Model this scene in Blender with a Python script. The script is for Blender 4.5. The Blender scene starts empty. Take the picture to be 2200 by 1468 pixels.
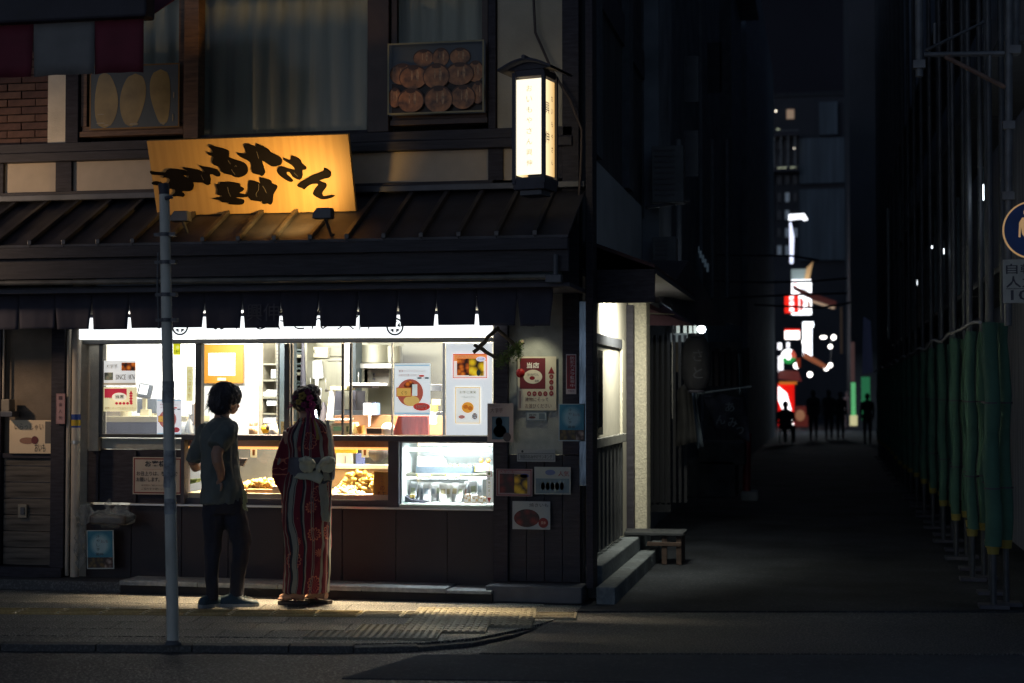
import bpy, bmesh, math, random
from mathutils import Vector, Matrix, noise
random.seed(7)
C = bpy.context.scene.collection
sc = bpy.context.scene
# ---------------------------------------------------------------- camera
TH, PH, FPX, H = math.radians(11.23), math.radians(1.87), 3400.0, 1.63
cam = bpy.data.cameras.new('camera'); cam.lens = FPX/2200*36; cam.sensor_width = 36; cam.clip_end = 400
camo = bpy.data.objects.new('camera', cam); C.objects.link(camo)
camo.location = (0, 0, H); camo.rotation_euler = (math.pi/2+PH, 0, TH)
cam.dof.use_dof = True; cam.dof.focus_distance = 12.3; cam.dof.aperture_fstop = 1.8
sc.camera = camo
# ---------------------------------------------------------------- world, night
w = bpy.data.worlds.new('World'); sc.world = w; w.use_nodes = True
nt = w.node_tree; nt.nodes.clear()
sky = nt.nodes.new('ShaderNodeTexSky'); sky.sky_type = 'NISHITA'; sky.sun_disc = False
sky.sun_elevation = math.radians(3); sky.sun_rotation = math.radians(200)
hs = nt.nodes.new('ShaderNodeHueSaturation'); hs.inputs['Saturation'].default_value = .5
tint = nt.nodes.new('ShaderNodeMix'); tint.data_type = 'RGBA'; tint.blend_type = 'MULTIPLY'; tint.inputs[0].default_value = 1
tint.inputs[7].default_value = (.42, .62, 1.0, 1)
bg = nt.nodes.new('ShaderNodeBackground'); bg.inputs[1].default_value = .05
wo = nt.nodes.new('ShaderNodeOutputWorld')
nt.links.new(sky.outputs[0], hs.inputs['Color']); nt.links.new(hs.outputs[0], tint.inputs[6]); nt.links.new(tint.outputs[2], bg.inputs[0]); nt.links.new(bg.outputs[0], wo.inputs[0])
# the glow of the city behind the camera (one very wide, very weak sun)
sl = bpy.data.lights.new('city_glow', 'SUN'); sl.energy = .045; sl.angle = math.radians(110); sl.color = (.50, .70, 1.0)
so = bpy.data.objects.new('city_glow', sl); C.objects.link(so); so.rotation_euler = (math.radians(68), 0, math.radians(-16))
sc.view_settings.view_transform = 'Standard'; sc.view_settings.look = 'None'; sc.view_settings.exposure = 0; sc.view_settings.gamma = 1
sc.cycles.use_denoising = True; sc.cycles.max_bounces = 7; sc.cycles.diffuse_bounces = 3; sc.cycles.glossy_bounces = 3; sc.cycles.transparent_max_bounces = 10
sc.cycles.sample_clamp_indirect = 3; sc.cycles.caustics_reflective = False; sc.cycles.caustics_refractive = False
# ---------------------------------------------------------------- helpers
def ray(px, py):
    x = (px-1100)/FPX; y = -(py-734)/FPX
    fw = math.cos(PH)-y*math.sin(PH); up = math.sin(PH)+y*math.cos(PH)
    return Vector((x*math.cos(TH)-fw*math.sin(TH), x*math.sin(TH)+fw*math.cos(TH), up))
def at(px, py, Y):                      # the point of the plane y=Y that the photograph shows at (px, py)
    r = ray(px, py); t = Y/r.y; return Vector((r.x*t, Y, H+r.z*t))
def gd(px, py, z=0):
    r = ray(px, py); t = (z-H)/r.z; return Vector((r.x*t, r.y*t, z))
def atx(px, py, X):
    r = ray(px, py); t = X/r.x; return Vector((X, r.y*t, H+r.z*t))
def hx(s):
    v = [int(s[i:i+2], 16)/255 for i in (0, 2, 4)]
    return tuple(((c+.055)/1.055)**2.4 if c > .04 else c/12.92 for c in v)
MC = {}
def mat(name, col, rough=.6, metal=0, var=.25, vs=6, bump=0, bs=60, emit=0, ecol=None, grain=None, spec=.5, alpha=None, coat=0):
    if name in MC: return MC[name]
    m = bpy.data.materials.new(name); m.use_nodes = True; n = m.node_tree.nodes; L = m.node_tree.links
    p = n['Principled BSDF']; p.inputs['Roughness'].default_value = rough; p.inputs['Metallic'].default_value = metal
    p.inputs['Specular IOR Level'].default_value = spec; p.inputs['Coat Weight'].default_value = coat
    if isinstance(col, str): col = hx(col)
    tc = n.new('ShaderNodeTexCoord'); src = tc.outputs['Object']
    if grain:
        mp = n.new('ShaderNodeMapping'); mp.inputs['Scale'].default_value = grain; L.new(src, mp.inputs[0]); src2 = mp.outputs[0]
    else: src2 = src
    if var:
        t = n.new('ShaderNodeTexNoise'); t.inputs['Scale'].default_value = vs; t.inputs['Detail'].default_value = 7; L.new(src2, t.inputs[0])
        r = n.new('ShaderNodeValToRGB'); r.color_ramp.elements[0].position = .3; r.color_ramp.elements[1].position = .7
        r.color_ramp.elements[0].color = (*[c*(1-var) for c in col], 1); r.color_ramp.elements[1].color = (*[min(1, c*(1+var)) for c in col], 1)
        L.new(t.outputs[0], r.inputs[0]); L.new(r.outputs[0], p.inputs['Base Color'])
    else: p.inputs['Base Color'].default_value = (*col, 1)
    if bump:
        t2 = n.new('ShaderNodeTexNoise'); t2.inputs['Scale'].default_value = bs; t2.inputs['Detail'].default_value = 5; L.new(src2, t2.inputs[0])
        b = n.new('ShaderNodeBump'); b.inputs['Strength'].default_value = bump; b.inputs['Distance'].default_value = .01
        L.new(t2.outputs[0], b.inputs['Height']); L.new(b.outputs[0], p.inputs['Normal'])
    if emit:
        p.inputs['Emission Color'].default_value = (*(ecol or col), 1); p.inputs['Emission Strength'].default_value = emit
    if alpha is not None: p.inputs['Alpha'].default_value = alpha
    MC[name] = m; return m
def pc(h, rough=.5):                    # printed ink or paint of one colour
    return mat('ink_'+h+('' if rough == .5 else str(rough)), h, rough, var=.06, vs=30)
def glow(name, col, st):
    return mat(name, col, .4, emit=st, var=0)
def food(name, a, b, c, sc_=30, dark='201008'):
    if name in MC: return MC[name]
    m = bpy.data.materials.new(name); m.use_nodes = True; n = m.node_tree.nodes; L = m.node_tree.links; p = n['Principled BSDF']
    tc = n.new('ShaderNodeTexCoord'); v = n.new('ShaderNodeTexVoronoi'); v.inputs['Scale'].default_value = sc_
    r = n.new('ShaderNodeValToRGB'); e = r.color_ramp.elements; e[0].color = (*hx(a), 1); e[1].color = (*hx(dark), 1); e[1].position = .8
    x = e.new(.35); x.color = (*hx(b), 1); x = e.new(.6); x.color = (*hx(c), 1)
    L.new(tc.outputs['Object'], v.inputs[0]); L.new(v.outputs['Distance'], r.inputs[0]); L.new(r.outputs[0], p.inputs['Base Color'])
    p.inputs['Roughness'].default_value = .45; MC[name] = m; return m
TXT = {}
def text_geo(s, off=0):
    k = (s, off)
    if k in TXT: return TXT[k]
    cu = bpy.data.curves.new('t', 'FONT'); cu.body = s; cu.size = 1; cu.resolution_u = 2; cu.offset = off; cu.space_line = .9
    o = bpy.data.objects.new('t', cu); C.objects.link(o); dg = bpy.context.evaluated_depsgraph_get()
    me = o.evaluated_get(dg).to_mesh(); vs = [(v.co.x, v.co.y) for v in me.vertices]; fs = [tuple(p.vertices) for p in me.polygons]
    o.evaluated_get(dg).to_mesh_clear(); bpy.data.objects.remove(o); bpy.data.curves.remove(cu)
    if not vs: vs = [(0, 0), (1, 0), (1, 1)]; fs = []
    x0 = min(v[0] for v in vs); x1 = max(v[0] for v in vs); y0 = min(v[1] for v in vs); y1 = max(v[1] for v in vs)
    TXT[k] = ([((a-x0)/(x1-x0+1e-9), (b-y0)/(y1-y0+1e-9)) for a, b in vs], fs); return TXT[k]
class MB:
    def __init__(s): s.v = []; s.f = []; s.mi = []; s.sm = []; s.ms = []
    def slot(s, m):
        if m not in s.ms: s.ms.append(m)
        return s.ms.index(m)
    def add(s, vs, fs, m, sm=False):
        o = len(s.v); s.v += [tuple(v) for v in vs]; k = s.slot(m)
        for f in fs: s.f.append(tuple(i+o for i in f)); s.mi.append(k); s.sm.append(sm)
        return s
    def box(s, x0, x1, y0, y1, z0, z1, m, M=None):
        vs = [Vector((x, y, z)) for x in (x0, x1) for y in (y0, y1) for z in (z0, z1)]
        if M: vs = [M @ v for v in vs]
        return s.add(vs, [(0, 1, 3, 2), (4, 6, 7, 5), (0, 4, 5, 1), (2, 3, 7, 6), (0, 2, 6, 4), (1, 5, 7, 3)], m)
    def prism(s, pts, d, m, sm=False):          # closed polygon of 3-D points pushed along d
        n = len(pts); d = Vector(d); pts = [Vector(p) for p in pts]
        return s.add(pts+[p+d for p in pts], [tuple(range(n)), tuple(range(2*n-1, n-1, -1))]+[(i, i+n, (i+1) % n+n, (i+1) % n) for i in range(n)], m, sm)
    def poly(s, pts, m): return s.add(pts, [tuple(range(len(pts)))], m)
    def tube(s, pts, rs, m, n=12, cap=True, sq=1):
        pts = [Vector(p) for p in pts]; rs = rs if isinstance(rs, (list, tuple)) else [rs]*len(pts)
        vs = []; fs = []; ref = None
        for i, p in enumerate(pts):
            t = (pts[min(i+1, len(pts)-1)]-pts[max(i-1, 0)]).normalized()
            if ref is None: ref = Vector((0, 0, 1)) if abs(t.z) < .9 else Vector((0, 1, 0))
            a = t.cross(ref).normalized(); b = a.cross(t).normalized(); ref = b
            for k in range(n):
                q = 2*math.pi*k/n; vs.append(p+a*math.cos(q)*rs[i]+b*math.sin(q)*rs[i]*sq)
        for i in range(len(pts)-1):
            for k in range(n):
                fs.append((i*n+k, i*n+(k+1) % n, (i+1)*n+(k+1) % n, (i+1)*n+k))
        s.add(vs, fs, m, True)
        if cap:
            s.add(vs[:n], [tuple(range(n))][::-1], m); s.add(vs[-n:], [tuple(range(n))], m)
        return s
    def ring(s, c, ro, ri, y0, y1, m, n=40, a0=0, a1=2*math.pi, sx=1):       # flat ring facing -y
        k = n; vs = []
        for i in range(k+1):
            q = a0+(a1-a0)*i/k
            for r in (ro, ri):
                for y in (y0, y1): vs.append((c[0]+r*math.cos(q)*sx, y, c[1]+r*math.sin(q)))
        fs = []
        for i in range(k):
            a = i*4; b = a+4
            fs += [(a, b, b+2, a+2), (a+1, a+3, b+3, b+1), (a, a+1, b+1, b), (a+2, b+2, b+3, a+3)]
        return s.add(vs, fs, m)
    def lathe(s, c, prof, m, n=20, axis='z'):
        vs = []; fs = []
        for r, h in prof:
            for k in range(n):
                q = 2*math.pi*k/n
                vs.append((c[0]+r*math.cos(q), c[1]+r*math.sin(q), c[2]+h) if axis == 'z' else (c[0]+r*math.cos(q), c[1]+h, c[2]+r*math.sin(q)))
        for i in range(len(prof)-1):
            for k in range(n): fs.append((i*n+k, i*n+(k+1) % n, (i+1)*n+(k+1) % n, (i+1)*n+k))
        fs.append(tuple(range(n))[::-1]); fs.append(tuple(range((len(prof)-1)*n, len(prof)*n)))
        return s.add(vs, fs, m, True)
    def ell(s, c, r, m, n=16, k=10, M=None):
        vs = []; fs = []; c = Vector(c)
        for i in range(k+1):
            p = math.pi*i/k
            for j in range(n):
                q = 2*math.pi*j/n; v = Vector((r[0]*math.sin(p)*math.cos(q), r[1]*math.sin(p)*math.sin(q), r[2]*math.cos(p)))
                vs.append((M @ v if M else v)+c)
        for i in range(k):
            for j in range(n): fs.append((i*n+j, (i+1)*n+j, (i+1)*n+(j+1) % n, i*n+(j+1) % n))
        return s.add(vs, fs, m, True)
    def disc(s, c, rx, rz, y, m, n=28): return s.poly([(c[0]+rx*math.cos(2*math.pi*i/n), y, c[1]+rz*math.sin(2*math.pi*i/n)) for i in range(n)], m)
    def text(s, t, x0, x1, z0, z1, y, m, off=0, sh=0, M=None):      # flat letters facing -y fitted in a box
        vs, fs = text_geo(t, off)
        out = [Vector((x0+a*(x1-x0)+sh*(b-.5)*(z1-z0), y, z0+b*(z1-z0))) for a, b in vs]
        if M: out = [M @ v for v in out]
        return s.add(out, fs, m)
    def build(s, name, parent=None, bev=0, loc=None, kind=None):
        me = bpy.data.meshes.new(name); 
        vs = s.v
        if loc is not None: vs = [(a-loc[0], b-loc[1], c-loc[2]) for a, b, c in vs]
        me.from_pydata(vs, [], s.f)
        for m in s.ms: me.materials.append(m)
        me.polygons.foreach_set('material_index', s.mi); me.polygons.foreach_set('use_smooth', s.sm); me.update()
        o = bpy.data.objects.new(name, me); C.objects.link(o)
        if loc is not None: o.location = loc
        if parent is not None: par(o, parent)
        if bev:
            b = o.modifiers.new('bevel', 'BEVEL'); b.width = bev; b.segments = 2; b.limit_method = 'ANGLE'; b.harden_normals = False
        if kind or name == 'lettering': o['kind'] = kind or 'stuff'
        return o
def gloc(o):
    l = Vector(o.location)
    return l+gloc(o.parent) if o.parent else l
def par(o, p):                          # all roots unrotated unless stated: keep the world place
    o.parent = p
    if p.get('keep', 1): o.location = Vector(o.location)-gloc(p)
def root(name, label, cat, loc, group=None, kind=None):
    o = bpy.data.objects.new(name, None); C.objects.link(o); o.location = loc; o.empty_display_size = .1
    tag(o, label, cat, group, kind); return o
def tag(o, label=None, cat=None, group=None, kind=None):
    if label: o['label'] = label
    if cat: o['category'] = cat
    if group: o['group'] = group
    if kind: o['kind'] = kind
    return o
def centre(mb):
    xs = [v[0] for v in mb.v]; ys = [v[1] for v in mb.v]; zs = [v[2] for v in mb.v]
    return Vector(((min(xs)+max(xs))/2, (min(ys)+max(ys))/2, min(zs)))
def one(mb, name, label, cat, group=None, bev=0, kind=None):
    return tag(mb.build(name, None, bev, centre(mb), kind), label, cat, group)
def dup(o, delta=(0, 0, 0), label=None):
    def cp(a, p=None):
        c = a.copy(); C.objects.link(c)
        if p: c.parent = p
        for ch in a.children: cp(ch, c)
        return c
    r = cp(o); r.location = Vector(o.location)+Vector(delta)
    if label: r['label'] = label
    return r
def lamp(kind, name, loc, energy, col, size=.1, aim=None, spot=60, blend=.5, parent=None, sy=None, spread=180):
    l = bpy.data.lights.new(name, kind); l.energy = energy; l.color = col
    if kind == 'AREA':
        l.shape = 'RECTANGLE'; l.spread = math.radians(spread); l.size = size; l.size_y = sy or size
    elif kind == 'SPOT': l.spot_size = math.radians(spot); l.spot_blend = blend; l.shadow_soft_size = size
    else: l.shadow_soft_size = size
    o = bpy.data.objects.new(name, l); C.objects.link(o); o.location = loc
    if aim is not None: o.rotation_euler = (Vector(aim)-Vector(loc)).to_track_quat('-Z', 'Y').to_euler()
    return o
# ---------------------------------------------------------------- materials
M_dwood = mat('dark_stained_timber', (.040, .037, .048), .65, var=.35, vs=9, bump=.25, bs=30, grain=(1, 1, 6), spec=.25)
M_dwoodh = mat('dark_stained_beam', (.034, .031, .040), .65, var=.35, vs=9, bump=.25, bs=30, grain=(.6, 3, 8))
M_brown = mat('brown_window_timber', (.16, .085, .045), .5, var=.35, vs=8, bump=.2, bs=30, grain=(1, 1, 8))
M_plaster = mat('cream_rough_plaster', (.52, .47, .38), .9, var=.12, vs=14, bump=.5, bs=160)
M_plasterg = mat('grey_green_plaster', (.42, .44, .40), .9, var=.12, vs=14, bump=.5, bs=130)
M_red = mat('dark_red_panel', (.017, .012, .019), .55, var=.2, vs=4)
M_black = mat('black_painted_metal', (.05, .05, .07), .6, var=.2)
M_dgrey = mat('dark_grey_metal', (.09, .095, .11), .5, metal=.2, var=.2)
M_steel = mat('stainless_steel', (.55, .54, .50), .3, metal=.85, var=.12, vs=3)
M_steelw = mat('brushed_cabinet_steel', (.21, .205, .155), .45, metal=.35, var=.12, vs=3)
M_white = mat('white_paint', (.8, .8, .78), .5, var=.04)
M_paper = mat('white_paper', (.75, .74, .70), .7, var=.05, vs=5)
def painted_backlight(m, st=.72):                 # print glows by itself, imitating the lit window behind it
    k = m.name+'_painted_backlight'
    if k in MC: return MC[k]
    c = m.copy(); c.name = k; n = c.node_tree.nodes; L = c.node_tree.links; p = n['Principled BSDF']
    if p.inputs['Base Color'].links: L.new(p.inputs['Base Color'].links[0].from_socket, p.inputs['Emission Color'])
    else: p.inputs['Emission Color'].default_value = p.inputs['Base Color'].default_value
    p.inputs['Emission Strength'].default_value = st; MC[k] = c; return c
def glassmat(name, tr=.93, rough=.02, tint=(1, 1, 1)):
    if name in MC: return MC[name]
    m = bpy.data.materials.new(name); m.use_nodes = True; n = m.node_tree.nodes; L = m.node_tree.links; n.remove(n['Principled BSDF'])
    a = n.new('ShaderNodeBsdfTransparent'); a.inputs[0].default_value = (*tint, 1); g = n.new('ShaderNodeBsdfGlossy'); g.inputs['Roughness'].default_value = rough
    f = n.new('ShaderNodeMixShader'); f.inputs[0].default_value = 1-tr
    L.new(a.outputs[0], f.inputs[1]); L.new(g.outputs[0], f.inputs[2]); L.new(f.outputs[0], n['Material Output'].inputs[0]); MC[name] = m; return m
M_glass = glassmat('window_glass')
# ================================================================ ground
YW = 12.4                                # front plane of the shop wall
def xf(px, Y=YW): return at(px, 845, Y).x
def zf(py, px=650, Y=YW): return at(px, py, Y).z
def groundmat(name, base, speck, sc1=420, thr=.66, rough=.55, bump=.6, amt=1, patch=.35, spec=.5):
    m = bpy.data.materials.new(name); m.use_nodes = True; n = m.node_tree.nodes; L = m.node_tree.links; p = n['Principled BSDF']
    tc = n.new('ShaderNodeTexCoord'); a = n.new('ShaderNodeTexNoise'); a.inputs['Scale'].default_value = sc1/8; a.inputs['Detail'].default_value = 4
    b = n.new('ShaderNodeTexNoise'); b.inputs['Scale'].default_value = 1.3; b.inputs['Detail'].default_value = 9
    for x in (a, b): L.new(tc.outputs['Object'], x.inputs[0])
    r = n.new('ShaderNodeValToRGB'); r.color_ramp.elements[0].position = thr-.16; r.color_ramp.elements[0].color = (*base, 1)
    r.color_ramp.elements[1].position = thr+.03; r.color_ramp.elements[1].color = (*speck, 1)
    mx = n.new('ShaderNodeMix'); mx.data_type = 'RGBA'; mx.blend_type = 'MULTIPLY'; mx.inputs[0].default_value = 1
    r2 = n.new('ShaderNodeValToRGB'); r2.color_ramp.elements[0].position = .3; r2.color_ramp.elements[1].position = .7
    r2.color_ramp.elements[0].color = (1-patch, 1-patch, 1-patch, 1); r2.color_ramp.elements[1].color = (1, 1, 1, 1)
    L.new(a.outputs[0], r.inputs[0]); L.new(b.outputs[0], r2.inputs[0]); L.new(r.outputs[0], mx.inputs[6]); L.new(r2.outputs[0], mx.inputs[7]); L.new(mx.outputs[2], p.inputs['Base Color'])
    bp = n.new('ShaderNodeBump'); bp.inputs['Strength'].default_value = bump; bp.inputs['Distance'].default_value = .006
    L.new(a.outputs[0], bp.inputs['Height']); L.new(bp.outputs[0], p.inputs['Normal']); p.inputs['Roughness'].default_value = rough; p.inputs['Specular IOR Level'].default_value = spec; return m
G_road = groundmat('road_asphalt', (.038, .042, .05), (.42, .42, .42), 480, .66, rough=.6, bump=1, patch=.6)
G_slab = groundmat('speckled_paving', (.040, .046, .052), (.60, .58, .52), 620, .63, rough=.5, bump=1.3, patch=.5)
G_alley = groundmat('alley_asphalt', (.05, .058, .07), (.12, .125, .14), 300, .7, rough=.85, bump=.3, spec=.15, patch=.65)
G_gut = groundmat('gutter_concrete', (.10, .11, .125), (.16, .165, .18), 300, .7, rough=.9, bump=.3, spec=.2)
G_kerb = groundmat('kerb_granite', (.09, .09, .095), (.2, .2, .2), 500, .65, rough=.7, bump=.4)
G_step = groundmat('step_concrete', (.35, .38, .40), (.5, .52, .54), 200, .6, rough=.7, bump=.4, patch=.6)
G_tactile = groundmat('tactile_yellow', (.34, .25, .10), (.5, .38, .16), 500, .6, rough=.42, bump=.35)
G_tactilep = groundmat('tactile_pale', (.40, .35, .24), (.55, .5, .36), 500, .6, rough=.45, bump=.35)

AN = math.radians(8); U_ = Vector((math.cos(AN), math.sin(AN), 0)); V_ = Vector((-math.sin(AN), math.cos(AN), 0)); O_ = Vector((-4.0, 11.06, 0))
def uv(u, v, z=0): return O_+U_*u+V_*v+Vector((0, 0, z))
one(MB().box(-90, 90, -30, 200, -.6, -.045, G_road), 'road', None, None, kind='structure')
K = [gd(-900, 1383), gd(0, 1384), gd(620, 1388), gd(760, 1388), gd(900, 1385), gd(1010, 1376), gd(1100, 1358), gd(1170, 1340), gd(1225, 1318)]
sw = one(MB().prism([Vector((-14, 18, -.004)), Vector((-14, K[0].y, -.004))]+[p+Vector((0, .12, -.004)) for p in K[1:]]+[Vector((-1.6, 12.1, -.004)), Vector((-1.6, 18, -.004))], (0, 0, -.3), G_slab), 'pavement', None, None, kind='structure')
seg = []
for i in range(len(K)-1):
    a, b = K[i], K[i+1]; k = max(1, round((b-a).length/.62))
    for j in range(k): seg.append((a.lerp(b, j/k), a.lerp(b, (j+1)/k)))
for a, b in seg:
    d = (b-a).normalized(); q = Vector((-d.y, d.x, 0)); a2 = a+d*.004; b2 = b-d*.004; dr = Vector((0, 0, 0 if a.x < -3.3 else -.004-.016*min(1, (a.x+3.3)/.8)))
    m_ = MB().prism([a2+dr, a2+q*.118+dr, b2+q*.118+dr, b2+dr], (0, 0, -.2), G_kerb)
    m_.build('kerb_stone', sw, .006, centre(m_))
def inpave(p):
    for i in range(len(K)-1):
        if K[i].x <= p.x <= K[i+1].x:
            t_ = (p.x-K[i].x)/(K[i+1].x-K[i].x); return p.y > K[i].y*(1-t_)+K[i+1].y*t_+.13
    return False
S_ = .33
def cellmesh(name, w_, d_, mt, h=.05, extra=None):
    t = MB().box(-w_/2+.003, w_/2-.003, -d_/2+.003, d_/2-.003, -h, 0, mt)
    if extra: extra(t)
    me = bpy.data.meshes.new(name); me.from_pydata(t.v, [], t.f)
    for m in t.ms: me.materials.append(m)
    me.polygons.foreach_set('material_index', t.mi); return me
def place(me, name, p, parent, rz=AN):
    o = bpy.data.objects.new(name, me); C.objects.link(o); o.location = p; o.rotation_euler = (0, 0, rz); par(o, parent); return o
slab = cellmesh('paving_slab', S_, S_, G_slab)
for i in range(-12, 9):
    for j in range(-6, 5):
        if j == 0: continue
        v = (j+.5)*S_+(.0 if j > 0 else 0); u = (i+.5)*S_+(S_/2 if j % 2 else 0)
        if all(inpave(uv(u+a*S_/2, v+b*S_/2)) for a in (-1, 1) for b in (-1, 1)) and uv(u, v).y < 12.35 and uv(u+S_/2, v).x < -1.62:
            place(slab, 'paving_slab', uv(u, v, random.uniform(-.0015, .0015)), sw)
def bars(t):
    for k in range(4): t.box(-.14, .14, -.135+k*.075, -.11+k*.075, 0, .006, t.ms[0])
def barsr(t):
    bars(t); mm = mat('rivet_steel', (.8, .7, .5), .25, metal=.9, var=0)
    for k in range(4):
        x, y = -.148, -.1225+k*.075; t.box(x-.008, x+.008, y-.008, y+.008, 0, .010, mm)
def studs(t):
    for a in range(6):
        for b in range(6):
            x = -.125+a*.05; y = -.125+b*.05; t.add([(x-.014, y-.014, 0), (x+.014, y-.014, 0), (x+.014, y+.014, 0), (x-.014, y+.014, 0), (x-.009, y-.009, .006), (x+.009, y-.009, .006), (x+.009, y+.009, .006), (x-.009, y+.009, .006)],
                                                  [(0, 1, 5, 4), (1, 2, 6, 5), (2, 3, 7, 6), (3, 0, 4, 7), (4, 5, 6, 7)], t.ms[0])
def barsv(t):
    for k in range(6): 
        for b in range(3): t.box(-.14+k*.05, -.115+k*.05, -.14+b*.097, -.06+b*.097, 0, .006, t.ms[0])
me1 = cellmesh('tactile_tile', .318, .315, G_tactile, extra=barsr); me2 = cellmesh('tactile_tile', .318, .315, G_tactilep, extra=bars)
for i in range(-13, 7):
    p = uv((i+.5)*.32, .165, .004)
    if p.x < -1.7: place(me1 if i < 2 else me2, 'tactile_tile', p, sw)
me3 = cellmesh('tactile_tile', .3, .3, G_tactilep, h=.02, extra=studs); me4 = cellmesh('tactile_tile', .3, .3, G_tactilep, h=.02, extra=barsv)
P0 = gd(847, 1369)
for (i, j, k) in [(-2, 0, 0), (-1, 0, 0), (-1, 1, 0), (0, 0, 0), (1, 1, 1), (0, 1, 1), (0, 2, 1), (1, 2, 1), (0, 3, 1), (1, 3, 1), (2, 3, 1), (1, 4, 1), (2, 4, 1), (0, 4, 1), (2, 2, 1)]:
    p = P0+U_*(i+.5)*.3+V_*((j+.5)*.3-.1)+Vector((0, 0, .011)); place(me3 if k == 0 else me4, 'tactile_tile', p, sw)
# alley mouth: speckled band, smooth gutter slab, alley asphalt
a0 = Vector((-1.62, 11.9, 0)); e = lambda x, y, z: Vector((x, y+.14*(x+1.2), z))
def gz_(px, py, z): q = gd(px, py); return Vector((q.x, q.y, z))
cb = one(MB().prism([gz_(1030, 1397, -.018), gz_(2500, 1399, -.018), gz_(2500, 1313, -.012), gz_(1180, 1313, -.012), gz_(1160, 1345, -.014)], (0, 0, -.3), groundmat('crossing_paving', (.038, .042, .048), (.20, .20, .20), 560, .63, rough=.6, bump=.8)), 'crossing_path', None, None, kind='structure')
one(MB().prism([gz_(735, 1443, -.038), gz_(2500, 1462, -.038), gz_(2500, 1399.5, -.026), gz_(1380, 1397.5, -.026), gz_(905, 1397.5, -.026)], (0, 0, -.3), G_gut), 'gutter_path', None, None, kind='structure')
one(MB().prism([gz_(1240, 1312, -.002), gz_(2350, 1312, -.002), Vector((4.5, 150, -.002)), Vector((-6, 150, -.002))], (0, 0, -.3), G_alley), 'alley_road', None, None, kind='structure')
# ================================================================ the shop building
SH = root('shop_building', 'dark timber framed corner shop selling sweet potatoes, lit counter window under a tiled lean-to roof', 'shop building', (-4.2, 13.2, 0))
def P(name, mb, bev=0, kind=None): return mb.build(name, SH, bev, centre(mb), kind)
XL, XR = -7.6, -1.86
zt, zs = zf(737, 650), zf(935, 650)          # window head, sill top
# front steps
cz1 = zf(1092)
for k, (a, b) in enumerate([(262, 430), (430, 600), (600, 780), (780, 960), (960, 1058)]):
    x0, x1 = xf(a, 12.1), xf(b, 12.1)
    P('step_slab', MB().box(x0+.003, x1-.003, 12.07, 12.42, .068, .105-(.012 if k == 4 else 0), G_step), .006)
P('step_riser', MB().box(xf(262, 12.1), xf(1058, 12.1), 12.10, 12.42, 0, .066, mat('dark_riser', (.03, .03, .035), .9)))
P('leak_backing', MB().box(-7.4, xf(390), 12.49, 12.54, .0, cz1-.01, M_black)); P('leak_backing', MB().box(xf(390), -1.9, 12.49, 12.54, .0, cz1-.01, M_black)); P('leak_backing', MB().box(xf(1092), -1.9, 12.49, 12.54, cz1, zf(980, 1150), M_black))  # added backing that stops room light leaking between the boards
P('step_base', MB().box(-6.9, xf(262, 12.1)-.003, 12.12, 12.42, 0, .085, G_kerb), .006)
P('plinth', MB().box(-2.62, -1.86, 12.13, 12.42, 0, .13, M_dgrey), .01)
# counter front of dark red boards
cz0, cz1 = .02, zf(1092)
bx = [xf(a) for a in (185, 282, 390, 490, 610, 735, 850, 960, 1060)]
for a, b in zip(bx, bx[1:]): P('counter_board', MB().box(a+.002, b-.002, 12.42, 12.47, cz0, cz1, M_red), .003)
P('counter_edge', MB().box(xf(282), xf(1060), 12.385, 12.47, cz1+.001, cz1+.02, M_steel), .004)
# panel right of the counter, pillar, plaster, corner post
xp = [xf(a) for a in (1061, 1092, 1210, 1246, 1262)]
P('post', MB().box(xp[0], xp[1], 12.38, 12.55, .13, 2.75, M_dwood), .005)
for k in range(4):
    a = xp[1]+(xp[3]-xp[1])*k/4; b = xp[1]+(xp[3]-xp[1])*(k+1)/4
    P('wall_board', MB().box(a+.002, b-.002, 12.42, 12.47, .135, zf(978, 1150), M_dwoodh), .003)
P('wall', MB().box(xp[1]+.001, xp[2]-.001, 12.43, 12.55, zf(977, 1150), 2.9, M_plasterg))
P('corner_post', MB().box(xp[2], xp[3], 12.36, 12.55, zf(977, 1150)+.002, 7.0, M_dwood), .006)
P('metal_trim', MB().box(xp[3]+.002, xp[4], 12.34, 12.52, .9, zf(648, 1255), mat('blue_grey_sheet', (.16, .22, .27), .22, metal=.6, var=.5, vs=5, bump=.25, bs=12, grain=(3, 3, .6))), .004)
P('corner_post', MB().box(xp[4]+.002, xp[4]+.06, 12.3, 12.52, .1, 7.0, M_dwood), .006)
# left of the window: plaster reveal, post, boards, door leaf
xl = [xf(a) for a in (-60, 5, 118, 147, 160, 183, 212)]
P('post', MB().box(xl[2], xl[3], 12.33, 12.55, .085, 2.7, M_dwood), .005)
P('wall', MB().box(xl[3]+.001, xl[4]+.12, 12.46, 12.55, .085, 2.7, M_plaster))
P('wall', MB().box(xl[4]+.13, xl[6]-.001, 12.40, 12.55, zf(969, 200), 2.5, M_plaster))
P('wall', MB().box(xl[6]+.001, xf(396), 12.46, 12.55, zf(968), zf(945), M_plasterg))
P('wall_panel', MB().box(xl[5], xf(392), 12.45, 12.52, cz1+.02, zf(970), M_dwood))
for a in (204, 285): P('wall_batten', MB().box(xf(a), xf(a+5), 12.43, 12.449, cz1+.022, zf(972), M_dwoodh))
P('wall', MB().box(xl[1]+.001, xl[2]-.001, 12.44, 12.55, zf(978, 60), 2.6, mat('brown_plaster', (.20, .16, .12), .85, var=.2, bump=.3)))
zz = [zf(v, 60) for v in (985, 1002, 1037, 1072, 1107, 1142, 1177, 1215)]
M_plank = mat('weathered_plank', (.12, .105, .09), .8, var=.7, vs=3, bump=.6, bs=12, grain=(.7, 4, 9))
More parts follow.
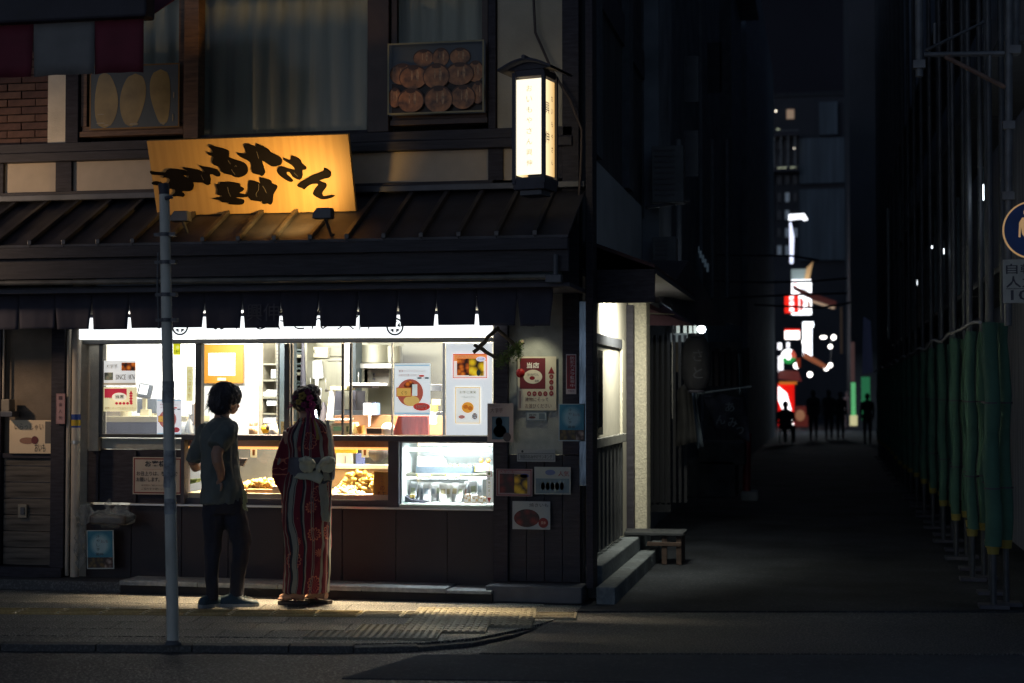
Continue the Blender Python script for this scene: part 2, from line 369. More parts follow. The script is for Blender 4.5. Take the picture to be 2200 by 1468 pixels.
for a, b in zip(zz, zz[1:]): P('plank', MB().box(xl[1]+.01, xl[2]-.01, 12.42, 12.46, b+.003, a-.003, M_plank), .003)
P('wall_rail', MB().box(xl[1], xl[2], 12.40, 12.46, zz[0], zf(975, 60), M_dwood), .004)
P('post', MB().box(-7.5, xl[1]-.002, 12.38, 12.55, .085, 2.7, M_dwood), .005)
P('base_board', MB().box(-7.5, xl[3], 12.3, 12.42, .086, zz[-1]-.004, M_dwood), .004)
# window frame
FR = mat('bronze_window_frame', (.045, .045, .045), .5, metal=.1, var=.2)
wy0, wy1 = 12.40, 12.47
xa, xb = xf(212), xf(1060)
P('window_head', MB().box(xf(178), xb, wy0-.02, wy1, zt, zt+.035, FR), .003)
P('window_sill', MB().box(xf(396), xb, 12.34, wy1+.04, zs-.045, zs, M_black), .005)
P('window_sill', MB().box(xa, xf(396)-.001, wy0, wy1, zs-.028, zs, FR), .004)
for a, b in ((212, 220), (419, 432)): P('window_mullion', MB().box(xf(a), xf(b), wy0, wy1, zs+.001, zt-.001, FR), .003)
for a, b in ((612, 623), (626, 630), (735, 739), (752, 757), (842, 845), (952, 957)): P('window_mullion', MB().box(xf(a, 12.52), xf(b, 12.52), 12.50, 12.53, zs+.001, zt-.001, FR if a < 800 else M_steel), .002)
for a, b, y in ((220, 419, 12.435), (845, 952, 12.51)):
    P('window_pane', MB().box(xf(a, y)+.002, xf(b, y)-.002, y, y+.004, zs+.002, zt-.002, M_glass))
# right white leaf of the window (two notices hang on it); its own glow stands in for light behind
P('white_window_leaf', MB().box(xf(958, 12.5), xf(1057, 12.5), 12.5, 12.52, zs+.003, zt-.003, mat('milky_acrylic_glow', (.82, .84, .84), .3, var=.02, emit=.62, ecol=(.86, .93, .97))), .003)
# lightbox sign over the window
lz0, lz1 = zt+.037, zf(679, 650, 12.3)
P('sign_rail', MB().box(xf(180), xb, 12.42, 12.46, lz1+.06, 2.41, mat('dim_grey_board', (.25, .26, .27), .8)))
P('lightbox_case', MB().box(xf(180), xb, 12.30, 12.379, lz1+.001, lz1+.03, M_black))
LB = P('lightbox_panel', MB().box(xf(181), xb, 12.28, 12.38, lz0, lz1, glow('lightbox_light', (.93, .98, 1.0), 1.5)), .004)
m = MB()
for px in (386, 848):
    c_ = at(px, 700, 12.27)
    zc = at(px, 702, 12.27).z
    m.ring((c_.x, zc), .072, .058, 12.276, 12.279, M_black)
    for k in range(5):
        q = math.pi/2+k*2*math.pi/5
        m.poly([(c_.x+r_*math.cos(q+d_), 12.2755, zc+r_*math.sin(q+d_)) for r_, d_ in ((.018, 0), (.045, -.42), (.05, -.2), (.042, 0), (.05, .2), (.045, .42))], M_black)
m.text('おいもやさん 興伸', at(455, 700, 12.27).x, at(805, 700, 12.27).x, zf(710, 650, 12.27), zf(660, 650, 12.27), 12.276, M_black, off=-.01)
P('lettering', m)
# ceiling under the lean-to
P('soffit', MB().box(-7.6, -1.86, 11.55, 12.4, 2.42, 2.45, M_black))
# ---- lean-to roof: sheets and battens
RW, RE = (12.4, zf(418, 750)), (11.5, at(700, 514, 11.5).z)
M_roof = mat('dark_roof_metal', (.042, .041, .05), .5, metal=.2, var=.75, vs=2.2, bump=.15, bs=20)
M_bat = mat('roof_batten_metal', (.055, .052, .056), .38, metal=.25, var=.3, vs=6)
xs = [xf(a) for a in range(-120, 1100, 64)]
xs = [-8.2+.29*k for k in range(22)]; xs.append(-1.86)
for a, b in zip(xs, xs[1:]):
    m = MB().prism([(a+.002, RW[0], RW[1]), (b-.002, RW[0], RW[1]), (b-.002, RE[0], RE[1]), (a+.002, RE[0], RE[1])], (0, 0, -.02), M_roof); P('roof_sheet', m)
    m = MB().prism([(a-.018, RW[0]-.002, RW[1]+.002), (a+.018, RW[0]-.002, RW[1]+.002), (a+.018, RE[0]-.012, RE[1]-.002), (a-.018, RE[0]-.012, RE[1]-.002)], (0, 0, .038), M_bat); P('roof_batten', m, .004)
P('roof_flashing', MB().box(-8.2, -1.86, 12.30, 12.40, RW[1]-.0, RW[1]+.05, M_dgrey), .006)
P('fascia', MB().box(-8.2, -1.86, 11.52, 11.56, 2.53, RE[1]-.022, M_dwoodh), .004)
P('fascia', MB().box(-8.2, -1.86, 11.47, 11.519, RE[1]-.11, RE[1]-.024, M_dwoodh), .004)
gz = at(600, 603, 11.5).z
P('gutter', MB().tube([(-8.2, 11.46, gz+.012), (-1.98, 11.46, gz-.004)], .021, mat('worn_gutter_pipe', (.13, .125, .11), .5, var=.4), 10))
P('gutter_outlet', MB().box(-2.02, -1.9, 11.42, 11.5, gz-.05, gz+.01, M_dgrey), .006).location.z += 0
P('downpipe', MB().tube([(-1.95, 11.47, gz+.16), (-1.95, 11.47, gz-.02)], .02, M_dgrey, 10))
# ---- upper storey
uz = [zf(a, 900) for a in (418, 393, 325, 283)]
P('sill_beam', MB().box(-8.2, xf(1062), 12.34, 12.45, uz[0]+.052, uz[1], M_dwoodh), .005)
P('floor_beam', MB().box(-8.2, xf(1232), 12.33, 12.45, uz[2], uz[2]+.075, M_dwoodh), .005)
P('floor_beam', MB().box(-8.2, xf(1232), 12.36, 12.45, uz[2]+.08, uz[3], M_dwoodh), .005)
M_panel = mat('cream_panel', (.50, .42, .33), .85, var=.06, vs=10, bump=.2, bs=150)
for a, b in ((6, 118), (153, 1050), (1082, 1110)): P('wall_panel', MB().box(xf(a), xf(b), 12.40, 12.45, uz[1]+.002, uz[2]-.002, M_panel))
for a, b in ((-30, 6), (118, 153), (1050, 1082), (1110, 1232)): P('short_post', MB().box(xf(a)+.001, xf(b)-.001, 12.37, 12.45, uz[1]+.001, uz[2]-.001, M_dwood), .004)
TZ = 5.0
P('wall', MB().box(xf(97), xf(136), 12.40, 12.5, uz[3]+.002, TZ, mat('pale_plaster', (.82, .72, .56), .9, var=.12, bump=.5, bs=130)))
P('post', MB().box(xf(138), xf(166), 12.37, 12.5, uz[3]+.001, TZ, M_dwood), .005)
P('post', MB().box(xf(394), xf(426), 12.36, 12.5, uz[3]+.001, TZ, M_brown), .005)
P('post', MB().box(xf(790), xf(836), 12.36, 12.5, uz[3]+.001, TZ, mat('dark_brown_post', (.05, .03, .025), .5, var=.3)), .005)
P('post', MB().box(xf(1050), xf(1066), 12.37, 12.5, uz[3]+.001, TZ, M_dwood), .005)
P('wall', MB().box(xf(1068), xf(1230), 12.41, 12.5, uz[3]+.002, TZ, mat('grey_cream_plaster', (.42, .38, .30), .9, var=.2, vs=2, bump=.3)))
for (a, b, y0, mt) in ((168, 392, 292, M_brown), (838, 1048, 268, mat('dark_brown_post', 0))):
    z0 = zf(y0, (a+b)/2)
    fr = MB().box(xf(a), xf(b), 12.38, 12.46, z0, z0+.045, mt); fr.box(xf(a+3), xf(b-3), 12.40, 12.46, z0+.047, z0+.09, mt)
    fr.box(xf(a), xf(a+13), 12.40, 12.46, z0+.092, TZ, mt); fr.box(xf(b-13), xf(b), 12.40, 12.46, z0+.092, TZ, mt)
    P('upper_window_frame', fr, .003)
    P('upper_window_pane', MB().box(xf(a+13), xf(b-13), 12.435, 12.44, z0+.09, TZ, glassmat('dull_upper_glass', .985, .15)))
z0 = zf(290, 600)
P('upper_window_frame', MB().box(xf(427), xf(789), 12.40, 12.46, uz[3]+.002, uz[3]+.03, M_dwood), .003)
P('upper_window_pane', MB().box(xf(427), xf(789), 12.435, 12.44, uz[3]+.031, TZ, glassmat('dull_upper_glass')))
P('upper_room_wall', MB().box(xf(150), xf(1060), 12.75, 12.8, uz[3], TZ, mat('dim_room', (.1, .1, .1), .9)))
# block above and behind so nothing shows through
P('roof_mass', MB().box(-8.2, -1.9, 12.4, 18.3, TZ+.001, TZ+.3, M_black))
# curtains
M_curt = mat('dim_green_curtain', (.30, .31, .24), .9, var=.1, vs=2, grain=(4, 1, .3))
def curtain(a, b, zb, label, seed):
    random.seed(seed); x0, x1 = xf(a, 12.55), xf(b, 12.55); n = int((x1-x0)/.012); vs = []; fs = []; ph = 0; rows = 10
    for i in range(n+1):
        ph += random.uniform(.25, .55)
        for j in range(rows+1):
            t_ = j/rows; vs.append((x0+(x1-x0)*i/n+.008*math.sin(ph+3*t_), 12.57+.022*math.sin(ph)*(.6+.4*t_)+.006*noise.noise(Vector((i*.3, t_*3, seed))), zb+(TZ-zb)*t_))
    for i in range(n):
        for j in range(rows): q = i*(rows+1)+j; fs.append((q, q+rows+1, q+rows+2, q+1))
    o = one(MB().add(vs, fs, M_curt, True), 'curtain', label, 'curtain', 'curtains in the upper windows')
    s_ = o.modifiers.new('s', 'SOLIDIFY'); s_.thickness = .002
curtain(180, 388, zf(280, 280), 'dim pleated curtain behind the photo of whole sweet potatoes', 1)
curtain(430, 788, zf(284, 600), 'wide pleated dark green curtain in the middle upper window above the shop signboard', 2)
curtain(848, 1040, zf(262, 940), 'dim pleated curtain behind the photo of fried buns', 3)
# ---- side wall on the alley
def sx(px, Y): return at(px, 900, Y).x
P('side_wall', MB().box(-2.02, -1.93, 12.56, 14.2, 1.02, 2.58, mat('cream_side_wall', (.55, .52, .43), .8, var=.08)))
M_cream = mat('cream_side_wall', 0)
P('side_wall', MB().box(-2.02, -1.93, 14.201, 15.55, .26, 2.58, M_cream))
P('side_wall', MB().box(-2.02, -1.935, 12.56, 14.2, .26, 1.018, M_dwood))
P('door_frame', MB().box(-1.93, -1.905, 15.0, 15.22, .262, 2.14, mat('cream_door_frame', (.60, .57, .46), .6, var=.05)), .004)
P('door_frame', MB().box(-1.93, -1.905, 12.62, 14.998, 2.05, 2.14, M_dgrey), .004)
P('door_jamb', MB().box(-1.93, -1.86, 15.5, 15.62, .262, 2.5, M_dwood), .004)
P('rough_column', MB().box(-1.93, -1.745, 15.63, 15.95, .262, 2.58, mat('roughcast_cream', (.58, .54, .42), .95, var=.25, vs=60, bump=1, bs=60)), .01)
M_ws = mat('window_black', (.015, .02, .025), .25)
m = MB().box(-1.929, -1.90, 13.25, 13.62, 1.27, 2.0, M_ws); m.box(-1.90, -1.897, 13.31, 13.56, 1.34, 1.93, glassmat('mirror_pane', .2, .05, (.3, .35, .35))); P('side_window', m, .003)
for k in range(9):
    y = 12.66+k*.25; P('fence_slat', MB().box(-1.90, -1.875, y, y+.12, .30, 1.17, mat('grey_fence_board', (.07, .075, .08), .7, var=.3, bump=.2)), .003)
P('fence_rail', MB().box(-1.90, -1.86, 12.6, 14.95, 1.172, 1.25, mat('pale_rail', (.24, .24, .22), .6)), .004)
G_sst = groundmat('side_step_concrete', (.16, .19, .21), (.24, .27, .28), 200, .6, rough=.8, bump=.4, patch=.6)
P('side_step', MB().box(-2.0, -1.76, 12.56, 16.1, -.05, .26, G_sst), .012)
for k in range(6): P('side_step', MB().box(-1.758, -1.61, 12.2+k*.66, 12.2+k*.66+.655, -.05, .13, G_sst), .012)
P('side_soffit', MB().box(-2.0, -1.335, 12.65, 16.6, 2.585, 2.625, M_black))
m = MB().prism([(-1.9, 12.6, 2.84), (-1.34, 12.6, 2.63), (-1.34, 16.8, 2.63), (-1.9, 16.8, 2.84)], (0, 0, .03), mat('dark_maroon_canopy', (.04, .012, .016), .7, var=.3)); P('side_canopy', m)
P('side_wall_panel', MB().box(-2.0, -1.9, 12.9, 16.6, 2.78, 3.6, mat('grey_side_panel', (.40, .44, .47), .8, var=.12, vs=2)))
P('side_wall_upper', MB().box(-2.1, -1.93, 12.56, 18.3, 2.73, 9, mat('dark_side_cladding', (.06, .065, .075), .8, var=.4, vs=4, grain=(1, 3, .4))))
for y in (13.0, 15.2, 17.0): P('side_pilaster', MB().box(-1.93, -1.86, y, y+.35, 3.62, 9, mat('dull_blue_cladding', (.09, .105, .125), .8, var=.3)))
L1 = lamp('AREA', 'assumed_side_light', (-1.64, 14.1, 2.50), 40, (1, .98, .82), 1.0, sy=.08, aim=(-2.0, 14.3, 2.05), spread=142); L1.rotation_euler.rotate_axis('Z', 0)  # unseen lamp assumed from the bright wall by the side door
P('soffit_lip', MB().box(-1.9, -1.34, 12.6, 12.64, 2.355, 2.62, M_dwood))
fx = P('assumed_light_fitting', MB().box(-1.70, -1.6, 13.8, 14.8, 2.55, 2.58, glow('fitting_light', (1, .98, .86), .8)))  # fitting assumed under the soffit for the side door lamp
# ================================================================ brick neighbour on the left (seen above the awning edge)
BB = root('brick_building', 'brown brick building at the left edge beyond the white plaster strip', 'building', (-8.0, 13.0, 0))
m = MB().box(-10.5, xf(96), 12.46, 14, 2.9, 7, mat('brick_mortar', (.06, .045, .04), .9)); m.build('wall', BB, 0, centre(m))
M_bk = [mat('brick_face_%d' % i, c, .8, var=.2, vs=20, bump=.3, bs=90) for i, c in enumerate([(.12, .06, .045), (.10, .05, .04), (.14, .075, .055)])]
bh = (zf(165, 50)-zf(310, 50))/8.6; z = zf(312, 50)
bm_ = []
for i in range(3):
    t = MB().box(-.125, .125, -.02, .02, -bh/2+.006, bh/2-.006, M_bk[i]); me = bpy.data.meshes.new('brick'); me.from_pydata(t.v, [], t.f); me.materials.append(M_bk[i]); bm_.append(me)
for r_ in range(12):
    for k in range(-1 if r_ % 2 else 0, 4):
        x = xf(96)-.13-k*.262-(.131 if r_ % 2 else 0)
        if k == -1: x = xf(96)-.065
        o = bpy.data.objects.new('brick', random.choice(bm_)); C.objects.link(o); o.scale = (.5 if k == -1 else 1, 1, 1); o.location = (x, 12.455+random.uniform(-.003, .003), z+bh*(r_+.5)); par(o, BB)
# ================================================================ striped awning hanging in the upper left foreground
AW = root('striped_awning', 'blurred red and grey striped awning valance hanging in the top left corner', 'awning', (at(150, 100, 10.6).x, 10.6, 3.9))
def aw(name, m, b=0): return m.build(name, AW, b, centre(m))
YA = 10.6; zb_ = at(150, 162, YA).z; zt_ = at(150, 48, YA).z
ed = [-90, 72, 203, 308]
for i, (a, b) in enumerate(zip(ed, ed[1:])):
    mt = mat('awning_maroon', (.15, .018, .035), .8, var=.15) if i != 1 else mat('awning_grey', (.20, .195, .19), .8, var=.1)
    x0, x1 = at(a, 100, YA).x, at(b, 100, YA).x; n = 10; vs = []; fs = []
    for k in range(n+1):
        x = x0+(x1-x0)*k/n
        for j in range(5): t_ = j/4; vs.append((x+(-.012*(1-t_) if i == 0 else .0), YA+.012*math.sin(k*1.1+i)*(1-t_), zb_+(zt_-zb_)*t_+(.006*math.sin(k/n*math.pi) if j == 0 else 0)))
    for k in range(n):
        for j in range(4): q = k*5+j; fs.append((q, q+5, q+6, q+1))
    o = aw('valance_stripe', MB().add(vs, fs, mt, True)); s_ = o.modifiers.new('s', 'SOLIDIFY'); s_.thickness = .004
aw('awning_box', MB().box(at(-90, 0, YA).x, at(322, 0, YA).x, YA-.06, YA+.1, zt_+.002, at(150, -60, YA).z, mat('awning_case', (.02, .018, .03), .6)), .02)
aw('awning_cloth', MB().prism([(at(-90, 0, YA).x, YA+.1, zt_+.03), (at(308, 0, YA).x, YA+.1, zt_+.03), (at(308, 0, YA).x, YA+.9, zt_+.45), (at(-90, 0, YA).x, YA+.9, zt_+.45)], (0, 0, .01), MC['awning_maroon']))
# ================================================================ noren curtain
NY = 11.74; nz0, nz1 = at(650, 703, NY).z, gz-.03
NR = root('noren_curtain', 'long black split shop curtain hanging under the eave above the bright window', 'shop curtain', (-4, NY, nz1))
M_nor = mat('black_noren_cloth', (.055, .055, .08), .95, var=.15)
sl_ = [-60, 40, 118, 197, 277, 358, 440, 520, 603, 685, 769, 855, 938, 1024, 1111, 1188]
m = MB().tube([(at(-60, 700, NY).x, NY, nz1+.01), (at(1190, 700, NY).x, NY, nz1+.01)], .014, M_dgrey, 8); m.build('rod', NR, 0, centre(m))
for i, (a, b) in enumerate(zip(sl_, sl_[1:])):
    x0, x1 = at(a, 700, NY).x, at(b, 700, NY).x; vs = []; fs = []; n, R_ = 12, 12; g = .015+.004*((i*7) % 3)
    for k in range(n+1):
        for j in range(R_+1):
            t_ = j/R_; cut = max(0, 1-t_/.62)**.8*g*(1 if i > 1 else .4); xx = (x0+cut)+(x1-x0-2*cut)*k/n
            vs.append((xx, NY+.008*math.sin(k*.55+i*2+t_)*(1-t_)+.0015*math.sin(k*1.9+i), nz0+(nz1-nz0)*t_+(.006*math.sin(i*1.7) if j == 0 else 0)))
    for k in range(n):
        for j in range(R_): q = k*(R_+1)+j; fs.append((q, q+R_+1, q+R_+2, q+1))
    mm = MB().add(vs, fs, M_nor, True); o = mm.build('cloth_panel', NR, 0, centre(mm)); s_ = o.modifiers.new('s', 'SOLIDIFY'); s_.thickness = .003
m = MB(); p0, p1 = at(530, 690, NY-.03), at(600, 652, NY-.03)
m.text('興伸', p0.x, p1.x, p0.z, p1.z, NY-.03, mat('faded_print', (.11, .11, .13), .9)); m.build('lettering', NR, 0, centre(m))
# ================================================================ name signboard with carved characters
SB = bpy.data.objects.new('name_signboard', None); C.objects.link(SB); SB['keep'] = 0
tag(SB, 'large tilted wooden signboard with raised black brush characters lit yellow from below', 'signboard')
yb, yt = 12.02, 11.80
bl, br, tl, tr_ = at(338, 463, yb), at(765, 455, yb), at(318, 303, yt), at(750, 288, yt)
bc = (bl+br)/2; Wd = (br-bl).length; up = ((tl+tr_)/2-bc); Hg = up.length
SB.location = bc; tl_ang = math.atan2(yb-yt, up.z); SB.rotation_euler = (tl_ang, 0, 0)
def woodmat():
    m = bpy.data.materials.new('signboard_wood'); m.use_nodes = True; n = m.node_tree.nodes; L = m.node_tree.links; p = n['Principled BSDF']
    tc = n.new('ShaderNodeTexCoord'); mp = n.new('ShaderNodeMapping'); mp.inputs['Scale'].default_value = (9, 1, .5); t = n.new('ShaderNodeTexNoise'); t.inputs['Scale'].default_value = 3; t.inputs['Detail'].default_value = 8
    r = n.new('ShaderNodeValToRGB'); r.color_ramp.elements[0].position = .36; r.color_ramp.elements[0].color = (.40, .235, .082, 1); r.color_ramp.elements[1].position = .62; r.color_ramp.elements[1].color = (.46, .28, .10, 1)
    L.new(tc.outputs['Object'], mp.inputs[0]); L.new(mp.outputs[0], t.inputs[0]); L.new(t.outputs[0], r.inputs[0]); L.new(r.outputs[0], p.inputs['Base Color']); p.inputs['Roughness'].default_value = .55; return m
MB().box(-Wd/2, Wd/2, 0, .045, 0, Hg, woodmat()).build('board', SB, .004)
# strokes traced as brush outlines, pixel coordinates of the two enlarged crops (8.15 px per photo px)
def cr(pts, ox): return [((x/8.154+ox-338), (y/8.154+290)) for x, y in pts]
def onb(px, py):                              # photo pixel -> board coordinates
    y0_ = 463-.0187*px; y1_ = 303-.0347*(px+20); v = (y0_-py)/(y0_-y1_); return (-Wd/2+(px+20*v)/(427+5*v)*Wd, v*Hg)
STR = [
 cr([(1175,205),(1205,180),(1250,180),(1290,200),(1500,260),(1530,300),(1530,370),(1560,400),(1730,455),(1800,490),(1850,560),(1850,640),(1800,700),(1700,735),(1600,715),(1570,690),(1430,660),(1390,610),(1350,545),(1260,515),(1235,460),(1260,375),(1190,350),(1145,300),(1250,312),(1230,240)],310),
 cr([(0,190),(50,160),(110,165),(215,210),(225,150),(430,250),(460,300),(600,365),(650,410),(660,460),(640,510),(560,540),(470,535),(400,490),(310,440),(340,560),(360,650),(310,715),(270,690),(150,660),(130,600),(120,480),(30,420),(-80,365),(-120,310),(-30,330),(45,310)],530),
 cr([(690,400),(800,440),(810,370),(850,365),(970,425),(1000,490),(1075,560),(1060,600),(1005,610),(1010,700),(965,780),(850,730),(820,690),(790,645),(750,640),(735,680),(840,780),(825,815),(760,800),(640,720),(580,650),(575,590),(620,550),(690,555),(860,610),(880,590),(830,520),(700,440)],530),
 cr([(1380,575),(1470,620),(1500,680),(1470,740),(1290,790),(1400,840),(1420,890),(1400,930),(1350,1000),(1350,1050),(1380,1070),(1500,1045),(1560,1060),(1500,1100),(1380,1125),(1300,1110),(1200,1050),(1190,1000),(1230,920),(1280,855),(1180,850),(1090,900),(1040,950),(1000,925),(925,895),(930,850),(1050,770),(1200,690),(1370,625)],530),
 cr([(125,620),(200,635),(380,650),(430,600),(500,580),(600,590),(700,600),(790,640),(720,700),(790,750),(860,790),(895,860),(870,950),(800,975),(720,970),(680,990),(740,1040),(700,1075),(650,1055),(560,1065),(490,1060),(560,1000),(560,940),(470,930),(380,880),(450,830),(480,770),(420,730),(350,740),(370,700),(250,690),(150,680)],310),
 cr([(150,820),(230,800),(330,830),(300,870),(180,860)],310),
 cr([(700,565),(780,565),(1000,605),(1040,640),(1180,670),(1190,850),(1120,860),(1060,825),(880,815),(800,750),(820,700),(660,690),(720,640),(800,620)],310),
 cr([(1000,525),(1080,545),(1250,575),(1330,610),(1370,670),(1360,710),(1310,715),(1240,680),(1120,660),(1080,600)],310),
 cr([(1290,850),(1355,860),(1370,815),(1480,820),(1510,808),(1700,840),(1720,890),(1780,930),(1760,975),(1700,1010),(1840,1040),(1830,1080),(1640,1085),(1640,1095),(1760,1120),(1785,1170),(1740,1210),(1620,1215),(1500,1200),(1520,1180),(1400,1170),(1350,1130),(1225,1110),(1250,1095),(1380,1075),(1390,1045),(1310,1035),(1320,940)],310),
 cr([(85,790),(240,820),(285,850),(270,735),(440,780),(480,840),(550,870),(570,900),(545,960),(500,1040),(490,1130),(470,1200),(440,1215),(400,1195),(310,1200),(300,1100),(285,1165),(240,1150),(110,1135),(60,1060),(30,1040),(70,950)],530)]
M_char = mat('black_lacquer_letter', (.005, .004, .005), .8, var=.2, spec=.08)
for p_ in STR:
    q = [onb(a, b) for a, b in p_]; n_ = len(q); sm = []
    for i in range(n_):                        # round the brush outline a little
        a, b, c_, d = q[i-1], q[i], q[(i+1) % n_], q[(i+2) % n_]
        sm.append(b); sm.append(tuple((-a[k]+9*b[k]+9*c_[k]-d[k])/16 for k in (0, 1)))
    m = MB(); vs = [(x, -.014, z) for x, z in sm]; bm = bmesh.new(); f = bm.faces.new([bm.verts.new(v) for v in vs]); bm.normal_update(); r = bmesh.ops.triangulate(bm, faces=[f])
    e_ = bmesh.ops.extrude_face_region(bm, geom=bm.faces[:], use_keep_orig=True); bmesh.ops.translate(bm, verts=[v for v in e_['geom'] if isinstance(v, bmesh.types.BMVert)], vec=(0, .013, 0)); bmesh.ops.recalc_face_normals(bm, faces=bm.faces)
    me = bpy.data.meshes.new('brush_character'); bm.to_mesh(me); bm.free(); me.materials.append(M_char)
    o = bpy.data.objects.new('brush_character', me); C.objects.link(o); o.parent = SB
# grey lines drawn as highlights on the strokes
gm = MB(); M_hilite = mat('letter_highlight_grey', (.10, .085, .075), .6)
for ln, ox in (([(1515,430),(1560,500)],310),([(1570,590),(1635,690)],310),([(1630,550),(1650,520),(1670,545)],310),([(1035,690),(1080,780)],310),([(225,280),(245,350),(255,400)],530),([(870,650),(935,720)],530),([(250,850),(250,950),(200,1020),(215,1080)],530),([(320,880),(360,950),(385,1010)],530),([(1500,900),(1520,1000),(1550,1070)],310)):
    q = [onb(a, b) for a, b in cr(ln, ox)]; gm.tube([(x, -.015, z) for x, z in q], .0018, M_hilite, 5)
gm.build('letter_highlight', SB)
# sign lamps
def spotlamp(px, py, y, label, en):
    p = at(px, py, y); R = root('sign_lamp', label, 'spotlight', p, 'lamps under the signboard')
    m = MB().prism([(p.x-.075, y-.04, p.z-.03), (p.x+.075, y-.04, p.z-.03), (p.x+.07, y-.04, p.z+.05), (p.x-.04, y-.04, p.z+.05), (p.x-.07, y-.04, p.z+.01)], (0, .09, 0), M_dgrey); m.build('lamp_head', R, .006, centre(m))
    m = MB().tube([(p.x+.02, y, p.z-.03), (p.x+.03, y+.1, p.z-.14), (p.x+.03, y+.35, p.z-.12)], .012, M_dgrey, 8); m.build('bracket', R, 0, centre(m))
spotlamp(694, 462, 11.42, 'dark box spotlight at the lower right edge of the signboard', 1)
spotlamp(388, 468, 11.6, 'dark small spotlight at the lower left of the signboard behind the steel pole', 0)
pl = at(640, 462, 11.36)
lamp('SPOT', 'sign_spot', pl, 72, (1, .60, .17), .05, aim=at(592, 372, 11.93), spot=128, blend=1)
# ================================================================ lantern sign
LN = bpy.data.objects.new('lantern_sign', None); C.objects.link(LN); LN['keep'] = 0
lc = at(1150, 385, 11.55); LN.location = lc; LN.rotation_euler = (0, 0, math.radians(-13))
tag(LN, 'tall lit white lantern box with a small black roof on the building corner', 'lantern sign')
Lw, Lh = .118, .75
def emgrad(name, c0, c1, s0, s1, ax):
    m = bpy.data.materials.new(name); m.use_nodes = True; n = m.node_tree.nodes; L = m.node_tree.links; p = n['Principled BSDF']; p.inputs['Base Color'].default_value = (.2, .18, .14, 1)
    tc = n.new('ShaderNodeTexCoord'); s = n.new('ShaderNodeSeparateXYZ'); r = n.new('ShaderNodeValToRGB'); mr = n.new('ShaderNodeMapRange')
    mr.inputs[1].default_value = -Lw; mr.inputs[2].default_value = Lw; L.new(tc.outputs['Object'], s.inputs[0]); L.new(s.outputs[ax], mr.inputs[0]); L.new(mr.outputs[0], r.inputs[0])
    r.color_ramp.elements[0].color = (*[c*s0 for c in c0], 1); r.color_ramp.elements[1].color = (*[c*s1 for c in c1], 1); L.new(r.outputs[0], p.inputs['Emission Color']); p.inputs['Emission Strength'].default_value = 1; return m
E1 = glow('lantern_paper_front', (1, .90, .66), 1.35); E2 = emgrad('lantern_paper_side', (1, .85, .5), (1, .55, .16), 1.5, .75, 1)
MB().box(-Lw+.012, Lw-.012, -Lw+.006, -Lw+.012, .02, Lh-.02, E1).build('paper_panel', LN); MB().box(Lw-.012, Lw-.006, -Lw+.012, Lw-.012, .02, Lh-.02, E2).build('paper_panel', LN)
MB().box(-Lw+.006, -Lw+.012, -Lw+.012, Lw-.012, .02, Lh-.02, E2).build('paper_panel', LN)
for sx_ in (-1, 1):
    for sy_ in (-1, 1): MB().box(sx_*Lw-.014, sx_*Lw+.014, sy_*Lw-.014, sy_*Lw+.014, -.05, Lh+.03, M_black).build('corner_post', LN, .003)
m = MB().box(-Lw-.006, Lw+.006, -Lw-.006, Lw+.006, -.09, .0, M_black); m.box(-Lw+.03, Lw-.03, -Lw+.03, Lw-.03, -.13, -.09, M_dgrey); m.build('base', LN, .004)
MB().box(-Lw, Lw, -Lw, Lw, Lh, Lh+.05, M_black).build('top_rail', LN, .003)
vs = []; n = 12; Rw = .215
for k in range(n+1):
    a = -1+2*k/n; z = Lh+.12-.075*abs(a)**1.8-(.0 if abs(a) < .9 else -.006)
    vs += [(a*Rw, -Rw, z), (a*Rw, Rw, z), (a*Rw*.98, -Rw, z-.018), (a*Rw*.98, Rw, z-.018)]
fs = []
for k in range(n): a = k*4; b = a+4; fs += [(a, b, b+1, a+1), (a+2, a+3, b+3, b+2), (a, a+2, b+2, b), (a+1, b+1, b+3, a+3)]
MB().add(vs, fs, M_black, True).build('roof', LN); MB().tube([(0, -Rw-.01, Lh+.125), (0, Rw, Lh+.125)], .016, M_black, 8).build('ridge', LN)
MB().prism([(-Rw*.8, 0, Lh+.05), (Rw*.8, 0, Lh+.05), (.02, 0, Lh+.11), (-.02, 0, Lh+.11)], (0, -Lw-.01, 0), M_black).build('gable', LN)
for k, ch in enumerate('おいもやさん興伸'):
    m = MB(); z = Lh-.09-k*.079; m.text(ch, -.022, .024, z-.022, z+.022, -Lw+.0045, mat('faint_ink', (.30, .24, .12), .8, emit=.38, ecol=(1, .8, .5))); m.build('lettering', LN)
Mz = Matrix.Rotation(math.pi/2, 4, 'Z')
for t_, yo, sz, z0 in (('興伸', -.035, .075, .52), ('おいもやさん', .055, .035, .6)):
    for k, ch in enumerate(t_):
        m = MB(); z = z0-k*(.22 if sz > .05 else .095)
        m.text(ch, yo-sz/2, yo+sz/2, z-sz*.6, z+sz*.6, -(Lw-.0045), M_black, M=Mz); m.build('lettering', LN)
# brackets and cable
CB = MB(); pts = [at(1145, -30, 12.35), at(1150, 70, 12.33), at(1185, 150, 12.3), at(1225, 215, 12.28), at(1250, 280, 12.27), at(1248, 360, 12.27), at(1240, 480, 12.28)]
CB.tube(pts, .011, mat('brown_cable', (.07, .05, .045), .6), 8); one(CB, 'power_cable', 'thick dark cable curving down the corner wall beside the lantern sign', 'cable')
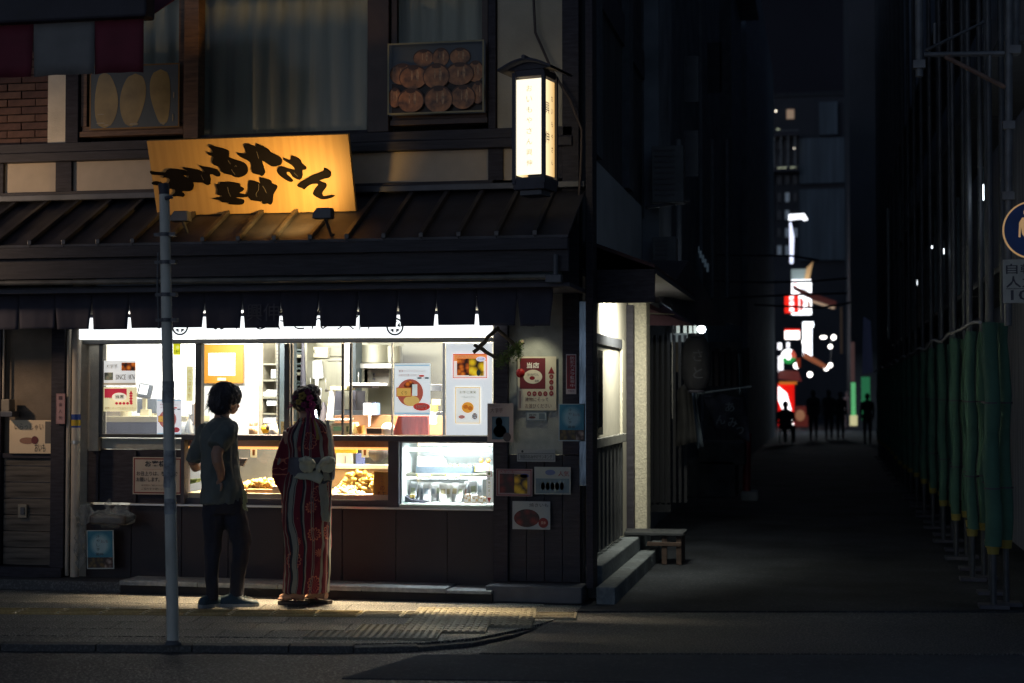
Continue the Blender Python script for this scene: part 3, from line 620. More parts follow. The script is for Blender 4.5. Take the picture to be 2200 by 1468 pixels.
# ================================================================ steel pole on the pavement
b_ = gd(372, 1385); tp = at(353, 418, b_.y)
PO = root('steel_pole', 'leaning weathered steel pole at the kerb in front of the signboard', 'pole', b_)
M_pole = mat('worn_pole_paint', (.62, .62, .56), .6, var=.25, vs=5, bump=.15, bs=40, grain=(1, 1, .5))
def pz(t_): return b_.lerp(tp, t_)
m = MB().tube([b_, pz(.5), tp], [.040, .037, .033], M_pole, 20); m.build('shaft', PO, 0, centre(m))
m = MB().tube([tp-Vector((0, 0, .0)), tp+Vector((-.005, 0, .07))], [.034, .036], M_black, 14); m.tube([tp+Vector((.02, -.03, -.03)), tp+Vector((.07, -.03, -.02))], .012, M_black, 8); m.build('cap', PO, 0, centre(m))
for y_ in (505, 565, 635, 690):
    t_ = (1385-y_)/967; c_ = pz(t_); m = MB().tube([c_-Vector((0, 0, .012)), c_+Vector((0, 0, .012))], .041, M_dgrey, 16)
    m.box(c_.x+.035, c_.x+.075, c_.y-.02, c_.y+.02, c_.z-.012, c_.z+.012, M_dgrey); m.box(c_.x-.075, c_.x-.035, c_.y-.01, c_.y+.01, c_.z-.01, c_.z+.01, M_dgrey); m.build('clamp_band', PO, 0, centre(m))
m = MB().tube([pz(.87)+Vector((-.05, 0, 0)), pz(.8)+Vector((-.06, 0, 0)), pz(.7)+Vector((-.055, 0, 0))], .008, M_dgrey, 6); m.build('wire', PO, 0, centre(m))
for y_, h in ((845, .07), (1010, .12), (1090, .05)):
    t_ = (1385-y_)/967; c_ = pz(t_); m = MB().tube([c_-Vector((0, 0, h)), c_+Vector((0, 0, h))], .0395, mat('tape_mark', (.34, .36, .38), .5, var=.5, vs=20), 16, cap=False); m.build('sticker', PO, 0, centre(m))
m = MB().lathe(b_, [(.055, 0), (.055, .006), (.045, .02), (.04, .03)], M_dgrey); m.build('base_collar', PO, 0, centre(m))
# ================================================================ white drain pipe with coloured tape
x_ = xf(171, 12.36); DP = root('drain_pipe', 'cream drain pipe with blue and yellow tape left of the shop window', 'pipe', (x_, 12.3, .08))
m = MB().tube([(x_, 12.3, .1), (x_, 12.3, 2.42)], .037, mat('cream_pipe', (.50, .44, .36), .45, var=.1, vs=3), 18); m.build('pipe', DP, 0, centre(m))
for a, b, c_ in ((890, 902, '1c3f8c'), (902, 915, 'b89a20'), (915, 919, '1c3f8c')):
    m = MB().tube([(x_, 12.3, zf(b, 170, 12.3)), (x_, 12.3, zf(a, 170, 12.3)-.001)], .0385, pc(c_), 18, cap=False); m.build('tape_band', DP, 0, centre(m))
for y_ in (949,): m = MB().tube([(x_, 12.3, zf(952, 170)), (x_, 12.3, zf(946, 170))], .042, M_steel, 18); m.build('pipe_clamp', DP, 0, centre(m))
x2 = xf(152, 12.4); one(MB().tube([(x2, 12.36, .1), (x2, 12.36, 2.4)], .018, mat('cream_pipe', 0), 12), 'conduit', 'thin pale conduit between the dark post and the cream drain pipe', 'pipe')
x3 = xf(10, 12.4); one(MB().tube([(x3, 12.38, zf(857, 10)), (x3, 12.38, 2.42)], .010, mat('cream_pipe', 0), 10), 'conduit', 'slim grey conduit running down to the wall box at the left edge', 'pipe')

# assumed warm lamp, unseen beyond the left edge, added to light the cream panels
WLp = Vector((-8.5, 10.5, 3.2)); WLR = root('assumed_wall_lamp', 'assumed warm globe lamp, unseen, hanging just beyond the left edge', 'lamp', WLp)
m = MB().ell(WLp, (.09, .09, .09), glow('warm_globe', (1, .7, .4), 6), 16, 10); m.build('globe', WLR, 0, centre(m)); m = MB().tube([WLp+Vector((0, 0, .09)), WLp+Vector((0, 0, .9)), WLp+Vector((0, 2, .95))], .015, M_dgrey, 8); m.build('arm', WLR, 0, centre(m))
lamp('SPOT', 'assumed_lamp_light', WLp+Vector((.02, .05, -.12)), 165, (1, .70, .45), .1, aim=(-7.0, 12.4, 2.7), spot=84, blend=.8)  # light of the assumed lamp, aimed at the left wall panels
ON = ['first', 'second', 'third', 'fourth', 'fifth', 'sixth', 'seventh', 'eighth', 'ninth', 'tenth', 'eleventh', 'twelfth', 'thirteenth', 'fourteenth']
# ================================================================ posters
PAP = lambda h='f0ece4': mat('paper_'+h, h, .6, var=.05, vs=5)
def poster(quad, Y, name, label, cat, prints, paper='f0ece4', group=None, th=.0025, tilt=0, par_=None, lit=None):
    (ax, ay, bx_, by) = quad; p0 = at(ax, by, Y); p1 = at(bx_, ay, Y); x0, x1, z0, z1 = p0.x, p1.x, p0.z, p1.z; w_, h_ = x1-x0, z1-z0
    o = root(name, label, cat, ((x0+x1)/2, Y, z0), group) ; o['keep'] = 0
    def T(u, v): return (-w_/2+u*w_, h_*(1-v))
    pm = PAP(paper)
    if lit: pm = mat('paper_glow_'+paper, paper, .6, var=.03, emit=lit)  # paper emits a little, imitating lamp light on it
    MB().box(-w_/2, w_/2, 0, th, 0, h_, pm).build('sheet', o)
    if par_ == 'back':
        for ch in list(o.children): bpy.data.objects.remove(ch)
        MB().poly([(-w_/2, 0, 0), (w_/2, 0, 0), (w_/2, 0, h_), (-w_/2, 0, h_)], painted_backlight(pm)).build('sheet', o)
    layers = {}
    for pr in prints:
        k = pr[0]; m = MB(); lvl = pr[-1] if isinstance(pr[-1], int) else {'r': 1, 'f': 1, 'e': 2, 'p': 2, 't': 3, 'm': 2}[k]; y = -.0012*lvl
        if k == 'r': (a, b), (c_, d) = T(pr[1], pr[4]), T(pr[3], pr[2]); m.poly([(a, y, b), (c_, y, b), (c_, y, d), (a, y, d)], pr[5] if not isinstance(pr[5], str) else pc(pr[5]))
        elif k == 'f':
            t_ = pr[5]; (a, b), (c_, d) = T(pr[1], pr[4]), T(pr[3], pr[2]); mm = pc(pr[6])
            for q in ((a, c_, b, b+t_), (a, c_, d-t_, d), (a, a+t_, b+t_, d-t_), (c_-t_, c_, b+t_, d-t_)): m.poly([(q[0], y, q[2]), (q[1], y, q[2]), (q[1], y, q[3]), (q[0], y, q[3])], mm)
        elif k == 'e': a, b = T(pr[1], pr[2]); m.disc((a, b), pr[3]*w_, pr[4]*h_, y, pr[5] if not isinstance(pr[5], str) else pc(pr[5]))
        elif k == 'p': m.poly([(T(*q)[0], y, T(*q)[1]) for q in pr[1]], pr[2] if not isinstance(pr[2], str) else pc(pr[2]))
        elif k == 't': (a, b), (c_, d) = T(pr[2], pr[5]), T(pr[4], pr[3]); m.text(pr[1], a, c_, b, d, y, pc(pr[6]), off=(pr[7] if len(pr) > 7 and isinstance(pr[7], float) else 0))
        elif k == 'm': (a, b), (c_, d) = T(pr[1], pr[4]), T(pr[3], pr[2]); m.poly([(a, y, b), (c_, y, b), (c_, y, d), (a, y, d)], pr[5])
        nm = {'t': 'lettering', 'm': 'printed_picture', 'e': 'printed_shape', 'r': 'printed_field', 'f': 'printed_border', 'p': 'printed_shape'}[k]
        L_ = layers.setdefault(nm, MB()); L_.ms = L_.ms; L_.add(m.v, m.f, painted_backlight(m.ms[0]) if par_ == 'back' and k != 't' else m.ms[0])
    for nm, L_ in layers.items(): L_.build(nm, o)
    if tilt: o.rotation_euler = (0, math.radians(tilt), 0)
    return o
F_pot = food('print_glazed_potato', 'd8862a', 'b85a14', '6a2c0a', 26); F_yel = food('print_yellow_mash', 'f0d040', 'e0b818', '9a7a10', 18); F_red = food('print_dark_sweets', '8a2a1a', '5a1810', '2c0c0a', 16)
F_bun = mat('print_bun', (.30, .12, .035), .4, var=.75, vs=14); F_whole = mat('print_whole_potato', (.36, .25, .08), .35, var=.3, vs=5); F_sea = food('print_green_brown', '6a5a28', '54441e', '2c2614', 30)
F_col = food('print_pale_colours', 'd8c4b0', 'c8d0d8', 'e0c8a0', 60, 'f0ece4')
def arrow(bg, red, s=1): return [('p', [(.795, .28), (.885, .28), (.84, .18)] if False else [(.79, .325), (.95, .325), (.87, .19)], red)]
def tou(col, red, txt, small=True):
    r_ = [('r', .06, .03, .72, .60, col), ('e', .40, .375, .24, .13, 'efe6cf'), ('t', '当店', .24, .11, .56, .22, 'f4f0e6', .03), ('p', [(.79, .32), (.96, .32), (.875, .19)], red)]
    for k in range(4): r_.append(('e', .875, .375+k*.103, .055, .045, red))
    for k in range(4): r_.append(('e', .30+k*.14, .69, .055, .045, red))
    for k in range(8): pass
    r_ += [('e', .38, .40, .07, .035, red, 3), ('t', 'おいもやさん', .26, .31, .55, .36, '28323c', 4), ('t', '興伸', .45, .43, .55, .48, '28323c', 4), ('r', .055, .64, .075, .96, red)]
    for k, ch in enumerate('建物沿っ'): r_.append(('t', ch, .275+k*.14, .67, .325+k*.14, .71, 'c8b8a8', 4))
    for k, ch in enumerate('並んで矢'): r_.append(('t', ch, .85, .355+k*.103, .90, .395+k*.103, 'c8b8a8', 4))
    return r_+[('t', '建物にそって', .20, .755, .80, .835, '5a3034'), ('t', 'お並びください', .20, .875, .88, .955, '5a3034')]
poster((1112, 766, 1195, 882), 12.405, 'queue_notice', 'red and cream notice with an oval emblem and dotted queue arrow on the plaster wall', 'notice', tou('6e1c24', '8a1420', 1), 'd8d0b8')
poster((1216, 761, 1238, 847), 12.35, 'camera_notice', 'narrow red vertical notice on the dark corner post', 'notice',
       [('r', .08, .03, .92, .87, '8c1824')]+[('t', ch, .42, .06+k*.098, .84, .14+k*.098, 'd8c8c8') for k, ch in enumerate('防犯カメラ監視中')]+[('t', '作動中', .2, .90, .8, .95, '604048'), ('r', .18, .10, .30, .8, '6c1420', 2)], 'c8b8b8')
BL = [('r', .04, .02, .96, .70, '2a7a96'), ('e', .5, .36, .40, .31, '4488a0'), ('e', .5, .36, .36, .28, '5c98ac', 3), ('e', .5, .37, .31, .25, '78a8b8', 4), ('e', .5, .38, .25, .21, '90b4c0', 5), ('m', .04, .70, .66, .97, F_sea), ('m', .66, .70, .96, .97, food('print_grey_sweets', 'a8a098', '807068', '40302c', 26))]+[('t', ch, .38, .12+k*.11, .50, .20+k*.11, '2c3c48', 7) for k, ch in enumerate('冷やし芋')]+[('t', 'おいも', .55, .25, .80, .33, '6a4a58', 7), ('t', '興伸', .36, .58, .62, .66, '28323c', 7)]
poster((1200, 868, 1257, 948), 12.34, 'blue_poster', 'blue and white food poster at the corner below the red vertical notice', 'poster', BL, 'a8bcc4')
poster((187, 1140, 246, 1222), 12.30, 'blue_poster', 'blue and white food poster leaning below the wrapped tray by the drain pipe', 'poster', BL, 'c0c8c4', tilt=-1.5)
poster((1047, 867, 1103, 950), 12.33, 'pale_poster', 'pale poster with dark sweets half over the edge of the lit window', 'poster', [('m', .18, .34, .84, .93, mat('slate_print', '4a6878', .6)), ('e', .45, .48, .13, .12, F_red), ('e', .48, .72, .25, .16, F_red), ('e', .76, .87, .15, .12, '3c3434', 3), ('t', '大学芋', .12, .12, .60, .24, '6a5850'), ('t', '店内にて', .08, .04, .5, .09, '8a7a70')], 'bcaaa0')
poster((1130, 884, 1175, 905), 12.41, 'small_card', 'small pale card with a logo under the queue notice', 'card', [('f', .02, .05, .98, .95, .004, '50606a'), ('e', .3, .62, .16, .12, '5a2a2c'), ('t', '興伸', .15, .25, .5, .5, '28323c'), ('r', .62, .2, .9, .8, '6a7a80')], 'a8b0b0')
poster((1111, 966, 1193, 992), 12.37, 'ranking_plate', 'grey plate with a boxed line of characters below the plaster wall', 'plate', [('f', .03, .32, .97, .86, .003, '3c444a'), ('t', '当店のおみやげランキング', .08, .42, .92, .76, '22282e'), ('e', .14, .17, .03, .1, '20262c')], '9aa0a0')
poster((1066, 1008, 1144, 1066), 12.37, 'photo_card', 'red bordered photo card of glazed potato chunks and yellow paste on the dark boards', 'photo card', [('f', .03, .03, .97, .97, .006, '7a1c26'), ('m', .10, .18, .50, .88, F_red), ('m', .50, .20, .86, .90, F_yel), ('t', '大学いも', .10, .06, .5, .16, '8a2a30'), ('e', .78, .25, .12, .08, '4a5aa0')], '9a8888')
poster((1148, 1004, 1226, 1062), 12.37, 'photo_card', 'pale photo card with a row of yellow cakes, right of the red bordered card', 'photo card', [('m', .04, .42, .96, .96, mat('tray_print', '6a8088', .5)), ('t', '人気', .66, .14, .96, .34, '8c1c28'), ('e', .44, .20, .14, .10, '6878a0')]+[('e', .24+k*.13, .70, .055, .14, F_yel) for k in range(5)], 'a4aca8')
poster((1101, 1078, 1182, 1137), 12.37, 'photo_card', 'pale photo card of red round sweets in a bowl, lowest on the dark boards', 'photo card', [('e', .38, .60, .34, .32, F_red), ('e', .82, .76, .13, .18, '7a1c1c'), ('t', '焼きいも', .45, .06, .95, .2, '3a3238'), ('t', '興伸', .76, .70, .88, .82, 'c8a898')], 'a8b0b0')
poster((285, 983, 391, 1062), 12.42, 'customer_notice', 'white notice with a red border and black writing behind the steel pole', 'notice', [('f', .02, .03, .98, .97, .010, '7a2420'), ('t', 'お客様へ', .25, .09, .82, .26, '141c28', .02), ('t', 'お召上りは、弊店内で', .08, .38, .92, .50, '141c28', .01), ('t', 'お願いします。', .08, .54, .55, .66, '141c28', .01), ('t', '他のお客様のご迷惑となりますので', .18, .73, .66, .78, '28303c'), ('t', 'ご協力をお願いいたします', .18, .82, .86, .88, '28303c'), ('r', .2, .32, .6, .325, '9a3a30')], 'bcb0a0')
poster((120, 846, 140, 911), 12.31, 'pink_notice', 'narrow pink vertical notice on the dark post by the drain pipe', 'notice', [('f', .04, .02, .96, .98, .002, '80585c')]+[('t', ch, .3, .08+k*.22, .7, .20+k*.22, '583c44') for k, ch in enumerate('一番人気')], 'b08a8c')
o = poster((20, 903, 112, 974), 12.38, 'curled_poster', 'crumpled cream poster with faint drawings above the weathered planks', 'poster', [('t', 'いらっしゃい', .12, .1, .8, .3, '9a8468'), ('e', .42, .62, .18, .1, 'a0745c'), ('e', .6, .6, .08, .12, '702c2c', 3), ('t', 'おいも', .6, .7, .85, .95, '38403c'), ('r', .84, .04, .97, .7, '6a6258')], 'f0d8b4')
# upper storey photos
def whole():
    r_ = []
    for k, (cu, w_) in enumerate(((.165, .125), (.49, .135), (.81, .13))):
        top, bot = (.10, .98) if k == 0 else (.14, .97) if k == 1 else (.09, .96); n = 18; a_, b_ = [], []
        for i in range(n+1):
            t_ = i/n; ww = w_*max(0, math.sin(math.pi*t_))**.34*(.82+.25*math.sin(2.2*t_+k)); cc = cu+.025*math.sin(3*t_+k*2); a_.append((cc-ww, top+(bot-top)*t_)); b_.append((cc+ww, top+(bot-top)*t_))
        r_.append(('p', a_+b_[::-1], F_whole))
    for (u, v, w2, h2) in ((.13, .90, .05, .012), (.19, .93, .03, .01), (.50, .93, .05, .02), (.82, .93, .03, .012), (.13, .76, .04, .008), (.94, .5, .006, .05), (.93, .85, .008, .06)): r_.append(('e', u, v, w2, h2, 'a89878', 4))  # pale glare spots painted over the potatoes
    return r_+[('f', .0, .0, 1, 1, .012, '8a6428')]
poster((192, 135, 386, 280), 12.37, 'potato_photo', 'shiny photo panel of three whole peeled sweet potatoes in the upper left window', 'photo panel', whole(), '5c6468')
bn = []; F_rim = mat('print_bun_rim', (.07, .03, .015), .5, var=.3); F_hi = mat('print_bun_glaze', (.42, .22, .08), .3, var=.6, vs=30)
for i, (u, v, ru, rv) in enumerate(((.36,.20,.11,.12),(.54,.20,.09,.13),(.74,.20,.11,.12),(.90,.42,.09,.15),(.14,.42,.13,.15),(.26,.47,.15,.17),(.74,.45,.15,.16),(.50,.47,.14,.18),(.93,.72,.07,.16),(.07,.75,.07,.14),(.24,.80,.14,.17),(.78,.78,.13,.17),(.53,.80,.15,.19))):
    bn += [('e', u, v, ru, rv, F_rim, 2+3*i), ('e', u, v+.012, ru*.93, rv*.92, F_bun, 3+3*i), ('e', u+.3*ru, v-.1*rv, ru*.10, rv*.5, F_hi, 4+3*i), ('e', u-.1*ru, v-.1*rv, ru*.05, rv*.4, F_hi, 4+3*i), ('e', u, v-.72*rv, ru*.35, rv*.14, F_rim, 4+3*i)]
poster((836, 88, 1043, 250), 12.33, 'bun_photo', 'dark photo panel of a heap of fried buns in the upper right window', 'photo panel', bn+[('r', .03, .55, .97, .97, '20140e'), ('f', 0, 0, 1, 1, .014, '8a8466', 45)], '545c64')
# ================================================================ shop interior
IN = SH
yW = 14.9
# interior shell
M_wallw = mat('bright_interior_wall', (.6, .6, .57), .7, var=.03)
x0i, x1i = xf(175), -2.1
P('interior_floor', MB().box(x0i-.2, x1i, 12.56, yW, .0, .04, M_dgrey))
P('interior_ceiling', MB().box(x0i-.2, x1i, 12.5, yW, 2.44, 2.5, M_wallw))
P('interior_back_wall', MB().box(x0i-.4, x1i, yW, yW+.08, .04, 2.44, M_steelw))
P('interior_side_wall', MB().box(x0i-.3, x0i-.2, 12.56, yW, .04, 2.44, M_wallw)); P('interior_side_wall', MB().box(x1i, x1i+.06, 12.56, yW, .04, 2.44, M_wallw))
for x in (-5.2, -3.9, -2.8):  # ceiling tubes assumed out of sight above the window head
    P('assumed_ceiling_light', MB().box(x-.6, x+.6, 13.55, 13.67, 2.40, 2.438, glow('tube_light', (1, .99, .9), 6)))
    P('assumed_ceiling_light', MB().box(x-.6, x+.6, 12.75, 12.85, 2.40, 2.438, glow('tube_light', (1, 1, 1), 1)))
lamp('AREA', 'added_interior_light', (-4.25, 12.66, 2.40), 120, (1, .72, .40), .9, sy=.05, spread=78); lamp('AREA', 'added_interior_light', (-3.0, 12.66, 2.40), 135, (1, .78, .50), .9, sy=.05, spread=120)  # unseen area lights assumed behind the window head, lighting the pavement
lamp('AREA', 'added_interior_light', (-5.0, 12.62, 2.28), 66, (1, .98, .90), 1.9, sy=.15, aim=(-5.0, 14.2, 1.5)); lamp('AREA', 'added_interior_light', (-3.1, 12.62, 2.28), 60, (1, .97, .86), 1.6, sy=.15, aim=(-3.1, 14.2, 1.5))  # unseen area lights added to brighten the room, aimed inward
# bright white partition on the left half
YP = 13.35
P('white_partition', MB().box(x0i-.2, at(419, 845, YP).x, YP, YP+.03, 1.2, 2.43, mat('plain_white_partition', (.85, .85, .84), .6, var=.02)))  # plain white surface, not emissive
P('white_partition', MB().box(at(432, 845, YP+.5).x-.3, at(556, 845, YP+.5).x, YP+.5, YP+.53, .04, 2.43, MC['plain_white_partition']))
def I(name, label, cat, mb, bev=.003, group=None): return one(mb, name, label, cat, group, bev)
def bp(a, t, b, bo, Y, d, m):                # box from a pixel rectangle on the plane y=Y, d deep
    p0, p1 = at(a, bo, Y), at(b, t, Y); return MB().box(p0.x, p1.x, p0.y, p0.y+d, p0.z, p1.z, m)
def addbp(M, a, t, b, bo, Y, d, m): p0, p1 = at(a, bo, Y), at(b, t, Y); return M.box(p0.x, p1.x, Y, Y+d, p0.z, p1.z, m)
# framed yellow picture
poster((433, 740, 524, 824), 13.80, 'framed_picture', 'yellow matted framed picture on the white wall above the man', 'framed picture', [('r', .0, .0, 1, 1, 'b87c1c'), ('r', .16, .22, .80, .80, 'f4f0ec', 2), ('m', .24, .32, .74, .74, F_col, 3), ('r', .38, .86, .58, .93, 'f0e8c0', 2), ('f', 0, 0, 1, 1, .006, 'a06810', 3)], 'b08030')
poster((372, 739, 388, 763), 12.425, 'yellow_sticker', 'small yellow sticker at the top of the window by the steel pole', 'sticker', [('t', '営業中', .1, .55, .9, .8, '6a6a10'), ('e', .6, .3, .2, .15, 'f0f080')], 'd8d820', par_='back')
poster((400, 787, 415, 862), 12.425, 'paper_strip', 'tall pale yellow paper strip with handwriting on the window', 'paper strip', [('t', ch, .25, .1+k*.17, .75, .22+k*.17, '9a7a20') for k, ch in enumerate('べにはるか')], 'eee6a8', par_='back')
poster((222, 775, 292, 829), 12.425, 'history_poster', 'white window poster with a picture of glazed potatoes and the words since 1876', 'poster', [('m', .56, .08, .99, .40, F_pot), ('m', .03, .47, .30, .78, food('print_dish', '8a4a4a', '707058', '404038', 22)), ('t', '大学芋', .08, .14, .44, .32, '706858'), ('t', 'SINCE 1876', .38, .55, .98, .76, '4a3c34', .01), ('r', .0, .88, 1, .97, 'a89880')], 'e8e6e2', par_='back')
def tou2():
    r_ = [('r', .03, .06, .70, .44, 'b8283c'), ('e', .48, .40, .22, .17, 'f0e8d0'), ('t', '当店', .36, .32, .62, .47, '22282c', .02, 4), ('p', [(.77, .30), (.89, .30), (.83, .12)], 'b82838'), ('t', 'おすすめ', .05, .42, .26, .49, '8a2030', 4)]
    for k in range(3): r_.append(('e', .83, .36+k*.11, .05, .055, 'b82838'))
    for k in range(5): r_.append(('e', .40+k*.11, .67, .045, .055, 'b82838'))
    return r_+[('t', '建物にそってお並びください', .05, .82, .98, .93, 'a89060')]
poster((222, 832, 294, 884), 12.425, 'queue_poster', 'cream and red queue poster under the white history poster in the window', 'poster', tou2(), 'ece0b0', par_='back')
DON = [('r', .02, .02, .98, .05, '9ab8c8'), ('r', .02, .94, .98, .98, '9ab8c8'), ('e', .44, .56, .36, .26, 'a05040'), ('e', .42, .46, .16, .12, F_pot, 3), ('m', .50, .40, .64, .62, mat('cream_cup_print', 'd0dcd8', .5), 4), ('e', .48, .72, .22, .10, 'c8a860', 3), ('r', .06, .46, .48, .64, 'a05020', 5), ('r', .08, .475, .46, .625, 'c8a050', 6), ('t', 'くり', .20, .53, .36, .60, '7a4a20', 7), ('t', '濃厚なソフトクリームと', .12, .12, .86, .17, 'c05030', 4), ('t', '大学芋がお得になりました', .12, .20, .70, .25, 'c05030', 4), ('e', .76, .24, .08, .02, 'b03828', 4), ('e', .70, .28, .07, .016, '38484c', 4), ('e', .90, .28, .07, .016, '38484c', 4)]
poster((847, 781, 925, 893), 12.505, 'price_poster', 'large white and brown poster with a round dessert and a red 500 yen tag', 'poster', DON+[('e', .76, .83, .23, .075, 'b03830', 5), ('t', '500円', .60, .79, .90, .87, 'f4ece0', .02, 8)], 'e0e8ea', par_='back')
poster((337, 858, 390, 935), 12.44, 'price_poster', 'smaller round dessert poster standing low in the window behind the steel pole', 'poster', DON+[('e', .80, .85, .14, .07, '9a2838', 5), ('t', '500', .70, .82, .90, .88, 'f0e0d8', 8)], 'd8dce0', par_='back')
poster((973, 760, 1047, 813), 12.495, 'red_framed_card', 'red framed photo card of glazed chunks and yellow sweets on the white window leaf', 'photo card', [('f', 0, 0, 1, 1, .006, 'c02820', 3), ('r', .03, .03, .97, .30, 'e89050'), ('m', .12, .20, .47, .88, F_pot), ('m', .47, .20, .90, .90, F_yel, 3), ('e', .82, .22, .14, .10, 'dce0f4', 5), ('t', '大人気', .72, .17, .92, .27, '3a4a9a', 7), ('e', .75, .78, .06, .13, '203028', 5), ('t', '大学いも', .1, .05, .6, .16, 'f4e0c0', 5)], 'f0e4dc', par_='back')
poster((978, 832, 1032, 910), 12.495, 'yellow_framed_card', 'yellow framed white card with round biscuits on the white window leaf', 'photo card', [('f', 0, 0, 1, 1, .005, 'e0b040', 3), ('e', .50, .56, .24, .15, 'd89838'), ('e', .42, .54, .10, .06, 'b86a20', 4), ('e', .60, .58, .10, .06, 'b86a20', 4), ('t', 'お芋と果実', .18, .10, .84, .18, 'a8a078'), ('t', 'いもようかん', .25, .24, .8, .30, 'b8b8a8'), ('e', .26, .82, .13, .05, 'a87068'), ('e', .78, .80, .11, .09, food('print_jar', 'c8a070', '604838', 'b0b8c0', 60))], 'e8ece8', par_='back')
# customer display on stand, register, counter, bins
ct = mat('cream_plastic', (.62, .56, .36), .5, var=.08); dk = mat('slate_plastic', (.07, .09, .11), .5)
D = root('customer_display', 'grey customer display screen on a cream stalk behind the window', 'display', at(309, 905, 12.9))
m = MB(); addbp(m, 305, 852, 314, 884, 12.9, .03, ct); addbp(m, 301, 880, 320, 904, 12.89, .06, ct); m.build('stand', D, .004, centre(m))
p = at(310, 839, 12.86); m = MB(); t = Matrix.Translation(p) @ Matrix.Rotation(math.radians(8), 4, 'Y') @ Matrix.Rotation(math.radians(-15), 4, 'X'); m.box(-.065, .065, 0, .04, -.065, .065, mat('grey_bezel', (.035, .045, .05), .35), t); m.build('bezel', D, .015, centre(m)); m = MB().box(-.045, .03, -.003, 0, -.035, .045, glow('display_screen', (.9, .95, 1), .9), t); m.build('screen', D, 0, centre(m))
I('cash_register', 'dark slate cash register behind the customer display', 'cash register', addbp(bp(294, 857, 336, 888, 13.0, .2, dk), 300, 888, 330, 893, 12.99, .2, ct))
I('cream_bin', 'cream rounded plastic bin at the foot of the queue poster', 'bin', MB().tube([at(270, 909, 12.75), at(270, 880, 12.75)], [.045, .052], ct, 20), 0)
I('work_counter', 'cream topped work counter with a dark slate front in the left window', 'counter', addbp(bp(216, 907, 400, 936, 12.62, .5, dk), 216, 895, 400, 907, 12.60, .52, ct))
I('receipt_box', 'grey box on the work counter at the left end of the window', 'box', bp(222, 884, 258, 897, 12.7, .2, mat('taupe_box', (.25, .22, .17), .6)))
I('sanitizer_bottle', 'clear pump bottle standing right of the dessert poster', 'bottle', MB().lathe(at(408, 932, 12.6), [(.028, 0), (.03, .01), (.03, .1), (.012, .13), (.01, .15), (.02, .155), (.02, .17)], mat('pale_plastic', (.65, .72, .75), .2)), 0)
I('clear_cup_stack', 'stack of clear plastic cups by the window mullion', 'cups', MB().lathe(at(397, 932, 12.6), [(.03, 0), (.034, .05), (.032, .052), (.036, .1)], mat('pale_plastic', 0)), 0)
I('menu_stand', 'thin orange edged menu stand leaning by the mullion', 'menu stand', addbp(bp(411, 868, 419, 912, 12.6, .01, pc('f0e8dc')), 417, 866, 420, 914, 12.59, .01, pc('c89858')))
# skewer cup
SC = root('skewer_cup', 'clear cup full of bamboo skewers on the counter right of the man', 'cup', at(544, 934, 12.55)); b0 = at(544, 934, 12.55)
m = MB().lathe(b0, [(.036, 0), (.040, .07)], mat('amber_cup', (.65, .45, .28), .3)); m.build('cup', SC, 0, centre(m)); m = MB()
for k in range(22): q = k*2.4; m.tube([b0+Vector((.02*math.cos(q), .02*math.sin(q), .01)), b0+Vector((.034*math.cos(q)+.003, .03*math.sin(q), .095+.008*math.sin(k*5)))], .0022, mat('bamboo', (.6, .38, .14), .6), 5)
m.build('skewers', SC, 0, centre(m))
# metal shelving unit with papers and tape
SHF = root('metal_shelf_unit', 'grey green metal shelf unit with white cartons and a perforated edge', 'shelf unit', at(583, 935, 13.3))
def sf(name, m, b=.002): return m.build(name, SHF, b, centre(m))
sf('side_post', bp(556, 734, 565, 936, 13.3, .4, mat('taupe_metal', (.30, .27, .20), .5))); sf('perforated_post', bp(593, 734, 598, 936, 13.28, .03, M_steelw)); sf('back_panel', bp(565, 734, 598, 936, 13.62, .02, mat('shelf_back', (.42, .40, .31), .6)))
for y in (781, 816, 853, 888): sf('shelf', bp(563, y, 600, y+4, 13.3, .3, M_steelw))
m = MB(); 
for k in range(26): addbp(m, 594, 738+k*7.4, 597, 741+k*7.4, 13.277, .002, M_black)
sf('slot_holes', m, 0); sf('side_panel', bp(600, 734, 614, 936, 13.2, .3, mat('blue_black_panel', (.03, .045, .055), .5)))
for q, l in (((582, 794, 593, 813), 'upright white carton, topmost on the grey metal shelf unit'), ((572, 838, 594, 852), 'flat white carton on the third metal shelf'), ((573, 857, 594, 872), 'white carton just under the third metal shelf'), ((565, 842, 572, 852), 'tiny white carton at the left end of the third metal shelf'), ((565, 888, 594, 910), 'large white carton on the bottom of the metal shelf unit')): I('paper_box', l, 'carton', bp(*q, 13.32, .1, pc('e8ecee')), group='cartons on the metal shelf')
I('tape_roll', 'roll of yellow tape hanging low by the shelf unit', 'tape roll', MB().lathe(at(569, 922, 12.75), [(.035, 0), (.035, .03)], pc('d8b020'), axis='y'), 0)
I('tape_roll', 'roll of black tape right of the yellow tape roll', 'tape roll', MB().lathe(at(578, 918, 12.73), [(.028, 0), (.028, .03)], M_black, axis='y'), 0)
I('white_dispenser', 'white cone shaped dispenser on the counter between the two customers', 'dispenser', MB().lathe(at(588, 934, 12.6), [(.045, 0), (.035, .05), (.018, .1), (.005, .125)], M_white), 0)
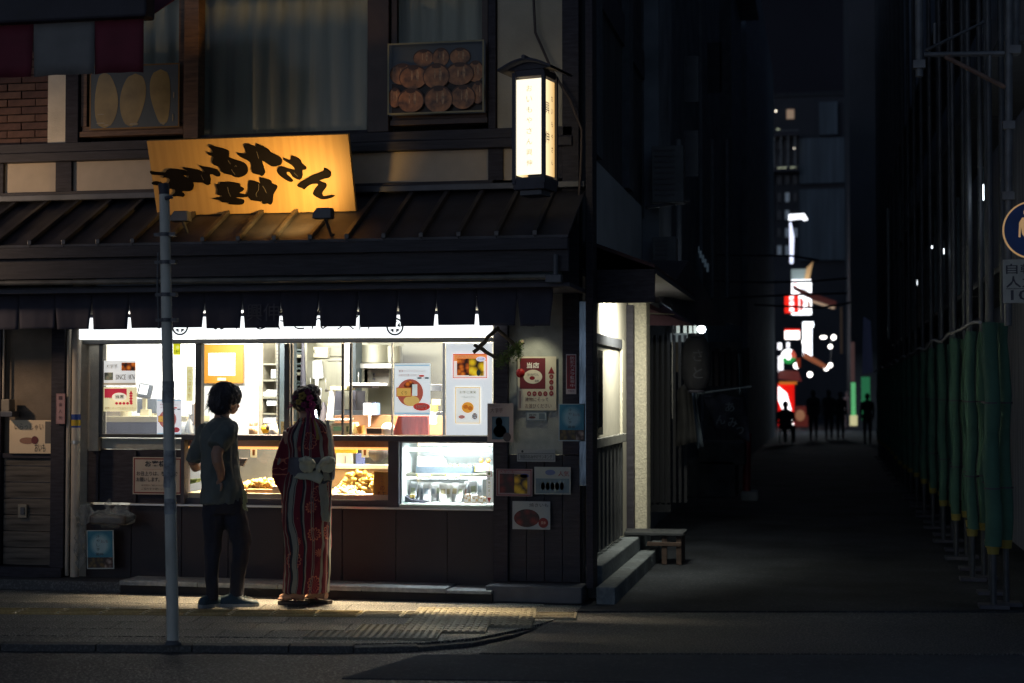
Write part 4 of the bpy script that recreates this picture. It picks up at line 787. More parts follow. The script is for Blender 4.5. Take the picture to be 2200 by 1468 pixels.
# cream cabinet, dark trays, fridge
RK = root('tray_rack', 'tall cream rack of dark trays behind the woman', 'tray rack', at(640, 936, 13.9))
def rk(name, m, b=.003): return m.build(name, RK, b, centre(m))
rk('side_panel', bp(623, 734, 629, 936, 13.8, .3, M_steelw)); rk('side_panel', bp(653, 734, 660, 936, 13.8, .3, M_steelw)); rk('back_panel', bp(629, 734, 653, 936, 14.1, .02, mat('rack_back', (.05, .07, .075), .6)))
for y in (762, 800): rk('shelf', bp(629, y, 653, y+7, 13.8, .28, M_steelw))
for y in (750, 757, 780, 790, 818, 825): rk('tray', bp(630, y, 652, y+4, 13.82, .2, mat('dark_tray', (.04, .06, .06), .5)))
I('black_apron', 'dark cloth hanging from a hook between the trays and the steel fridge', 'apron', MB().tube([at(651, 735, 13.7), at(651, 830, 13.68)], [.012, .03], M_black, 8), 0)
FG = root('steel_fridge', 'tall stainless steel fridge with notices behind the woman', 'fridge', at(700, 936, 14.0))
def fg(name, m, b=.004): return m.build(name, FG, b, centre(m))
fg('body', bp(660, 734, 737, 936, 14.05, .5, M_steelw)); fg('door', bp(661, 770, 736, 936, 14.02, .028, mat('fridge_door_steel', (.36, .35, .27), .4, metal=.3, var=.1, grain=(4, 1, .4)))); fg('handle', bp(703, 774, 735, 776, 14.0, .02, M_steel)); fg('top_panel', bp(704, 745, 736, 766, 14.03, .02, M_steelw))
poster((662, 745, 704, 769), 13.98, 'tilted_box_sign', 'tilted cream box sign with writing on the steel fridge', 'box', [('f', 0, 0, 1, 1, .004, '8a8468'), ('t', 'UK', .06, .25, .4, .7, '5a5848'), ('e', .75, .6, .16, .25, 'a8bcd0')], 'd0ccb8', tilt=2, th=.08)
I('white_uniform', 'white uniform hanging on the steel fridge', 'uniform', MB().prism([at(664, 776, 13.96), at(690, 774, 13.96), at(694, 812, 13.96), at(684, 814, 13.96), at(682, 832, 13.96), at(677, 832, 13.96), at(676, 814, 13.96), at(664, 812, 13.96)], (0, .03, 0), mat('bright_cloth', (.85, .87, .9), .7, var=.03)), .004)
I('cloth_bundle', 'pale cloth bundle below the white uniform', 'cloth', MB().prism([at(676, 832, 13.7), at(688, 834, 13.7), at(686, 870, 13.7), at(672, 860, 13.7)], (0, .05, 0), MC['bright_cloth']), .004)
I('blue_bottle', 'small blue and white spray bottle beside the woman\'s head', 'bottle', MB().lathe(at(678, 906, 13.0), [(.025, 0), (.027, .06), (.01, .09), (.01, .12)], pc('9ac0e8')), 0)
# right bay: hood, equipment
P('white_pillar', bp(740, 734, 751, 830, 13.9, .1, mat('bright_pillar', (.8, .82, .86), .5, var=.02))); P('dark_pillar', bp(752, 734, 764, 900, 13.85, .2, MC['blue_black_panel']))
P('interior_panel', bp(764, 734, 790, 905, 14.3, .02, M_steelw))
HD = root('steel_hood', 'rounded stainless steel cooking hood in the right part of the window', 'cooker hood', at(810, 790, 14.2))
m = MB().tube([at(800, 780, 14.2), at(800, 742, 14.2)], [.16, .15], M_steelw, 28); m.build('drum', HD, 0, centre(m)); m = MB().tube([at(836, 780, 14.3), at(836, 745, 14.3)], [.13, .12], M_steelw, 24); m.build('drum', HD, 0, centre(m))
m = bp(764, 781, 846, 792, 14.0, .5, M_steel); m.build('rim', HD, .004, centre(m))
I('oven', 'dark grey steel oven front with two knobs under the hood', 'oven', addbp(addbp(bp(782, 793, 836, 830, 14.3, .3, mat('oven_grey', (.16, .15, .13), .45, metal=.4)), 801, 802, 805, 806, 14.28, .02, M_black), 801, 812, 805, 816, 14.28, .02, M_black))
TS = root('tray_stand', 'white tray piled with cloths on a tall white leg behind the scale', 'tray stand', at(710, 905, 13.2))
m = MB(); addbp(m, 709, 830, 745, 838, 13.2, .25, pc('c8c49a')); addbp(m, 745, 823, 812, 829, 13.15, .3, pc('f4f6f6')); m.build('tray', TS, .004, centre(m)); m = MB().prism([at(708, 840, 13.25), at(719, 840, 13.25), at(713, 905, 13.25), at(700, 905, 13.25)], (0, .03, 0), MC['bright_pillar']); m.build('leg', TS, .003, centre(m))
m = bp(742, 829, 800, 834, 13.3, .2, M_black); m.build('tray_underside', TS, .002, centre(m))
I('black_cabinet', 'black equipment cabinet behind the tray stand', 'cabinet', addbp(addbp(bp(717, 840, 764, 890, 13.6, .3, M_black), 740, 840, 750, 880, 13.58, .02, M_steelw), 717, 882, 780, 896, 13.55, .3, mat('slate_plastic', 0)))
I('chair', 'slim black curved chair back left of the tray stand', 'chair', MB().tube([at(694, 905, 13.3), at(696, 880, 13.3), at(695, 864, 13.3)], [.035, .03, .01], M_black, 10), 0)
SCL = root('weighing_scale', 'cream weighing scale with a green display on the counter', 'scale', at(738, 934, 12.6))
m = bp(711, 910, 752, 934, 12.6, .25, mat('scale_cream', (.62, .55, .36), .4)); m.build('body', SCL, .006, centre(m)); m = bp(716, 917, 738, 926, 12.596, .004, mat('green_lcd', (.10, .18, .10), .3, emit=.15, ecol=(.3, .6, .3))); m.build('screen', SCL, 0, centre(m)); m = MB().prism([at(700, 905, 12.6), at(756, 905, 12.6), at(760, 901, 12.9), at(700, 901, 12.9)], (0, 0, .01), M_steel); m.build('plate', SCL, .002, centre(m)); m = bp(744, 916, 749, 928, 12.595, .004, pc('5a6a4a')); m.build('keypad', SCL, 0, centre(m))
for k, (a, c_) in enumerate(((780, 'f0f4f6'), (789, 'f4f6f8'), (798, '7a98d0'))): I('file_box', ('white', 'second white', 'blue')[k]+' upright holder with dark tabs behind the weighing scale', 'holder', addbp(bp(a, 866, a+9 if k < 2 else a+12, 892, 13.3, .1, pc(c_)), a+1, 863, a+8, 867, 13.31, .02, M_black))
I('white_spatula', 'white long spatula standing at the counter', 'spatula', MB().tube([at(795, 880, 12.8), at(793, 916, 12.75)], [.014, .008], M_white, 8, sq=.4), 0)
I('brown_work_table', 'brown laminate table top behind the glass', 'table', bp(718, 893, 957, 934, 13.4, .4, mat('brown_laminate', (.36, .18, .09), .5, var=.1)), .004)
poster((603, 906, 640, 933), 12.6, 'price_card', 'cream price card on the counter left of the woman', 'card', [('t', '大学芋 ¥500', .1, .3, .9, .6, '6a5838')], 'e0d098', th=.004)
I('paper_bag', 'cream paper bag beside the weighing scale', 'bag', MB().prism([at(752, 932, 12.7), at(770, 932, 12.7), at(764, 908, 12.7), at(750, 910, 12.7)], (0, .08, 0), pc('e0d0a0')), .002)
I('flower_bunch', 'small orange dried bunch right of the paper bag', 'bunch', MB().tube([at(776, 932, 12.7), at(774, 915, 12.7)], [.02, .04], pc('b88040'), 9), 0)
I('dark_box', 'dark brown box on the counter right of the orange bunch', 'box', bp(787, 920, 820, 933, 12.6, .1, pc('3a2a20')))
I('white_cloth_heap', 'crumpled white cloth left of the red cloth', 'cloth', MB().ell(at(834, 922, 12.7), (.06, .05, .055), mat('bright_cloth', 0), 12, 8), 0)
I('red_cloth', 'dark red cloth draped under the large price poster', 'cloth', MB().prism([at(842, 934, 12.65), at(921, 934, 12.65), at(920, 893, 12.65), at(855, 893, 12.65)], (0, .05, 0), mat('red_drape', (.30, .05, .04), .7, var=.5, vs=9, grain=(3, 1, .6))), .006)
I('yellow_tub', 'yellow tub with a grey board behind, right of the large price poster', 'tub', addbp(bp(925, 870, 938, 884, 13.0, .05, pc('f0d040')), 927, 858, 946, 871, 13.06, .02, pc('908a70')))
I('white_box', 'white box under the yellow tub', 'box', bp(922, 886, 936, 912, 12.95, .05, pc('f4f4f2')))
for q, l in (((937, 885, 952, 893), 'lower small white card right of the large price poster'), ((925, 826, 949, 840), 'upper small white card right of the large price poster')): I('white_card', l, 'card', bp(*q, 12.56, .003, pc('eef0f0')), group='cards on the window glass')
for k, (a, y, r_, l) in enumerate(((667, 812, .010, 'small steel ladle hanging left of the white uniform'), (700, 812, .009, 'steel strainer hanging right of the white uniform'), (770, 800, .012, 'long steel ladle hanging beside the dark pillar'))): I('ladle', l, 'ladle', MB().tube([at(a, y, 13.8), at(a, y+22, 13.8), at(a+2, y+28, 13.78)], [.004, .004, r_*2.2], M_steel, 8), 0)
for k, (a, h_, c_, l) in enumerate(((650, .09, 'd8d4c0', 'cream seasoning jar left of the weighing scale'), (618, .07, 'e8ecee', 'clear cup of small packets left of the woman'), (629, .085, 'c8d0d8', 'pale blue cup left of the woman'), (690, .10, 'f0f0ec', 'white squeeze bottle at the left of the scale'))): I('jar', l, 'jar', MB().lathe(at(a, 933, 12.72), [(.026, 0), (.028, h_*.7), (.018, h_*.85), (.018, h_)], pc(c_)), 0)
I('bread_tray_stack', 'stack of pale plastic trays on the brown table behind the glass', 'trays', addbp(addbp(bp(880, 872, 918, 878, 13.45, .25, pc('d8d8cc')), 880, 880, 918, 886, 13.45, .25, pc('c8c8bc')), 880, 888, 918, 893, 13.45, .25, pc('d0d0c4')))
# ================================================================ hot food showcase
HS = root('hot_food_showcase', 'warm lit glass showcase under the window sill behind the customers', 'showcase', (xf(615), 12.5, zf(1078)))
def hs(name, m, b=.003): return m.build(name, HS, b, centre(m))
yh = 12.44
h0, h1 = zf(1088), zs-.047
hs('base', bp(392, 1076, 858, 1088, yh-.03, .5, M_black)); hs('post', MB().box(xf(836), xf(859), 12.37, 12.5, cz1+.022, h1, M_black)); hs('post', MB().box(xf(392), xf(400), 12.37, 12.5, cz1+.022, h1, M_black))
hs('top_rail', bp(400, 944, 836, 962, yh+.03, .02, mat('copper_beam', (.42, .20, .09), .3, metal=.5, var=.4, vs=3, grain=(.6, 1, 1)))); hs('light_strip', bp(400, 962, 836, 964, yh+.02, .02, glow('amber_strip', (1, .5, .14), 1.6)))
hs('back_panel', MB().box(xf(398), xf(662, 12.95), 12.93, 12.95, h0, h1, mat('case_back_slate', (.07, .08, .09), .5, var=.2))); hs('floor', bp(400, 1064, 836, 1076, yh+.01, .48, mat('case_floor', (.6, .5, .35), .4)))
hs('inner_shelf', bp(700, 1006, 836, 1046, 12.75, .2, mat('taupe_shelf', (.30, .22, .16), .5))); hs('glass_pane', MB().box(xf(401), xf(835), 12.41, 12.414, cz1+.06, h1-.002, M_glass))
lamp('AREA', 'showcase_light', (xf(700), 12.68, h1-.05), 6.5, (1, .74, .36), .8, sy=.15, spread=105, aim=(xf(700), 12.78, 0)); lamp('AREA', 'showcase_light', (xf(540), 12.68, h1-.05), 3.2, (1, .72, .34), .5, sy=.15, spread=105, aim=(xf(540), 12.78, 0))
M_pot = mat('fried_potato_yellow', (.85, .60, .18), .45, var=.25, vs=20)
M_potw = mat('pale_potato', (.9, .78, .50), .5, var=.15, vs=20)
def heap(name, label, px, py, w_, h_, Y, mt, n, s_, seed, group=None):
    random.seed(seed); c_ = at(px, py, Y); m = MB()
    for k in range(n):
        u = random.uniform(-1, 1); v = random.random(); m.ell(c_+Vector((u*w_/2, random.uniform(-.05, .12), v*h_*(1-u*u*.7))), (s_*random.uniform(.8, 1.2), s_*random.uniform(.8, 1.2), s_*random.uniform(.6, 1)), mt, 8, 6, Matrix.Rotation(random.uniform(0, 3), 3, 'Y'))
    return tag(m.build(name, None, 0, c_), label, 'food', group, 'stuff')
I('wooden_tray', 'wooden tray of warm potato slices behind the man and woman', 'tray', addbp(bp(527, 1052, 598, 1068, 12.5, .3, mat('tray_wood', (.42, .24, .12), .5)), 585, 1045, 603, 1070, 12.48, .04, pc('f0d8b0')))
heap('potato_slices', 'flat heap of pale warm potato slices on the wooden tray', 560, 1046, .30, .06, 12.62, M_pot, 90, .024, 3)
heap('fried_potatoes', 'tall heap of golden fried potato chunks in the warm showcase', 772, 1056, .36, .17, 12.68, M_pot, 130, .023, 4); heap('pale_potatoes', 'low heap of pale potato chunks left of the golden heap', 738, 1066, .34, .075, 12.56, M_potw, 90, .022, 5)
poster((801, 1014, 834, 1074), 12.47, 'wooden_price_board', 'small wooden board with red and black characters leaning in the warm showcase', 'price board', [('t', '焼芋', .3, .1, .6, .5, 'a87838'), ('t', 'の', .45, .50, .75, .66, '8a1c1c'), ('t', 'もち', .3, .70, .85, .88, '4a2418')], 'c88c30', tilt=2)
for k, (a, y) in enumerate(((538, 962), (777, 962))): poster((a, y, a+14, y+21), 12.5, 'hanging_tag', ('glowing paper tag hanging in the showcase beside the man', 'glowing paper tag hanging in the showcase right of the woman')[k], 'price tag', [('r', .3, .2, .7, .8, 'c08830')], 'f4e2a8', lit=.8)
I('paper_bag_stack', 'white paper bags with a yellow label in the showcase right of the woman', 'paper bags', addbp(addbp(bp(722, 974, 756, 1006, 12.9, .05, pc('f2f0ea')), 718, 962, 766, 974, 12.91, .04, pc('e8b028')), 741, 980, 742, 1000, 12.89, .01, M_black))
I('blue_bag', 'blue and white printed bag behind the hanging tag', 'bag', bp(764, 975, 781, 999, 12.88, .05, pc('5468a8'))); I('black_bowl', 'black bowl at the right end of the warm showcase', 'bowl', MB().lathe(at(812, 992, 12.8), [(.03, 0), (.09, .05), (.11, .1)], M_black), 0)
I('steel_tray', 'steel tray on the inner shelf at the right of the showcase', 'tray', bp(716, 1000, 836, 1007, 12.74, .18, M_white), .002)
I('black_bracket', 'dark tablet shaped bracket inside the showcase beside the man', 'bracket', MB().prism([at(509, 984, 12.6), at(531, 985, 12.6), at(522, 1003, 12.6), at(509, 1000, 12.6)], (0, .03, 0), M_black), .004)
I('green_napkin', 'folded green cloth in the left end of the showcase', 'cloth', MB().prism([at(398, 1031, 12.6), at(425, 1029, 12.6), at(420, 1037, 12.6), at(398, 1042, 12.6)], (0, .1, 0), mat('green_cloth', (.10, .16, .05), .8)), .003)
# ================================================================ cold showcase
CS = root('cold_showcase', 'bright white refrigerated showcase with two shelves at the right end of the counter', 'showcase', (xf(960), 12.5, zf(1088)))
def cs(name, m, b=.003): return m.build(name, CS, b, centre(m))
cw = mat('showcase_white', (.75, .80, .78), .4, var=.03)
cs('back_panel', MB().box(xf(862), xf(1058), 12.93, 12.95, cz1+.03, h1, cw)); cs('floor', MB().box(xf(861), xf(1059), 12.42, 12.92, cz1+.022, cz1+.05, cw)); cs('side_panel', MB().box(xf(861)-.004, xf(861)+.006, 12.42, 12.92, cz1+.052, h1, cw)); cs('side_panel', MB().box(xf(1059)-.006, xf(1059)+.004, 12.42, 12.92, cz1+.052, h1, cw))
cs('top_panel', MB().box(xf(862), xf(1058), 12.42, 12.92, h1-.012, h1-.002, cw)); cs('shelf', bp(868, 1019, 1052, 1023, 12.55, .35, M_steelw)); cs('light_tube', MB().tube([at(866, 966, 12.6), at(1054, 966, 12.6)], .012, glow('cold_tube', (.85, .97, 1), 9), 10)); cs('light_tube', MB().tube([at(872, 1027, 12.62), at(1050, 1027, 12.62)], .007, glow('cold_tube2', (.9, .98, 1), 22), 8))
cs('glass_pane', MB().box(xf(862)+.004, xf(1058)-.004, 12.40, 12.404, cz1+.052, h1-.014, M_glass)); cs('sill_trim', MB().box(xf(861), xf(1059), 12.37, 12.41, cz1+.023, cz1+.045, mat('pale_green_trim', (.55, .62, .52), .4)))
I('dark_display_tray', 'long dark tray of wrapped sweets on the upper shelf of the cold showcase', 'tray', bp(893, 1003, 1015, 1018, 12.6, .2, mat('slate_plastic', 0)))
for k in range(6): I('wrapped_sweet', 'round wrapped sweet, '+('first', 'second', 'third', 'fourth', 'fifth', 'sixth')[k]+' from the left in the long dark tray', 'sweet', MB().ell(at(958+k*10, 1001, 12.65), (.018, .018, .014), (M_potw, mat('brown_bun', (.4, .2, .08), .5))[k % 2], 10, 6), 0, 'wrapped sweets in the dark tray')
I('white_packets', 'white packets piled on the left half of the dark tray', 'packets', MB().prism([at(896, 1003, 12.64), at(955, 1003, 12.64), at(953, 986, 12.64), at(944, 982, 12.64), at(896, 981, 12.64)], (0, .1, 0), M_white), .006)
random.seed(11); ORD = ['first', 'second', 'third', 'fourth', 'fifth', 'sixth', 'seventh', 'eighth', 'ninth', 'tenth']
for k in range(14):
    a = 878+k*11.3; t_ = 1031+random.randint(0, 12); c_ = random.choice(['fafaf6', 'f4f8fa', 'f8f6ee', 'f0f4fa']); Yp = 12.60+.03*(k % 3); p = at(a+6, 1079, Yp); q = at(a+6, t_, Yp); w2 = .030+random.uniform(-.004, .006)
    T_ = Matrix.Translation(p) @ Matrix.Rotation(random.uniform(-.12, .12), 4, 'Y') @ Matrix.Rotation(random.uniform(-.4, .4), 4, 'Z') @ Matrix.Rotation(-.18, 4, 'X'); hh = q.z-p.z
    m = MB().box(-w2, w2, -.012, .012, 0, hh, pc(c_), T_); m.box(-w2*.6, w2*.6, -.0135, -.012, hh*.45, hh*.75, pc(random.choice(['c8b890', 'b8c4cc', 'd8b0a0', 'c0c8a8'])), T_); m.box(-w2*1.05, w2*1.05, -.004, .004, hh, hh+.012, pc(c_), T_)
    I('sweet_pack', 'white wrapped sweet pack, '+ON[k]+' from the left on the floor of the cold showcase', 'sweet pack', m, .003, 'wrapped packs in the cold showcase')
lamp('AREA', 'cold_case_light', (xf(960), 12.47, h1-.03), 13, (.88, .98, 1), .7, sy=.06, spread=130, aim=(xf(960), 12.75, cz1))
I('food_boat', 'dark dish of sweets at the lower left of the cold showcase', 'dish', addbp(MB().prism([at(870, 1066, 12.5), at(884, 1074, 12.5), at(915, 1078, 12.5), at(910, 1082, 12.5), at(870, 1083, 12.5)], (0, .1, 0), M_black), 880, 1063, 889, 1070, 12.55, .05, M_pot))
I('green_liner', 'green leaf liner under the dark dish', 'liner', bp(862, 1080, 876, 1086, 12.48, .1, mat('green_liner', (.03, .25, .10), .5)), 0)
for k in range(3): I('biscuit_pack', ('left', 'middle', 'right')[k]+' one of the three biscuit packs at the front of the cold showcase', 'biscuit pack', bp(997+k*16, 1062+k*3, 1010+k*16, 1083, 12.5, .04, food('biscuit_mix', 'e0c080', 'c89048', 'f0e8d8', 60, 'f4f0ea')), .003, 'biscuit packs in the cold showcase')
for k, q in enumerate(((895, 1018, 928, 1028), (957, 1018, 990, 1028), (1020, 997, 1052, 1014))): poster(q, 12.52, 'price_label', ('yellow edged price label at the left of the cold shelf', 'yellow edged price label in the middle of the cold shelf', 'large yellow edged price label at the right of the cold shelf')[k], 'price label', [('r', 0, 0, .06, 1, 'd8c838'), ('r', .94, 0, 1, 1, 'd8c838'), ('t', '芋ようかん', .15, .3, .85, .55, '5a6048'), ('t', '¥540', .4, .65, .85, .9, '303828')], 'd4dcc0')
for k in range(2): I('amber_sweet', ('amber', 'second amber')[k]+' jelly sweet above the large price label', 'sweet', MB().ell(at(1034+k*15, 990, 12.62), (.018, .02, .022), pc('d88838'), 10, 6), 0)
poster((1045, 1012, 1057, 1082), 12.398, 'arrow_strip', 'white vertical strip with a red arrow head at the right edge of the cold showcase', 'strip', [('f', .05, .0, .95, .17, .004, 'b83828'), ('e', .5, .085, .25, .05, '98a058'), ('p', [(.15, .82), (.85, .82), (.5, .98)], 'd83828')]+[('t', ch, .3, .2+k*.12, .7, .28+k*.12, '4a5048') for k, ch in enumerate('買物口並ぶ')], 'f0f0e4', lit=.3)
# ================================================================ wall things
WR = root('branch_wreath', 'diamond wreath of crossed branches with green moss hanging at the window corner', 'wreath', at(1070, 770, 12.2)); yb_ = 12.22
M_br = mat('dead_branch', (.13, .10, .065), .85, var=.5, vs=25, bump=.6, bs=40)
for a, b, r_ in (((1072, 702), (1018, 758), .017), ((1018, 740), (1082, 778), .016), ((1066, 704), (1112, 748), .016), ((1124, 733), (1074, 778), .019)):
    p, q = at(*a, yb_), at(*b, yb_); n = 7; pts = [p.lerp(q, k/n)+Vector((random.uniform(-1, 1)*.005, random.uniform(-.008, .008), random.uniform(-1, 1)*.005)) for k in range(n+1)]
    m = MB().tube(pts, [r_*random.uniform(.85, 1.15) for _ in pts], M_br, 9); m.build('branch', WR, 0, centre(m)); yb_ += .006
m = MB(); random.seed(5); M_moss = mat('green_moss', (.10, .16, .04), .9, var=.6, vs=30)
for k in range(900):
    t_ = random.random()**.8; c_ = at(1116, 738, 12.21).lerp(at(1072, 778, 12.21), t_) + Vector((random.gauss(0, .022), random.gauss(0, .02), random.gauss(-.012, .026))); 
    if random.random() < .3: c_ = at(1112, 742, 12.2)+Vector((random.gauss(.01, .014), random.gauss(0, .014), random.gauss(-.04, .03)))
    d = Vector((random.gauss(0, 1), random.gauss(0, 1), random.gauss(-.4, 1))).normalized(); s_ = d.cross(Vector((random.random(), 1, random.random()))).normalized()*.004; L_ = random.uniform(.012, .03)
    m.add([c_-s_, c_+s_, c_+d*L_], [(0, 1, 2)], M_moss)
m.build('moss', WR, 0, centre(m), 'stuff')
I('red_ball', 'shiny red ball bauble hanging beside the queue notice', 'bauble', MB().ell(at(1118, 802, 12.3), (.037, .037, .037), mat('glossy_red', (.45, .02, .02), .18, var=.1), 24, 16), 0)
I('bauble_string', 'thin dark string holding the red bauble', 'string', MB().tube([at(1116, 766, 12.3), at(1118, 795, 12.3)], .0015, M_black, 5), 0)
sp = at(1140, 702, 12.2); one(MB().lathe(sp, [(.03, 0), (.04, .04), (.02, .09)], M_dgrey), 'wall_spotlight', 'small dark spotlight under the split curtain above the queue notice', 'spotlight')
lamp('SPOT', 'wall_spot', sp+Vector((0, -.06, -.01)), 4.2, (1, .93, .66), .03, aim=at(1150, 800, 12.43), spot=80, blend=.9)
# wrapped tray and bag
TR = root('wrapped_tray', 'tray wrapped in shiny clear plastic hanging by the drain pipe', 'tray', at(222, 1135, 12.2))
M_wrap = mat('clear_wrap', (.35, .38, .38), .12, var=.4, vs=14, bump=.8, bs=14, alpha=.26, coat=.5)
m = bp(190, 1108, 268, 1128, 12.15, .22, mat('tray_brown', (.06, .05, .045), .4)); m.build('tray', TR, .02, centre(m))
def crumple(a, t_, b, bo, Y, d, seed):
    p0, p1 = at(a, bo, Y), at(b, t_, Y); m = MB().ell(((p0.x+p1.x)/2, Y+d/2, (p0.z+p1.z)/2), ((p1.x-p0.x)/2, d/2, (p1.z-p0.z)/2), M_wrap, 28, 16); m.v = [tuple(Vector(v)+noise.noise_vector(Vector(v)*22+Vector((seed, 0, 0)))*.034) for v in m.v]; m.sm = [False]*len(m.sm); return m
m = crumple(176, 1098, 275, 1134, 12.12, .28, 1); m.build('plastic_wrap', TR, 0, centre(m)); m = crumple(222, 1070, 234, 1104, 12.2, .06, 5); m.build('plastic_wrap', TR, 0, centre(m)); m = crumple(160, 1085, 196, 1125, 12.2, .1, 9); m.build('plastic_wrap', TR, 0, centre(m)); m = crumple(234, 1088, 268, 1108, 12.2, .1, 12); m.build('plastic_wrap', TR, 0, centre(m)); m = crumple(158, 1125, 180, 1225, 12.24, .05, 22); m.build('plastic_wrap', TR, 0, centre(m))
I('wall_box', 'pale metal intercom box at the left edge on the end of the slim conduit', 'box', addbp(bp(2, 858, 20, 884, 12.28, .1, mat('dull_box', (.30, .26, .20), .5)), 0, 884, 26, 896, 12.26, .14, M_dgrey), .006)
I('power_outlet', 'weatherproof cream outlet cover on the weathered planks', 'outlet', addbp(bp(38, 1084, 57, 1113, 12.395, .025, mat('outlet_cream', (.28, .25, .19), .5)), 43, 1090, 52, 1106, 12.385, .01, M_dgrey), .004)
ON = ['first', 'second', 'third', 'fourth', 'fifth', 'sixth', 'seventh', 'eighth', 'ninth', 'tenth', 'eleventh', 'twelfth', 'thirteenth', 'fourteenth']
# ================================================================ alley: left side
M_blk = mat('alley_dark_wall', (.24, .27, .31), .9, var=.3, vs=2, spec=.2)
def building(name, label, boxes, loc):
    R = root(name, label, 'building', loc); 
    for nm, b, mt in boxes: m = MB().box(*b, mt); m.build(nm, R, 0, centre(m))
    return R
NB = building('alley_building', 'tall dark building along the left side of the alley with dim cladding strips', [('wall', (-9, -2.1, 18.4, 27, -.1, 10, ), M_blk), ('wall', (-9, -1.75, 16.9, 18.39, 2.5, 10), M_blk), ('wall', (-9, -2.05, 27.01, 40, -.1, 11), M_blk), ('roof', (-9, -1.6, 16.8, 40, 11.01, 11.2), M_blk)], (-5, 20, 0))
def nb(name, m, b=0): return m.build(name, NB, b, centre(m))
for a, b, Y in ((1352, 1382, 16.88), (1432, 1440, 18.38), (1548, 1570, 26.9)): nb('cladding_strip', bp(a, -200, b, 470, Y, .02, mat('dull_blue_cladding', 0)))
nb('shutter', bp(1396, 700, 1440, 1100, 18.3, .05, mat('shutter_dark', (.03, .033, .04), .6)))
for k in range(7): nb('door_stile', bp(1398+k*12, 720, 1403+k*12, 1080, 18.25, .04, mat('stile_grey', (.028, .03, .036), .5)))
nb('shop_window', bp(1440, 716, 1500, 735, 18.36, .02, mat('painted_reflection_glass', (.2, .22, .2), .15, var=.9, vs=14, grain=(4, 1, .3), emit=.12, ecol=(.7, .85, .9))))  # reflection in the shop window is put in as faint glow
nb('window_post', bp(1444, 700, 1448, 900, 18.33, .03, M_steel)); nb('pale_sign', bp(1450, 735, 1464, 800, 18.3, .02, mat('dim_cream_sign', (.2, .17, .13), .6)))
AC = root('air_conditioner', 'louvred air conditioner on the dark alley wall above the small sloping bracket', 'air conditioner', at(1435, 440, 16.7), 'air conditioners on the alley wall')
def louvre(R, a, t_, b, bo, Y):
    m = bp(a, t_, b, bo, Y, .25, mat('ac_grey', (.13, .14, .15), .6)); m.build('case', R, .01, centre(m))
    n = 9
    for k in range(n): y = t_+8+(bo-t_-16)*k/n; m = bp(a+6, y, b-18, y+5, Y-.012, .012, M_dgrey); m.build('louvre', R, 0, centre(m))
louvre(AC, 1400, 312, 1468, 436, 16.6)
AC2 = root('air_conditioner', 'lower louvred air conditioner on the dark alley wall above the round lamp', 'air conditioner', at(1435, 610, 16.7), 'air conditioners on the alley wall'); louvre(AC2, 1402, 508, 1452, 606, 16.6)
one(MB().tube([at(1388, 446, 16.5), at(1480, 432, 16.8)], .02, M_dgrey, 8), 'wall_bracket', 'sloping dark bracket between the two air conditioners', 'bracket')
for k, (a, Y) in enumerate(((1402, 18.2), (1458, 18.25), (1530, 26.5), (1562, 26.6))): nb('drain_pipe', MB().tube([at(a, 300, Y), at(a, 640, Y)], .035, mat('pipe_grey', (.20, .22, .25), .5), 8))
for k, (q, Y) in enumerate((((1410, 620, 1428, 645), 18.2), ((1480, 600, 1492, 618), 18.3))): nb('meter_box', bp(*q, Y, .12, mat('meter_grey', (.22, .23, .24), .5)))
for k in range(7): nb('reflection_stripe', bp(1488+k*5, 512+k*9, 1492+k*5, 524+k*10, 26.7, .04, mat('stripe_glow', (.10, .14, .18), .3, emit=.05, ecol=(.4, .6, .8))))  # bluish reflections put in as faintly glowing stripes
for k, q in enumerate(((1470, 120, 1500, 220), (1520, 90, 1550, 200), (1470, 280, 1500, 380))): nb('window', bp(*q, 18.33 if q[0] < 1510 else 26.9, .04, mat('alley_window_dark', (.04, .05, .07), .15)))
# mauve awning and dark awnings
MA = root('mauve_awning', 'small mauve awning with a cord lit from the shop side door', 'awning', at(1420, 700, 16.6))
m = MB().prism([at(1364, 652, 16.3), at(1420, 652, 17.4), at(1492, 700, 17.0), at(1364, 699, 16.3)], (0, .02, 0), mat('mauve_cloth', (.34, .18, .22), .8)); m.build('cloth', MA, 0, centre(m)); m = MB().tube([at(1364, 672, 16.25), at(1448, 676, 16.6)], .008, pc('b8b0a0'), 6); m.build('cord', MA, 0, centre(m)); m = MB().tube([at(1364, 655, 16.24), at(1364, 697, 16.24)], .012, pc('c8c0a8'), 6); m.build('post', MA, 0, centre(m))
one(MB().prism([at(1395, 560, 15.5), at(1480, 560, 16), at(1560, 700, 17.5), at(1500, 700, 17), at(1420, 650, 15.6)], (0, .04, 0), M_black), 'black_awning', 'black sloping awning above the round white lamp in the alley', 'awning')
one(MB().prism([at(1492, 690, 19), at(1520, 680, 19), at(1597, 705, 21), at(1597, 735, 21), at(1520, 735, 19.2)], (0, .04, 0), mat('blue_grey_awning', (.10, .15, .20), .7)), 'blue_grey_awning', 'blue grey awning right of the round white lamp', 'awning')
p = at(1507, 708, 18.0); RL = root('round_lamp', 'bright round white lamp under the black awning in the alley', 'lamp', p)
MB().ell((0, 0, 0), (.048, .048, .045), glow('round_lamp_glow', (.9, .97, 1), 14), 20, 12).build('bulb', RL).parent = RL; RL['keep'] = 0
for o in RL.children: o.location = (0, 0, 0)
m = MB().tube([(0, 0, .04), (0, .05, .2)], .01, M_dgrey, 6); o = m.build('arm', RL)
lamp('POINT', 'round_lamp_light', p+Vector((0, -.12, 0)), 1.6, (.8, .92, 1), .05)
